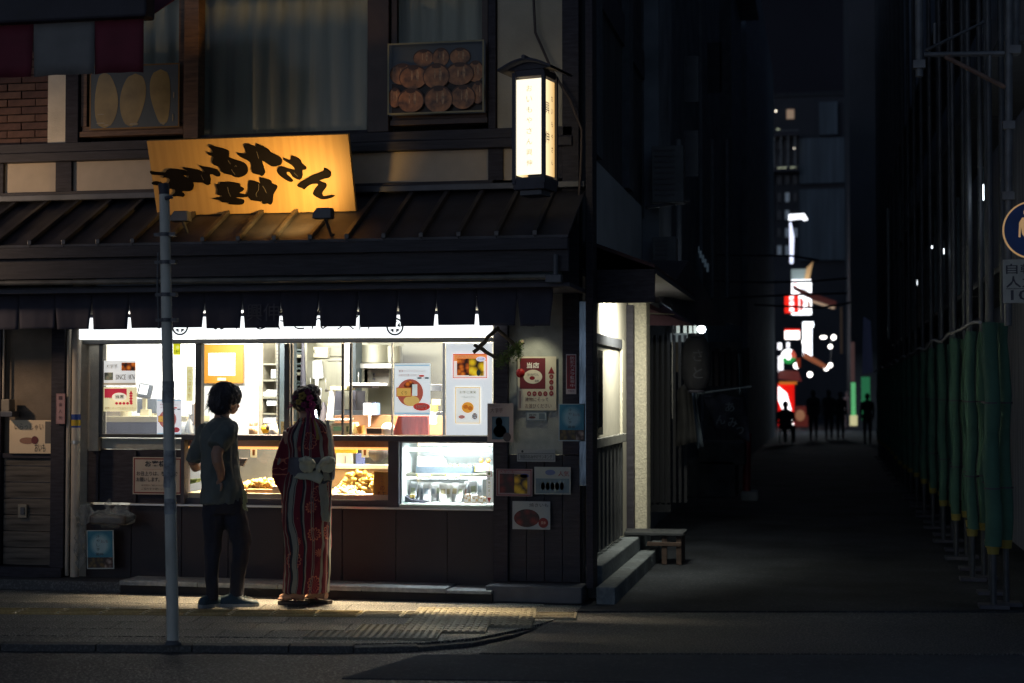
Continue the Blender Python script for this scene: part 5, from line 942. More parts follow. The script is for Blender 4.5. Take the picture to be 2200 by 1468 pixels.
m = MB().prism([at(1488, 656, 18.2), at(1510, 657, 18.2), at(1533, 678, 18.2), at(1500, 672, 18.2)], (0, .1, 0), mat('canopy_end_glow', (.6, .65, .65), .5, emit=.35)); one(m, 'lit_canopy', 'pale lit canopy edge above the round lamp', 'canopy')  # canopy edge glows to imitate the lamp's light on it
for k, a in enumerate((1453, 1468, 1480, 1490)): one(bp(a, 700, a+7, 716, 18.15, .02, mat('reflection_glow', (.5, .55, .5), .3, emit=.5)), 'reflection_strip', 'narrow glowing strip for a reflection left of the round lamp, '+ON[k]+' from the left', 'reflection', 'glowing reflections left of the round lamp')  # lamp reflections put in as glowing strips
# big paper lantern
p = at(1496, 838, 16.8); PL = root('paper_lantern', 'large unlit dark paper lantern with brush characters hanging in the alley', 'lantern', p); PL['keep'] = 0
pr = []
for k in range(25): t_ = k/24; pr.append((.155*(1-abs(2*t_-1)**3.2*.45)+(.004 if k % 2 else 0), .0+t_*.56))
MB().lathe((0, 0, 0), pr, mat('lantern_paper_dark', (.028, .029, .036), .8), 28).build('paper', PL)
MB().lathe((0, 0, -.03), [(.09, 0), (.09, .03)], M_black).build('ring', PL); MB().lathe((0, 0, .56), [(.09, 0), (.09, .035)], M_black).build('ring', PL)
m = MB(); m.text('さ', -.02, .08, .30, .42, -.158, M_black); m.text('と', -.02, .08, .12, .24, -.158, M_black); m.build('lettering', PL)
# hanging cloths and banner
def cloth(name, label, cat, px, Y, mt, seed=1, extra=None):
    vs = [at(*q, Y) for q in px]; n = 8; g = []; fs = []
    for i in range(n+1):
        for j in range(n+1):
            u, v = i/n, j/n; a = vs[0].lerp(vs[1], u); b = vs[3].lerp(vs[2], u); c_ = a.lerp(b, v); g.append(c_+Vector((0, .05*math.sin(u*9+seed)+.02*math.sin(u*17+v*4), 0)))
    for i in range(n):
        for j in range(n): q = i*(n+1)+j; fs.append((q, q+n+1, q+n+2, q+1))
    m = MB().add(g, fs, mt, True); c0 = centre(m)
    if extra: extra(m)
    o = one(m, name, label, cat); s_ = o.modifiers.new('s', 'SOLIDIFY'); s_.thickness = .004; return o
NBn = root('sweet_shop_banner', 'wind blown dark banner with pale characters hanging from a slanted bamboo rod', 'banner', at(1555, 940, 19)); 
m = MB().tube([at(1498, 846, 19), at(1614, 831, 19.3)], .014, mat('pale_rod', (.3, .34, .34), .5), 8); m.build('rod', NBn, 0, centre(m))
vs = []; fs = []; n = 10; q4 = [at(1508, 850, 19.1), at(1600, 850, 19.2), at(1612, 945, 19.2), at(1535, 925, 19.1)]
for i in range(n+1):
    for j in range(n+1): u, v = i/n, j/n; c_ = q4[0].lerp(q4[1], u).lerp(q4[3].lerp(q4[2], u), v); vs.append(c_+Vector((0, .07*math.sin(u*7+v*3), .03*math.sin(u*5))))
for i in range(n):
    for j in range(n): q = i*(n+1)+j; fs.append((q, q+n+1, q+n+2, q+1))
m = MB().add(vs, fs, mat('banner_navy', (.02, .024, .04), .8, var=.5, vs=7), True); o = m.build('cloth', NBn, 0, centre(m)); s_ = o.modifiers.new('s', 'SOLIDIFY'); s_.thickness = .004
m = MB(); ink = mat('banner_print', (.10, .12, .14), .8)
for ch, a, b, s_ in (('あ', 1568, 875, 20), ('ん', 1548, 902, 20), ('み', 1574, 908, 20), ('つ', 1590, 925, 16)): p0, p1 = at(a-s_/2, b+s_/2, 18.98), at(a+s_/2, b-s_/2, 18.98); m.text(ch, p0.x, p1.x, p0.z, p1.z, 18.98, ink, off=.01)
m.build('lettering', NBn, 0, centre(m))
cloth('hanging_cloth', 'grey green cloth hanging below the big paper lantern', 'cloth', [(1454, 838), (1484, 815), (1498, 950), (1452, 960)], 17.6, mat('cloth_grey', (.05, .05, .05), .8))
cloth('plastic_sheet', 'pale blue plastic sheet hanging right of the grey cloth', 'sheet', [(1478, 838), (1494, 840), (1512, 960), (1494, 965)], 17.8, mat('pale_blue_sheet', (.14, .18, .22), .5))
cloth('ribbon_strip', 'thin pale ribbon strip hanging above the bamboo rod', 'ribbon', [(1584, 760), (1592, 760), (1594, 835), (1588, 835)], 19.3, pc('3c4a50'))
for k, (a, y) in enumerate(((1584, 838), (1490, 848))): cloth('white_tie', ('white tie on the right half of the bamboo rod', 'white tie at the left end of the bamboo rod')[k], 'tie', [(a, y-4), (a+14, y-2), (a+8, y+12), (a+3, y+10)], 18.9, pc('5c686c'))
for k in range(7): one(bp(1520+k*13, 745+random.randint(0, 12), 1530+k*13, 830, 20.5+k*.4, .3, mat('clutter_%d' % (k % 3), [(.03, .035, .04), (.05, .04, .04), (.02, .03, .045)][k % 3], .7, var=.6)), 'shop_display', 'dim shop display behind the bamboo rod, '+ON[k]+' from the left', 'display', 'dim shop display panels in the alley')
for q, l in (((1470, 990, 1580, 1070), 'dark low shop stand on the left of the alley behind the bench'), ((1500, 950, 1600, 1000), 'dark shop counter under the wind blown banner')): one(bp(*q, 20.5, .8, mat('clutter_0', 0)), 'shop_stand', l, 'stand', None, .02)
RS = root('red_sign_post', 'dark red post on a pale concrete foot beside the shop banner', 'post', at(1608, 1078, 21)); m = bp(1591, 1056, 1629, 1078, 20.9, .4, mat('pale_foot', (.20, .22, .23), .8)); m.build('foot', RS, .03, centre(m)); m = MB().tube([at(1604, 1057, 21), at(1606, 930, 21)], .05, mat('dark_red_pole', (.16, .01, .02), .5), 10); m.build('shaft', RS, 0, centre(m))
# bench
BE = root('low_bench', 'low wooden step bench at the side door in the alley', 'bench', gd(1410, 1192)); bw = mat('bench_wood', (.08, .052, .04), .7, var=.3, vs=4, bump=.2, grain=(.5, 4, 4)); y0 = 15.1
def be(n_, m): m.build(n_, BE, .005, centre(m))
xa_, xb_ = at(1352, 1150, y0).x, at(1464, 1150, y0).x; zb2 = .275
be('leg', MB().box(xb_-.05, xb_, y0+.36, y0+.40, 0, zb2-.001, bw))
for k in range(4): be('slat', MB().box(xa_-.1, xb_+.02, y0-.02+k*.11, y0+.08+k*.11, zb2, zb2+.03, mat('bench_top', (.05, .055, .06), .6, var=.3)))
for x in ((xa_+xb_)/2+.06, xb_-.05): be('leg', MB().box(x, x+.05, y0, y0+.05, 0, zb2-.001, bw))
be('rail', MB().box(xa_+.17, xb_, y0-.012, y0-.001, zb2-.10, zb2-.06, bw))
# ================================================================ far end of the alley
def far(name, label, cat, q, Y, d, mt, group=None): return one(bp(*q, Y, d, mt), name, label, cat, group)
FB = building('far_left_building', 'dark building closing the left side of the far alley', [('wall', (-12, -1.95, 40.5, 62, -.1, 14), M_blk)], (-6, 50, 0))
p0, p1 = at(1618, 940, 110.0), at(1822, 205, 110.0)
AP = building('apartment_block', 'distant dim blue apartment block with lit balconies above the alley', [('wall', (p0.x-6, p1.x+8, 110.0, 122.0, -.1, p1.z+.0), mat('distant_wall', (.045, .05, .065), .8, var=.3, vs=.2)), ('roof', (p0.x-6, p1.x+8, 109.9, 122.0, p1.z+.01, p1.z+.3), mat('dark_roof_edge', (.04, .045, .055), .9))], (0, 84, 0))
def ap(n_, m): m.build(n_, AP, 0, centre(m))
for y in (285, 362): ap('balcony_slab', bp(1628, y, 1716, y+8, 108.5, 1.4, M_black)); ap('balcony_rail', bp(1628, y-6, 1716, y-2, 108.4, .05, mat('rail_grey', (.25, .27, .28), .5)))  # rails in plain light grey
for a, b, c_, d in ((1690, 235, 1706, 256),): ap('window', bp(a, b, c_, d, 109.9, .05, glow('apartment_curtain', (1, .66, .42), .16)))
for a, b in ((1629, 242), (1667, 239), (1657, 311), (1707, 319), (1657, 361)): p = at(a, b, 109.0); m = MB().ell(p, (.05, .05, .05), glow('porch_light', (1, .88, .7), 5), 8, 6); ap('porch_light', m)
for a, b, c_ in ((1670, 1690, 361), (1698, 1710, 360), (1645, 1653, 278), (1668, 1675, 278)): ap('lit_sill', bp(a, c_-1.5, b, c_+1, 109.5, .1, glow('sill_light', (.85, .9, .6), .35)))
for k in range(6): ap('balcony_post', bp(1632+k*15, 292, 1634+k*15, 360, 108.6, .1, mat('rail_grey', 0)))
for k, (a, t_, b, bo) in enumerate(((1718, 295, 1815, 395), (1718, 405, 1815, 560), (1760, 218, 1799, 290))): ap('wall_panel', bp(a, t_, b, bo, 109.5, .3, mat('blue_grey_facade', (.11, .145, .18), .8, var=.3, vs=1, grain=(3, 1, .2))))
# lit signs
random.seed(31)
for r_ in range(7):
    for c_ in range(5):
        a, b = 1636+c_*17, 300+r_*38; ap('window', bp(a, b, a+9, b+20, 109.85, .05, mat('dim_far_window', (.03, .035, .05), .3) if random.random() < .8 else glow('dim_lit_window', (.5, .6, .7), .07)))
_at = at
def at(px, py, Y): return _at(px, py, Y+33)     # the far cluster stands some seventy to eighty metres away
SIGN = lambda n_, c_=0, s_=0: MC.get('sign_'+n_) or glow('sign_'+n_, hx(c_), s_)
SL = root('street_lamp', 'bright street lamp with a flat head on a lit pole in the far alley', 'street lamp', at(1700, 560, 46))
m = MB().prism([at(1694, 461, 46), at(1728, 459, 46), at(1736, 472, 46), at(1727, 474, 46), at(1722, 470, 46), at(1694, 473, 46)], (0, .15, 0), SIGN('lamp', 'f4f8ff', 2.2)); m.build('lamp_head', SL, 0, centre(m)); m = MB().prism([at(1696, 478, 46), at(1700, 478, 46), at(1706, 510, 46), at(1704, 566, 46), at(1697, 566, 46)], (0, .1, 0), SIGN('pole', 'dfe6ff', 1.6)); m.build('pole', SL, 0, centre(m))
for k in (464, 468): m = bp(1690, k, 1722, k+1.2, 45.95, .04, M_black); m.build('lamp_bar', SL, 0, centre(m))
far('grey_gable_sign', 'pale grey slanted sign on top of the white box sign', 'sign', (1700, 578, 1735, 601), 45, .3, SIGN('gable', '90a0a0', .35)); one(MB().prism([at(1733, 575, 44.8), at(1747, 562, 44.8), at(1739, 600, 44.8), at(1728, 600, 44.8)], (0, .2, 0), SIGN('cream', 'c8a070', .5)), 'cream_gable_sign', 'cream slanted sign beside the grey gable sign', 'sign')
BX = root('white_box_sign', 'tall bright white box sign with yellow marks at the end of the alley', 'sign', at(1722, 676, 44)); m = bp(1701, 601, 1743, 676, 44, .4, SIGN('white', 'f4faff', 3)); m.build('panel', BX, 0, centre(m)); m = bp(1735, 648, 1741, 662, 43.98, .01, pc('e0b050')); m.build('yellow_mark', BX, 0, centre(m)); m = bp(1718, 640, 1725, 668, 43.98, .01, SIGN('redmark', 'd04030', .8)); m.build('red_mark', BX, 0, centre(m))
RX = root('red_white_sign', 'square red and white lit sign left of the white box sign', 'sign', at(1700, 672, 43)); m = bp(1686, 633, 1716, 672, 43, .3, SIGN('red', 'ff2818', 1.0)); m.build('panel', RX, 0, centre(m))
m = MB()
for y in (636, 648, 660): p0, p1 = at(1696, y+10, 42.98), at(1706, y, 42.98); m.text('焼' if y < 640 else 'き' if y < 650 else '鳥', p0.x, p1.x, p0.z, p1.z, p0.y, SIGN('w2', 'ffffff', 3), off=.02)
m.build('lettering', RX, 0, centre(m))
far('red_top_sign', 'small white lit sign with a red upper edge below the red and white sign', 'sign', (1686, 711, 1718, 729), 42, .3, SIGN('w3', 'fff4ee', 2.6)); far('red_sign_edge', 'red strip on top of the small white lit sign', 'sign strip', (1686, 707, 1718, 711), 42, .3, SIGN('red'))
far('tall_white_sign', 'tall narrow white lit sign right of the small white sign', 'sign', (1725, 692, 1744, 765), 45, .3, SIGN('w4', 'f0f8ff', 3)); far('white_sign_edge', 'short white arm at the top of the tall narrow white sign', 'sign', (1738, 692, 1748, 703), 44.9, .2, SIGN('w4', 0, 0))
far('mid_white_sign', 'white lit patch under the small white sign', 'sign', (1672, 766, 1682, 800), 41, .2, SIGN('w5', 'f8f8ff', 2)); far('small_window_light', 'small lit window left of the round sign', 'lit window', (1671, 737, 1679, 751), 41, .2, SIGN('w5', 0, 0)); far('small_window_light', 'small lit window right above the round sign', 'lit window', (1690, 736, 1696, 747), 41, .2, SIGN('w5', 0, 0))
p = at(1694, 766, 41); RD = root('round_sign', 'round green white and red lit sign', 'sign', p)
rr = .34
for nm, mt, a0, a1 in (('green_part', SIGN('green', '30a050', .8), 195, 345), ('white_part', SIGN('w6', 'ffffff', 2.4), 60, 195), ('red_part', SIGN('redp', 'd8604c', .8), -15, 60)):
    pts = [p]+[p+Vector((rr*math.cos(math.radians(a)), 0, rr*math.sin(math.radians(a)))) for a in range(a0, a1+1, 5)]; m = MB().prism(pts[::-1], (0, .1, 0), mt); m.build(nm, RD, 0, centre(m))
m = MB().ell(p+Vector((0, -.02, 0)), (.12, .02, .16), SIGN('w6', 0, 0), 12, 8); m.build('centre_mark', RD, 0, centre(m))
far('orange_window', 'small orange and green lit window at the left of the far signs', 'lit window', (1633, 760, 1642, 786), 34, .1, SIGN('og', 'c8a070', .8))
far('white_slit_light', 'thin white light slit at the far left of the signs', 'lit window', (1651, 712, 1655, 723), 36, .1, SIGN('w5', 0, 0)); far('dull_red_sign', 'dull red panel right of the round sign', 'sign', (1711, 770, 1720, 790), 42, .1, SIGN('dr', 'a03c20', .25))
AR = root('far_red_awning', 'dark red awning over the bright red shop front', 'awning', at(1697, 822, 40)); m = MB().prism([at(1673, 795, 40.5), at(1715, 798, 40.5), at(1723, 820, 39.5), at(1672, 814, 39.5)], (0, .1, 0), mat('far_red', (.22, .02, .02), .7, emit=.12, ecol=(.5, .03, .02))); m.build('cloth', AR, 0, centre(m))  # red cloth given a glow for the light falling on it
SF = root('lit_shop_entrance', 'glowing red and white shop front at the far left of the alley end', 'shop front', at(1690, 915, 41)); m = bp(1672, 824, 1706, 916, 41, .2, SIGN('rfront', 'f01810', .8)); m.build('panel', SF, 0, centre(m)); m = MB().prism([at(1672, 830, 40.97), at(1690, 845, 40.97), at(1700, 880, 40.97), at(1706, 916, 40.97), at(1696, 916, 40.97), at(1672, 860, 40.97)], (0, .01, 0), SIGN('w6', 0, 0)); m.build('white_shape', SF, 0, centre(m)); m = bp(1674, 820, 1712, 826, 40.9, .2, SIGN('or', 'e08030', .6)); m.build('canopy_edge', SF, 0, centre(m))
far('silver_shutter_light', 'narrow silvery light left of the red shop front', 'lit window', (1651, 862, 1656, 905), 36, .1, SIGN('sil', 'e0d8d8', .9)); far('silver_shutter_light', 'dim narrow silvery light beside the seated person', 'lit window', (1642, 838, 1645, 885), 34, .1, SIGN('dim', '8890a0', .25))
PS = root('poster_board', 'standing poster board with a face like picture right of the red shop front', 'poster board', at(1720, 918, 38)); m = bp(1706, 873, 1736, 917, 38, .1, SIGN('pb', '7a3028', .22)); m.build('board', PS, 0, centre(m)); m = MB().ell(at(1719, 893, 37.97), (.21, .01, .25), SIGN('pbf', 'b07858', .4), 12, 8); m.build('printed_picture', PS, 0, centre(m))
for k, (q, l) in enumerate((([(1701, 612), (1745, 630), (1797, 648), (1797, 660), (1745, 645), (1704, 622)], 'dull red long awning slanting right from the white box sign'), ([(1726, 757), (1732, 758), (1778, 786), (1774, 794), (1725, 768)], 'orange brown slanting awning under the tall narrow sign'))):
    one(MB().prism([at(a, b, 43-k) for a, b in q], (0, .2, 0), SIGN('aw%d' % k, ('6a3a38', 'b06848')[k], (.22, .45)[k])), 'slanted_awning', l, 'awning')  # awning cloth glows to imitate street light on it
one(MB().prism([at(a, b, 42.9) for a, b in [(1745, 645), (1795, 661), (1790, 664), (1745, 650)]], (0, .1, 0), SIGN('awe', 'd8b898', .5)), 'light_strip', 'cream light edge under the dull red long awning', 'light strip')  # the awning's light edge, put in as a glowing strip
for a, b, r_, s_, l in ((1791, 725, .085, 5, 'uppermost round white globe at the right of the far lights'), (1784, 745, .07, 5, 'round globe just under the upper right globe'), (1784, 785, .075, 5, 'white globe beside the awning end'), (1775, 791, .09, 5, 'bright lamp at the end of the orange brown awning'), (1740, 805, .09, 4, 'lamp under the tall narrow sign'), (1711, 786, .10, 3, 'lamp right of the round sign'), (1729, 735, .1, 3, 'lamp at the foot of the tall narrow white sign')):
    one(MB().ell(at(a, b, 50), (r_*1.4, r_*1.2, r_*1.5), glow('globe_light', (1, .96, .9), 5), 14, 10), 'globe_lamp', l, 'lamp')
one(MB().ell(at(1769, 725, 50), (.17, .1, .08), glow('globe_light', 0, 0), 14, 10), 'globe_lamp', 'flat oval lamp left of the upper right globes', 'lamp')
one(MB().tube([at(1784, 785, 50.2), at(1786, 725, 50.2), at(1791, 722, 50.2)], .03, M_dgrey, 6), 'lamp_post', 'thin post carrying the right hand globes', 'post')
def signtext(name, label_root, chars, x, y0, dy, sz, Y, ink):
    for k, ch in enumerate(chars):
        m = MB(); p0, p1 = at(x-sz/2, y0+k*dy+sz/2, Y), at(x+sz/2, y0+k*dy-sz/2, Y); m.text(ch, p0.x, p1.x, p0.z, p1.z, p0.y, ink, off=.01); m.build('lettering', label_root, 0, centre(m))
inkd = mat('sign_ink_dark', (.10, .09, .12), .6); signtext('t', BX, '居酒屋', 1730, 618, 17, 13, 43.97, inkd); signtext('t', BX, '酒', 1709, 612, 10, 9, 43.97, SIGN('redmark'))
at = _at
# overhead wires
for q, l in (([(1480, 602), (1640, 607), (1740, 605), (1820, 598)], 'dark overhead wire crossing above the box sign'), ([(1560, 640), (1700, 634), (1820, 630)], 'dark overhead wire crossing the red awning'), ([(1540, 548), (1700, 550), (1760, 560)], 'upper thin overhead wire across the street lamp'), ([(1620, 655), (1760, 662), (1830, 650)], 'lowest overhead wire under the red awning')): one(MB().tube([at(a, b, 30) for a, b in q], .02, M_black, 5), 'overhead_wire', l, 'wire')
# far right: green lit poles, pale sheet
far('lit_green_post', 'bright green wrapped post lit at the far end of the scaffold', 'post', (1829, 822, 1838, 905), 68, .15, mat('lit_green', (.08, .45, .16), .7, emit=.35, ecol=(.25, 1, .4))); far('lit_green_post', 'second broader green wrapped post lit near the far end of the scaffold', 'post', (1851, 810, 1869, 902), 64, .2, mat('lit_green2', (.04, .22, .10), .7, emit=.16, ecol=(.1, .7, .3)))  # light on the two posts is put in as glow
far('lit_block', 'white lit foot under the far green post', 'block', (1826, 893, 1842, 915), 67.6, .2, SIGN('foot', 'f0e8b0', .6)); far('pinkish_pipe', 'dim pinkish pipe above the far green post', 'pipe', (1828, 735, 1836, 820), 45, .1, SIGN('pip', '8a6a68', .18)); far('pinkish_pipe', 'thin dim pipe further left above the far green post', 'pipe', (1805, 660, 1810, 760), 48, .1, SIGN('pip2', '6a5a50', .12))  # foot and pipes glow in place of light falling on them
cloth('bluish_sheet', 'pale bluish tarpaulin hanging at the far end of the scaffold', 'tarpaulin', [(1855, 680), (1870, 690), (1876, 800), (1853, 805)], 42, SIGN('tarp', '343c58', .12))  # tarpaulin glows in place of light falling on it
# added unseen light that brightens the ground at the end of the alley
lamp('AREA', 'added_alley_light', (-.3, 68, 4.2), 90, (.8, .92, 1), 1.5, aim=(.2, 67, 0))
FR_ = building('far_right_building', 'dark building closing the right side of the far alley', [('wall', (at(1826, 500, 72).x, 14, 72, 90, -.1, 26), mat('far_right_wall', (.07, .075, .09), .9, vs=.3))], (6, 64, 0))
# ================================================================ scaffold on the right
RB = building('scaffolded_building', 'dark building wrapped behind the scaffold along the right side of the alley', [('wall', (2.0, 12, 12.9, 58, -.1, 24), mat('dark_netting', (.30, .32, .38), .9, var=.5, vs=3, grain=(4, 4, .3)))], (6, 30, 0))
Mg = mat('green_foam_pad', (.05, .13, .095), .85, var=.2, vs=5, bump=.3, bs=12); My = mat('yellow_tape', (.26, .21, .04), .6); Mpole = mat('galvanised_tube', (.06, .068, .08), .5, metal=.2, var=.3)
ynum = 17
def standard(x, y, off, lab):
    R = root('scaffold_pole', lab, 'scaffold pole', (x, y, 0), 'padded scaffold poles along the alley'); R['keep'] = 0
    lo = .42+.03*math.sin(y*3+off)
    MB().tube([(0, 0, .02), (0, 0, 15)], .024, Mpole, 10).build('tube', R)
    rr_ = [(.058 if y < 12.6 else .043)+random.uniform(-.007, .009) for k in range(13)]; m = MB().tube([(.01*math.sin(k+y), 0, lo+.05+(2.12-lo)*k/12) for k in range(13)], rr_, Mg, 16); m.build('foam_pad', R)
    MB().tube([(0, 0, lo-.01), (0, 0, lo+.055)], [.042, .050], My, 14).build('tape_band', R)
    for h in (.9, 1.55): MB().tube([(0, 0, h), (0, 0, h+.012)], .062, M_black, 12).build('tie', R)
    MB().box(-.11, .11, -.09, .09, 0, .03, mat('base_plank', (.08, .08, .10), .8)).build('base_plate', R, .004)
    return R
nm = ['nearest', 'second', 'third', 'fourth', 'fifth', 'sixth', 'seventh', 'eighth', 'ninth', 'tenth', 'eleventh', 'twelfth', 'thirteenth', 'fourteenth', 'fifteenth', 'sixteenth', 'seventeenth']
for k in range(ynum):
    y = 12.55+1.8*k; x = 1.235+.004*k
    standard(x, y, 0, nm[k]+' green padded scaffold pole from the street, front one of its pair' if k else 'nearest broad green padded scaffold pole with a yellow taped foot, front of its pair')
    standard(x+.11, y+.16, 1, nm[k]+' green padded scaffold pole from the street, rear one of its pair')
for k in range(9):
    y = 13.4+1.8*k; standard(1.30, y, 2, 'single green padded pole between the '+nm[k]+' and '+nm[k+1]+' pairs from the street')
rp = MB(); pts = []
for k in range(60): t_ = k/59; y = 12.5+t_*31; pts.append((1.15+.07*t_, y, 2.21+.02*math.sin(k*1.3)-.04*abs(math.sin(y*math.pi/3.6))))
one(rp.tube(pts, .014, mat('pale_rope', (.34, .34, .36), .7), 6), 'scaffold_rope', 'pale rope strung along the tops of the green padded poles', 'rope')
SG = root('scaffold', 'steel scaffold frame of tubes overhead at the upper right', 'scaffold', (1.5, 12.4, 2.4))
def sg(n_, m): m.build(n_, SG, 0, centre(m))
Ys = 12.3
Mp2 = mat('scaffold_steel', (.13, .14, .155), .5, metal=.2, var=.35, vs=6)
sg('standard', MB().tube([at(1974, -60, Ys), at(1975, 165, Ys)], .030, Mp2, 12)); sg('standard', MB().tube([at(2168, -80, Ys), at(2166, 700, Ys)], .028, Mp2, 12)); sg('standard', MB().tube([at(2182, -80, Ys+.1), at(2181, 120, Ys+.1)], .03, Mp2, 12))
sg('ledger', MB().tube([at(1985, 118, Ys), at(2158, 115, Ys)], .020, Mp2, 10)); sg('brace', MB().tube([at(2030, 122, Ys), at(2160, 188, Ys)], .018, mat('rusty_brace', (.16, .10, .08), .6, var=.6, vs=4), 10)); sg('brace', MB().tube([at(1990, 108, Ys+.6), at(2130, 40, Ys+.9)], .012, Mp2, 8)); sg('upright', MB().tube([at(2127, 118, Ys), at(2126, 170, Ys)], .014, Mp2, 8)); sg('upright', MB().tube([at(2008, 50, Ys+.5), at(2008, 95, Ys+.5)], .012, Mp2, 8))
for a, b in ((1975, 137), (2168, 268), (2167, 420), (2181, 105)): sg('coupler', bp(a-13, b-9, a+13, b+9, Ys-.04, .08, Mp2))
for k in range(8):
    for z in (2.6, 4.4, 6.2): sg('walk_board', MB().box(1.36, 1.9, 12.9+3.6*k, 12.9+3.6*k+3.5, z, z+.05, mat('walk_board_grey', (.07, .075, .085), .6)))
WL = [((2112, 396, 2118, 430), 14.2), ((2121, 404, 2127, 428), 14.2), ((2022, 534, 2029, 546), 18), ((2001, 528, 2004, 534), 19), ((1965, 602, 1971, 613), 24)]
for k, (q, Y) in enumerate(WL): far('site_lamp', ('bright site lamp behind the scaffold near the round traffic sign', 'narrow site lamp right of the brightest one behind the scaffold', 'small site lamp in the middle of the scaffold', 'tiny site lamp left of the small middle one', 'small site lamp far along the scaffold')[k], 'lamp', q, Y, .03, glow('site_glow', (.85, .95, 1), 2.5))
lamp('POINT', 'site_lamp_light', at(2118, 410, 14.0), 1.3, (.8, .9, 1), .05)
random.seed(21)
for k in range(14): a = 1910+k*17+random.randint(-5, 5); far('highlight_strip', 'dim vertical strip drawn as a highlight behind the scaffold, '+ON[k]+' from the left', 'strip', (a, 400+random.randint(-60, 120), a+3, 700+random.randint(-80, 60)), 15+(14-k)*1.2, .01, mat('strip_teal', (.04, .09, .11), .3, var=.5), 'drawn highlight strips behind the scaffold')  # teal strips standing in for faint vertical highlights on the netting
# traffic sign
p = at(2219, 494, 11.3); TSg = root('pedestrian_sign', 'round blue traffic sign with a walking figure cut off by the right edge', 'traffic sign', p); TSg['keep'] = 0
sb = mat('sign_blue', (.012, .06, .25), .45, var=.2, vs=9); swt = mat('sign_cream', (.34, .29, .22), .5, var=.2, vs=12)
MB().lathe((0, 0, 0), [(.2, 0), (.2, .012)], swt, 48, 'y').build('rim', TSg); MB().disc((0, 0), .189, .189, -.002, sb, 48).build('face', TSg)
m = MB(); m.disc((-.035, .12), .026, .03, -.0035, swt)
m.poly([(x, -.0032, z) for x, z in [(-.07, .085), (-.02, .09), (.01, .05), (.02, -.04), (-.005, -.04), (-.01, -.16), (-.05, -.165), (-.055, -.05), (-.07, -.03), (-.078, .02), (-.082, -.05), (-.095, -.05), (-.09, .05)]], swt); m.disc((.06, .03), .02, .022, -.0035, swt); m.poly([(x, -.0032, z) for x, z in [(.035, .0), (.085, .0), (.08, -.15), (.04, -.15)]], swt); m.build('walking_figures', TSg)
p = at(2222, 604, 11.28); T2 = root('bicycle_rule_plate', 'white plate with black characters and the number ten under the blue round sign', 'sign plate', p); T2['keep'] = 0
MB().box(-.205, .205, 0, .01, -.15, .15, mat('sign_plate_white', (.42, .42, .38), .5, var=.15, vs=12)).build('plate', T2, .018)
m = MB(); m.text('自転車・', -.185, .19, .05, .12, -.0012, M_black, off=.01); m.text('人力車', -.185, .12, -.045, .035, -.0012, M_black, off=.01); m.box(-.185, .19, -.0013, 0, -.053, -.049, M_black); m.text('10-20', -.155, .18, -.13, -.06, -.0012, M_black, off=.012); m.build('lettering', T2)
one(MB().tube([gd(2236, 1370)+Vector((0, 0, 0)), Vector((gd(2236, 1370).x, gd(2236, 1370).y, 3.6))], .03, Mp2, 14), 'sign_post', 'steel post of the blue traffic sign just beyond the right edge', 'post')

building('sky_block', 'added dark block hiding the sky between the alley roofs', [('wall', (at(1540, 500, 150).x, at(1900, 500, 150).x, 150, 165, -.1, at(1700, -260, 150).z), mat('sky_block_wall', (.022, .022, .034), .9, var=.2, vs=.1)), ('roof', (at(1530, 500, 150).x, at(1910, 500, 150).x, 149, 166, at(1700, -260, 150).z+.01, at(1700, -270, 150).z), M_blk)], (0, 125, 0))  # added block that keeps the brightened night sky out of view
# ================================================================ people
def view_root(name, px, py, label, cat='person', z=0):
    b = gd(px, py, z); az = math.atan2(b.x, b.y); o = bpy.data.objects.new(name, None); C.objects.link(o); o.location = b; o.rotation_euler = (0, 0, -az); o['keep'] = 0; tag(o, label, cat)
    return o, FPX/(b.x*-math.sin(TH)+b.y*math.cos(TH)), b
def stack(rings, n=40, cap=True, fold=0, seed=0):          # rings: (x, y, z, rx, ry) joined into one closed surface
    vs = []; fs = []
    for i, (x, y, z, rx, ry) in enumerate(rings):
        for k in range(n):
            q = 2*math.pi*k/n; w_ = 1+fold*noise.noise(Vector((math.cos(q)*2.2+seed, math.sin(q)*2.2, z*3)))
            vs.append((x+rx*w_*math.copysign(abs(math.cos(q))**.9, math.cos(q)), y+ry*w_*math.copysign(abs(math.sin(q))**.9, math.sin(q)), z))
    for i in range(len(rings)-1):
        for k in range(n): fs.append((i*n+k, i*n+(k+1) % n, (i+1)*n+(k+1) % n, (i+1)*n+k))
    if cap: fs.append(tuple(range(n))[::-1]); fs.append(tuple(range((len(rings)-1)*n, len(rings)*n)))
    return vs, fs
def interp(rings, step=.02):
    out = []
    for a, b in zip(rings, rings[1:]):
        k = max(1, int(abs(b[2]-a[2])/step)) if abs(b[2]-a[2]) > 1e-4 else 1
        for j in range(k):
            t_ = j/k; s_ = t_*t_*(3-2*t_)*.5+t_*.5; out.append(tuple(a[i]*(1-s_)+b[i]*s_ for i in range(5)))
    out.append(rings[-1]); return out
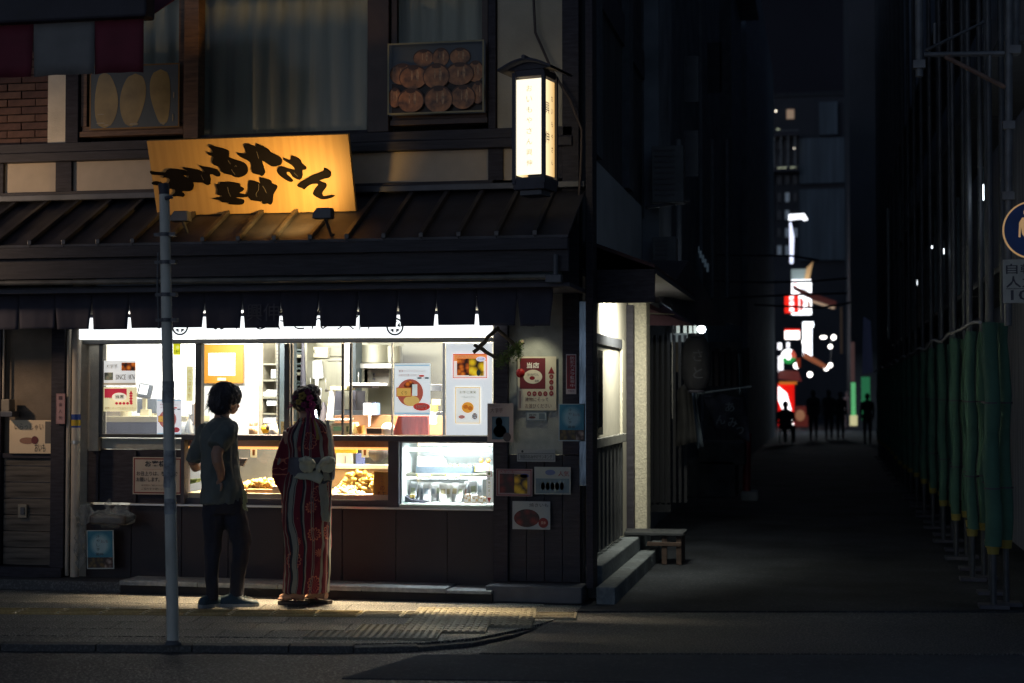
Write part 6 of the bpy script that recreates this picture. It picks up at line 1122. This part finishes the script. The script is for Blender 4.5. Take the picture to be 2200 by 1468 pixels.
def merge(mb, name, parent, mt, vox=.008, smooth=6, disp=0, dsc=.1, dec=None, seed=0):
    o = mb.build(name, None); r = o.modifiers.new('r', 'REMESH'); r.mode = 'VOXEL'; r.voxel_size = vox; r.use_smooth_shade = True
    s_ = o.modifiers.new('s', 'SMOOTH'); s_.iterations = smooth; s_.factor = .5
    dg = bpy.context.evaluated_depsgraph_get(); dg.update(); me = bpy.data.meshes.new_from_object(o.evaluated_get(dg)); me.name = name
    if disp:
        me.calc_loop_triangles(); nn = [v.normal.copy() for v in me.vertices]
        for v, q in zip(me.vertices, nn):
            c_ = v.co; a = noise.noise(Vector((c_.x/dsc+seed, c_.y/dsc, c_.z/dsc*.45)))+.5*noise.noise(Vector((c_.x/dsc*2.3, c_.y/dsc*2.3+seed, c_.z/dsc*1.0))); v.co = c_+q*a*disp
    bpy.data.objects.remove(o); me.materials.clear(); me.materials.append(mt)
    for p_ in me.polygons: p_.use_smooth = True; p_.material_index = 0
    o = bpy.data.objects.new(name, me); C.objects.link(o)
    if parent is not None: o.parent = parent
    return o
M_skin = mat('skin_tone', (.42, .24, .17), .5, var=.08, vs=8)
M_hair = mat('black_hair', (.03, .03, .04), .6, var=.3, vs=40, bump=.5, bs=120, grain=(1, 1, .2))
def hand(m, w_, d, side, sc=1.0, curl=.5, up=Vector((0, 0, 1))):     # palm with five fingers; w_ wrist, d direction
    d = d.normalized(); s_ = d.cross(up).normalized()*side; nrm = s_.cross(d).normalized()*side
    m.tube([w_-d*.02, w_+d*.03, w_+d*.085], [.026*sc, .034*sc, .036*sc], M_skin, 12, sq=.5)
    for k, L_ in enumerate((.072, .08, .075, .058)):
        a = w_+d*.08+s_*(.027-.018*k)*sc; c1 = d*math.cos(curl*.5)-nrm*math.sin(curl*.5); c2 = d*math.cos(curl*1.3)-nrm*math.sin(curl*1.3)
        p1 = a+c1*L_*.5*sc; m.tube([a-d*.01, a+d*.005, p1, p1+c2*L_*.5*sc], [.009*sc, .0095*sc, .0085*sc, .0065*sc], M_skin, 8)
    t0 = w_+d*.025+s_*.028*sc; t1 = t0+(d*.6+s_*.8)*.035*sc; m.tube([t0, t1, t1+(d*.95+s_*.15)*.032*sc], [.013*sc, .0105*sc, .008*sc], M_skin, 8)
# ---- man: view frame x right, y away, z up
MAN, kpx, _b = view_root('person', 478, 1303, 'man in a grey green t-shirt and dark trousers with one hand on his hip')
def mx(px): return (px-478)/kpx
def mz(py): return (1303-py)/kpx
S = lambda xl, xr, py, ry, y=0: ((mx(xl)+mx(xr))/2, y, mz(py), (mx(xr)-mx(xl))/2, ry)
V = lambda px, y, py: Vector((mx(px), y, mz(py)))
# body: torso, neck, head, arms and hands as one surface
m = MB(); v, f = stack(interp([S(445, 508, 1090, .11), S(446, 506, 1040, .11), S(445, 500, 985, .11), S(440, 502, 940, .115), S(446, 494, 912, .09), S(460, 487, 903, .05)]), 28); m.add(v, f, M_skin)
m.tube([V(472, .0, 912), V(475, .01, 893), V(480, .02, 870)], [.062, .056, .06], M_skin, 14)
m.ell(V(483, .015, 858), (.078, .095, .115), M_skin, 20, 14); m.ell(V(490, .045, 872), (.062, .07, .075), M_skin, 16, 10)
m.ell(V(497, .085, 886), (.030, .030, .026), M_skin, 12, 8)
m.tube([V(505, .09, 866), V(510.5, .10, 877), V(506, .09, 880)], [.008, .012, .009], M_skin, 8); m.ell(V(505, .09, 884), (.016, .018, .008), M_skin, 10, 6)
m.ell(V(504, .10, 867), (.012, .016, .008), M_skin, 8, 6)
m.ell(V(481, -.055, 872), (.010, .018, .028), M_skin, 10, 8)
m.tube([V(489, -.11, 922), V(474, -.19, 950), V(464, -.235, 976), V(466, -.235, 990), V(472, -.2, 1010), V(474, -.155, 1030)], [.055, .050, .044, .042, .036, .027], M_skin, 16)
hand(m, V(474, -.155, 1028), Vector((-.02, .15, -1)).normalized()*.1+Vector((-.03, .03, 0)), 1, 1, .5, Vector((1, .3, 0)))
m.tube([V(440, .11, 928), V(424, .15, 965), V(413, .17, 998), V(418, .25, 1010), V(430, .33, 1008)], [.05, .045, .04, .035, .026], M_skin, 14)
hand(m, V(430, .33, 1008), Vector((.7, .5, .05)), 1, 1, .6)
merge(m, 'body', MAN, M_skin, .0055, 3)
mats_ = mat('grey_green_tshirt', (.125, .145, .14), .85, var=.12, vs=3, bump=.15, bs=200)
m = MB(); v, f = stack(interp([S(430, 524, 1084, .15), S(431, 521, 1070, .155), S(433, 519, 1050, .155, -.01), S(431, 513, 1015, .15), S(430, 509, 975, .145), S(427, 507, 945, .14), S(432, 506, 926, .125), S(446, 498, 909, .10), S(460, 489, 899, .06)], .03), 36, fold=.05); m.add(v, f, mats_)
m.tube([V(492, -.07, 915), V(485, -.14, 932), V(470, -.195, 952), V(464, -.215, 962)], [.062, .085, .082, .078], mats_, 20)
m.tube([V(446, .07, 922), V(434, .12, 945), V(420, .15, 975), V(414, .16, 996)], [.06, .07, .062, .056], mats_, 18)
merge(m, 'tshirt', MAN, mats_, .0085, 4, .013, .06)
mt = mat('black_trousers', (.032, .032, .045), .9, var=.2, vs=5)
m = MB(); v, f = stack(interp([S(440, 520, 1105, .13, .0), S(437, 524, 1085, .14, 0), S(441, 516, 1050, .12), S(444, 512, 1030, .11)]), 30); m.add(v, f, mt)
m.tube([V(463, -.01, 1085), V(459, -.01, 1120), V(457, .0, 1165), V(455, -.02, 1215), V(456, -.02, 1262), V(455, -.02, 1288)], [.098, .088, .068, .057, .050, .052], mt, 22)
m.tube([V(496, .02, 1085), V(506, -.01, 1125), V(517, -.03, 1168), V(513, -.02, 1205), V(508, .0, 1250), V(506, -.0, 1290)], [.105, .096, .076, .063, .052, .054], mt, 22)
merge(m, 'trousers', MAN, mt, .009, 5, .012, .07, seed=3)
ms = mat('blue_sneaker', (.02, .055, .085), .6, var=.3, vs=12); so_ = mat('grey_sole', (.30, .33, .34), .6)
def shoe(cx, y, ang, L_, name='sneaker'):
    R = bpy.data.objects.new(name, None); C.objects.link(R); R.parent = MAN; R.location = V(cx, y, 1303); R.location.z = 0; R.rotation_euler = (0, 0, ang)
    m = MB(); a = L_/2
    v, f = [], []
    n = 14; prof = [(-.5, .030, .075), (-.42, .036, .085), (-.25, .037, .10), (-.08, .040, .095), (.1, .045, .07), (.3, .047, .055), (.43, .036, .045), (.5, .018, .032)]
    for t_, hw, ht in prof:
        for k in range(n):
            q = math.pi*k/(n-1); v.append((t_*L_, hw*math.cos(q), .022+(ht-.022)*max(0, math.sin(q))**.8))
    for i in range(len(prof)-1):
        for k in range(n-1): f.append((i*n+k, (i+1)*n+k, (i+1)*n+k+1, i*n+k+1))
    f.append(tuple(range(n))); f.append(tuple(range((len(prof)-1)*n, len(prof)*n))[::-1])
    m.add(v, f, ms, True); o = m.build('upper', R); o.parent = R; o.location = (0, 0, 0)
    pts = [(-.52, -.028), (-.4, -.04), (-.1, -.038), (.2, -.05), (.42, -.04), (.52, -.012), (.52, .012), (.42, .04), (.2, .05), (-.1, .038), (-.4, .04), (-.52, .028)]
    m = MB().prism([(a*L_, b, 0) for a, b in pts][::-1], (0, 0, .024), so_); o = m.build('sole', R); o.parent = R; o.location = (0, 0, 0)
    for k in range(4): m = MB().tube([(.02+k*.022, -.03, .083-k*.006), (.02+k*.022, .03, .083-k*.006)], .003, pc('8a9498'), 5); o = m.build('lace', R); o.parent = R; o.location = (0, 0, 0)
    return R
shoe(514, -.03, math.radians(-6), .285); shoe(461, .02, math.radians(42), .275)
# hair
m = MB(); m.ell(V(479, .0, 852), (.112, .118, .108), M_hair, 22, 14); m.ell(V(470, -.035, 868), (.088, .085, .095), M_hair, 18, 12); m.ell(V(493, .04, 852), (.085, .085, .085), M_hair, 18, 12)
random.seed(9)
for k in range(26):
    q = k/25; a = V(455+q*28, -.07, 862); m.tube([a, a+Vector((random.uniform(-.01, .01), -.01, -.05)), a+Vector((random.uniform(-.015, .008), 0, -.085-random.uniform(0, .022)))], [.022, .015, .004], M_hair, 6)
for k in range(12): a = V(500+k*.5, .02+k*.01, 852); m.tube([a, a+Vector((.02, .0, -.04)), a+Vector((.012, .0, -.065-random.uniform(0, .01)))], [.022, .014, .004], M_hair, 6)
merge(m, 'hair', MAN, M_hair, .006, 2, .009, .018)
def strands(cx, cy, cz, R_, n, parent, mt, seed, droop=.05):
    random.seed(seed); m = MB()
    for k in range(n):
        a = random.uniform(0, 6.283); e = random.uniform(-.5, 1.4); d = Vector((math.cos(a)*math.cos(e), math.sin(a)*math.cos(e), math.sin(e))); p = Vector((cx, cy, cz))+Vector((d.x*R_[0], d.y*R_[1], d.z*R_[2]))*.93
        t_ = (Vector((0, 0, -1))+d*random.uniform(.1, .55)+Vector((random.gauss(0, .3), random.gauss(0, .3), 0))).normalized(); L_ = random.uniform(.02, droop)
        m.tube([p, p+t_*L_*.5+d*.006, p+t_*L_], [.0022, .0017, .0005], mt, 4, cap=False)
    m.build('hair_strands', parent, kind='stuff')
_h = V(479, .0, 852); strands(_h.x, _h.y, _h.z, (.118, .122, .112), 420, MAN, M_hair, 3)
_h = V(470, -.035, 872); strands(_h.x, _h.y, _h.z, (.092, .088, .10), 220, MAN, M_hair, 5, .06)
o = MB().tube([V(471, -.045, 896), V(480, -.05, 901), V(490, -.03, 903)], .008, mats_, 8).build('collar', MAN); o.location = (0, 0, 0)
m = MB(); random.seed(4)
for k in range(40): a = V(522+random.uniform(-1, 3), -.08, 1055+k*.9); m.tube([a, a+Vector((random.uniform(-.01, .02), -.02, -.03))], [.010, .003], pc('a8a878'), 5)
one(MB().add([MAN.matrix_basis @ Vector(v) for v in m.v], m.f, pc('a8a878')), 'frilly_towel', 'pale frilly cloth hanging at the right hip of the man', 'cloth')
# ---- woman in yukata
WOM, kpx, _b = view_root('person', 660, 1300, 'woman in a red and cream striped yukata with a grey bow, seen from behind')
def mx(px): return (px-660)/kpx
def mz(py): return (1300-py)/kpx
def kimono():
    m = bpy.data.materials.new('striped_flower_yukata'); m.use_nodes = True; n = m.node_tree.nodes; L = m.node_tree.links; p = n['Principled BSDF']; p.inputs['Roughness'].default_value = .85
    tc = n.new('ShaderNodeTexCoord'); sp = n.new('ShaderNodeSeparateXYZ'); L.new(tc.outputs['Object'], sp.inputs[0])
    nz = n.new('ShaderNodeTexNoise'); nz.inputs['Scale'].default_value = 3.2; nz.inputs['Detail'].default_value = 2; mp = n.new('ShaderNodeMapping'); mp.inputs['Scale'].default_value = (1, 1, .9); L.new(tc.outputs['Object'], mp.inputs[0]); L.new(mp.outputs[0], nz.inputs[0])
    def M(op, a, b=None, v=None):
        x = n.new('ShaderNodeMath'); x.operation = op
        for i, q in enumerate((a, b)):
            if q is None: continue
            if isinstance(q, (int, float)): x.inputs[i].default_value = q
            else: L.new(q, x.inputs[i])
        return x.outputs[0]
    ang = M('ARCTAN2', sp.outputs[0], M('MULTIPLY', sp.outputs[1], -1))      # 0 towards the viewer side of the back
    t_ = M('ADD', M('DIVIDE', ang, 6.2832), M('MULTIPLY', M('SUBTRACT', nz.outputs[0], .5), .10))
    t2 = M('FRACT', M('ADD', M('MULTIPLY', t_, 3.0), .11))
    r = n.new('ShaderNodeValToRGB'); r.color_ramp.interpolation = 'CONSTANT'; e = r.color_ramp.elements
    red, red2, cr_, dk_ = (.15, .010, .026, 1), (.12, .009, .022, 1), (.26, .27, .23, 1), (.018, .02, .032, 1)
    e[0].position = 0; e[0].color = cr_; e[1].position = .035; e[1].color = red
    for ps, c_ in ((.18, cr_), (.20, red2), (.23, cr_), (.245, red), (.44, cr_), (.50, red2), (.61, cr_), (.63, red), (.66, dk_), (.71, cr_), (.80, dk_), (.81, cr_), (.825, red), (.95, dk_)): x = e.new(ps); x.color = c_
    L.new(t2, r.inputs[0])
    vo = n.new('ShaderNodeTexVoronoi'); vo.inputs['Scale'].default_value = 6.0; vo.inputs['Randomness'].default_value = .6; cmb = n.new('ShaderNodeCombineXYZ'); L.new(M('MULTIPLY', ang, .16), cmb.inputs[0]); L.new(sp.outputs[2], cmb.inputs[2])
    L.new(cmb.outputs[0], vo.inputs[0])
    sub = n.new('ShaderNodeVectorMath'); sub.operation = 'SUBTRACT'; L.new(cmb.outputs[0], sub.inputs[0]); L.new(vo.outputs['Position'], sub.inputs[1]); s2 = n.new('ShaderNodeSeparateXYZ'); L.new(sub.outputs[0], s2.inputs[0])
    pa = M('ARCTAN2', s2.outputs[0], s2.outputs[2]); pet = M('ABSOLUTE', M('SINE', M('MULTIPLY', pa, 5.5)))
    dd = M('ADD', vo.outputs['Distance'], M('MULTIPLY', M('POWER', pet, .6), -.10))
    ln = M('LESS_THAN', M('ABSOLUTE', M('SUBTRACT', dd, .30)), .026); ln2 = M('MULTIPLY', M('LESS_THAN', pet, .2), M('MULTIPLY', M('LESS_THAN', vo.outputs['Distance'], .32), M('GREATER_THAN', vo.outputs['Distance'], .1)))
    isred = M('LESS_THAN', M('MULTIPLY', 1, 1), 2); sr = n.new('ShaderNodeSeparateColor'); L.new(r.outputs[0], sr.inputs[0]); isred = M('MULTIPLY', M('LESS_THAN', sr.outputs[1], .05), M('GREATER_THAN', sr.outputs[0], .1))
    fac = M('MULTIPLY', M('MULTIPLY', M('MAXIMUM', ln, ln2), isred), 1.0)
    mx_ = n.new('ShaderNodeMix'); mx_.data_type = 'RGBA'; L.new(fac, mx_.inputs[0]); L.new(r.outputs[0], mx_.inputs[6]); mx_.inputs[7].default_value = (.55, .17, .10, 1); L.new(mx_.outputs[2], p.inputs['Base Color'])
    return m
MK = kimono()
m = MB(); v, f = stack(interp([S(630, 690, 1240, .07), S(630, 690, 1100, .1), S(630, 695, 990, .10), S(622, 702, 935, .11), S(634, 690, 915, .08), S(642, 674, 905, .05)], .05), 26); m.add(v, f, M_skin)
m.tube([V(657, .02, 915), V(655, .02, 895), V(655, .03, 870)], [.056, .05, .055], M_skin, 14); m.ell(V(655, .03, 868), (.080, .095, .105), M_skin, 20, 14)
m.ell(V(658, .11, 880), (.045, .04, .045), M_skin, 12, 8); m.tube([V(658, .145, 868), V(658, .162, 878), V(658, .14, 880)], [.008, .011, .008], M_skin, 8)
m.ell(V(631, .03, 876), (.012, .018, .028), M_skin, 10, 8); m.ell(V(679, .03, 876), (.012, .018, .028), M_skin, 10, 8)
m.tube([V(620, .0, 930), V(606, .05, 980), V(615, .18, 1000), V(640, .28, 985)], [.045, .04, .036, .026], M_skin, 12); hand(m, V(640, .28, 985), Vector((.6, .5, .4)), 1, .92, .6)
m.tube([V(700, .0, 930), V(708, .06, 980), V(700, .18, 1000), V(680, .28, 990)], [.045, .04, .036, .026], M_skin, 12); hand(m, V(680, .28, 990), Vector((-.5, .6, .4)), -1, .92, .6)
# legs and feet
def foot(m, px, y, ang, lift):
    b = V(px, y, 1300); b.z = .03; d = Vector((math.cos(ang), math.sin(ang), 0)); s_ = Vector((-d.y, d.x, 0))
    m.tube([V(px, y, 1235), V(px, y, 1265), b+Vector((0, 0, .085)), b+Vector((0, 0, .05))-d*.01], [.05, .040, .033, .034], M_skin, 14)
    m.tube([b-d*.045+Vector((0, 0, .03)), b+d*.03+Vector((0, 0, .045)), b+d*.10+Vector((0, 0, .03)), b+d*.145+Vector((0, 0, .022))], [.030, .036, .032, .022], M_skin, 14)
    for k in range(5): a = b+d*(.145-.008*abs(k-1)-.006*k)+s_*(.030-.0145*k)+Vector((0, 0, .015)); m.tube([a-d*.02, a+d*.02], [.012 if k == 0 else .009, .009 if k == 0 else .006], M_skin, 8)
foot(m, 641, .02, math.radians(168), 0); foot(m, 691, .06, math.radians(140), 0)
merge(m, 'body', WOM, M_skin, .0055, 3)
m = MB(); v, f = stack(interp([S(608, 707, 1273, .135), S(610, 708, 1240, .135), S(612, 710, 1180, .14), S(605, 711, 1120, .155), S(605, 712, 1080, .16), S(608, 713, 1040, .15), S(622, 713, 1005, .13), S(622, 714, 975, .13), S(614, 714, 945, .125), S(619, 708, 923, .10), S(634, 692, 908, .075), S(643, 676, 900, .055)], .03), 44, fold=.04, seed=4); m.add(v, f, MK)
# left sleeve, a hanging bag of cloth
p_ = [V(a, -.02, b) for a, b in [(634, 915), (616, 922), (603, 950), (592, 982), (584, 1008), (584, 1026), (594, 1044), (604, 1063), (628, 1066), (641, 1050), (640, 980), (640, 940)]]
m.prism(p_, (0, .10, 0), MK)
p_ = [V(a, .04, b) for a, b in [(690, 910), (709, 920), (716, 950), (719, 1000), (714, 1035), (690, 1040), (690, 960)]]; m.prism(p_, (0, .12, 0), MK)
kim = merge(m, 'yukata', WOM, MK, .0085, 6, .010, .06, seed=9)
m = MB()
for a, y0, y1 in ((640, 920, 1), ): pass
m.tube([V(640, -.035, 906), V(650, -.06, 903), V(662, -.062, 903), V(674, -.035, 905)], .014, MK, 10); m.build('collar', WOM)
mo = mat('grey_satin_obi', (.46, .49, .40), .45, var=.12, vs=4, bump=.2, bs=20); mo2 = mat('dark_obi_gap', (.035, .04, .055), .6)
m = MB(); v, f = stack(interp([S(618, 717, 1034, .145), S(617, 718, 1010, .147), S(619, 718, 984, .143)], .01), 44, fold=.01); m.add(v, f, mo); merge(m, 'obi_band', WOM, mat('dark_obi_band', (.09, .09, .115), .6), .009, 3, .005, .04)
def loop(side, mt_, nm_):
    m = MB(); c_ = V(683 if side > 0 else 676, -.19, 1003); tip = V(713, -.20, 990) if side > 0 else V(646, -.20, 990)
    pts = [c_, c_.lerp(tip, .35)+Vector((0, -.02, .02)), c_.lerp(tip, .7)+Vector((0, -.03, .015)), tip]
    m.tube(pts, [.022, .052, .062, .034], mt_, 18, sq=.5); m.ell(c_.lerp(tip, .6)+Vector((0, -.01, -.01)), (.058, .03, .062), mt_, 16, 10); return merge(m, nm_, WOM, mt_, .006, 3, .007, .03, seed=side)
loop(1, mo, 'obi_bow_loop'); loop(-1, mo, 'obi_bow_loop')
m = MB(); m.prism([V(a, -.175, b) for a, b in [(648, 1000), (672, 1014), (680, 1008), (706, 1002), (713, 1000), (711, 1030), (694, 1040), (670, 1030), (650, 1018)]], (0, .03, 0), mo2); merge(m, 'obi_bow_gap', WOM, mo2, .006, 3, .004, .03)  # dark piece drawn for the shaded gaps under the loops
m = MB(); m.prism([V(a, -.19, b) for a, b in [(660, 1016), (682, 1008), (694, 1024), (686, 1040), (668, 1032), (630, 1026), (640, 1016)]], (0, .03, 0), mo); m.ell(V(682, -.215, 1006), (.022, .02, .035), mo, 12, 8); merge(m, 'obi_tail', WOM, mo, .006, 3, .006, .03)
m = MB(); m.prism([V(a, -.19, b) for a, b in [(692, 1014), (703, 1012), (708, 1030), (694, 1034)]], (0, .03, 0), pc('a8a894')); m.prism([V(a, -.17, b) for a, b in [(682, 1040), (700, 1036), (704, 1080), (706, 1120), (690, 1120), (686, 1080)]], (0, .02, 0), pc('707468')); merge(m, 'pale_back_cloth', WOM, pc('8c8c7c'), .006, 3, .006, .03)
m = MB(); m.tube([V(700, -.09, 905), V(707, -.115, 940), V(709, -.125, 980)], [.012, .014, .013], mat('cream_strap', (.55, .50, .38), .7), 8, sq=.5); m.build('shoulder_stripe', WOM)
# hair
m = MB(); m.ell(V(655, .02, 862), (.108, .11, .105), M_hair, 22, 14); m.ell(V(667, .05, 846), (.07, .09, .065), M_hair, 16, 10); m.ell(V(645, -.05, 858), (.07, .06, .075), M_hair, 16, 10)
random.seed(2)
for k in range(18): q = k*.35; a = V(656, -.06, 860)+Vector((math.cos(q)*.06, -.02, math.sin(q)*.06)); m.tube([a, a+Vector((math.cos(q+1)*.03, -.02, math.sin(q+1)*.03)), a+Vector((math.cos(q+2)*.04, 0, math.sin(q+2)*.04))], [.018, .016, .010], M_hair, 6)
m.tube([V(680, .03, 862), V(684, .02, 882), V(682, .0, 902)], [.03, .02, .006], M_hair, 8)
merge(m, 'hair', WOM, mat('dark_plum_hair', (.03, .012, .018), .45, var=.5, vs=30, bump=.5, bs=90), .006, 2, .007, .02)
_h = V(655, .02, 862); strands(_h.x, _h.y, _h.z, (.112, .114, .108), 260, WOM, MC['dark_plum_hair'], 8, .04)
cols = [mat('magenta_petal', (.30, .02, .12), .7), mat('mustard_petal', (.28, .20, .04), .7), mat('plum_petal', (.14, .01, .06), .7)]
for (a, b, r_, c_, y) in ((648, 853, .026, 1, -.15), (641, 866, .022, 1, -.14), (664, 858, .024, 0, -.15), (669, 872, .024, 0, -.13), (652, 872, .022, 2, -.15), (659, 845, .022, 2, -.13), (634, 858, .02, 2, -.1), (660, 884, .018, 0, -.11)):
    m = MB(); c0 = V(a, y, b)
    for k in range(5): q = k*1.256; m.ell(c0+Vector((math.cos(q)*r_*.7, 0, math.sin(q)*r_*.7)), (r_*.6, r_*.35, r_*.5), cols[c_], 8, 6)
    m.build('hair_flower', WOM)
m = MB(); m.tube([V(668, -.12, 880), V(674, -.13, 910), V(678, -.15, 938)], [.018, .012, .012], cols[0], 8); m.tube([V(672, -.13, 900), V(679, -.155, 930), V(681, -.165, 946)], [.008, .010, .014], cols[1], 8); m.tube([V(661, -.12, 885), V(659, -.13, 915), V(660, -.15, 930)], [.014, .012, .008], cols[2], 8); m.build('hair_ribbon', WOM)
m = MB()
for k in range(5): m.tube([V(628, -.05, 874), V(620-k, -.07, 866+k*4)], [.004, .002], cols[0], 5)
m.build('hair_pin', WOM)
# sandals
for px, y, ang in ((632, .03, 168), (683, .10, 140)):
    R = bpy.data.objects.new('sandal', None); C.objects.link(R); R.parent = WOM; R.location = V(px, y, 1300); R.location.z = 0; R.rotation_euler = (0, 0, math.radians(ang))
    pts = [(-.12, -.03), (-.05, -.036), (.04, -.042), (.10, -.034), (.125, -.012), (.125, .012), (.10, .034), (.04, .042), (-.05, .036), (-.12, .03)]
    m = MB().prism([(a, b, 0) for a, b in pts][::-1], (0, 0, .028), mat('dark_sandal_sole', (.03, .02, .02), .5)); o = m.build('sole', R, .004); o.parent = R; o.location = (0, 0, 0)
    m = MB().tube([(.06, 0, .03), (.04, .022, .075), (-.03, .04, .03)], .007, mat('maroon_thong', (.14, .02, .03), .6), 7); m.tube([(.06, 0, .03), (.04, -.022, .075), (-.03, -.04, .03)], .007, MC['maroon_thong'], 7); o = m.build('thong', R); o.parent = R; o.location = (0, 0, 0)
# ---- far silhouettes
dk2 = mat('dark_clothes', (.05, .05, .06), .85); wh2 = mat('white_shirt_far', (.6, .62, .62), .8)
def walker(px, py, Y, hgt, label, top=dk2, low=dk2, face=0, stride=.12):
    b = at(px, py, Y); b.z = 0; R = bpy.data.objects.new('person', None); C.objects.link(R); R.location = b; R.rotation_euler = (0, 0, face); R['keep'] = 0; tag(R, label, 'person'); s_ = hgt/1.7
    m = MB()
    v, f = stack(interp([(0, 0, .80*s_, .15*s_, .10*s_), (0, 0, .95*s_, .16*s_, .11*s_), (0, 0, 1.1*s_, .14*s_, .10*s_), (0, 0, 1.3*s_, .19*s_, .11*s_), (0, 0, 1.42*s_, .17*s_, .09*s_), (0, 0, 1.47*s_, .06*s_, .05*s_)], .05), 18); m.add(v, f, top)
    m.tube([(0, 0, 1.42*s_), (0, 0, 1.55*s_)], .05*s_, top, 10); m.ell((0, 0, 1.6*s_), (.085*s_, .1*s_, .12*s_), top, 14, 10)
    for sd in (-1, 1):
        m.tube([(sd*.17*s_, 0, 1.40*s_), (sd*.21*s_, -.02, 1.12*s_), (sd*.20*s_, .06*sd, .86*s_)], [.05*s_, .04*s_, .028*s_], top, 10); a = Vector((sd*.20*s_, .06*sd, .85*s_))
        for k in range(4): m.tube([a+Vector((0, -.02+k*.013, 0)), a+Vector((0, -.02+k*.013, -.09*s_))], [.011, .007], top, 5)
        m.tube([a+Vector((0, .03, .01)), a+Vector((0, .04, -.05*s_))], [.01, .007], top, 5)
        m.tube([(sd*.08*s_, 0, .85*s_), (sd*.09*s_, stride*sd*.6, .47*s_), (sd*.09*s_, stride*sd, .07*s_)], [.085*s_, .06*s_, .042*s_], low, 12); m.tube([(sd*.09*s_, stride*sd+.05, .035), (sd*.09*s_, stride*sd-.15, .03)], [.04, .03], low, 8)
    o = merge(m, 'body', R, top, .014, 3); 
    return R
walker(1748, 943, 56, 1.74, 'dark silhouette of a person walking just right of the poster board'); walker(1781, 941, 57.5, 1.74, 'dark silhouette of a person, left of the pair walking mid alley', stride=.2); walker(1806, 941, 57.5, 1.68, 'dark silhouette of a person, right of the pair walking mid alley', stride=.16); walker(1864, 950, 52, 1.62, 'dark silhouette of a person at the right by the green wrapped posts')
walker(1821, 915, 76, 1.7, 'far person in a white shirt beside the lit green post', top=wh2)
p = at(1688, 950, 52); p.z = 0; ST = bpy.data.objects.new('person', None); C.objects.link(ST); ST.location = p; ST['keep'] = 0; ST.scale = (1.12, 1.12, 1.12); tag(ST, 'dark silhouette of a person sitting on a chair in front of the red shop front', 'person')
m = MB(); m.ell((0, 0, 1.12), (.09, .1, .12), dk2, 12, 10); v, f = stack([(0, 0, .45, .2, .14), (0, 0, .7, .19, .13), (.0, 0, .92, .22, .12), (0, 0, 1.0, .08, .06)], 16); m.add(v, f, dk2); m.tube([(0, 0, .95), (0, 0, 1.1)], .05, dk2, 8)
for sd in (-1, 1): m.tube([(sd*.1, 0, .48), (sd*.12+.1, -.3, .5), (sd*.12+.12, -.32, .05)], [.09, .07, .045], dk2, 10); m.tube([(sd*.2, 0, .9), (sd*.24, -.1, .65), (sd*.15, -.25, .58)], [.05, .04, .03], dk2, 8)
merge(m, 'body', ST, dk2, .014, 3)
FC = root('folding_chair', 'dark folding chair under the seated silhouette', 'chair', (p.x, p.y, 0)); mm = MB().box(p.x-.2, p.x+.2, p.y-.15, p.y+.2, .41, .44, M_black); mm.build('seat', FC, 0, centre(mm))
for sd in (-1, 1):
    for q in (-1, 1): mm = MB().tube([(p.x+sd*.18, p.y+q*.14, .42), (p.x+sd*.2, p.y-q*.2, 0)], .014, M_steel, 6); mm.build('leg', FC, 0, centre(mm))
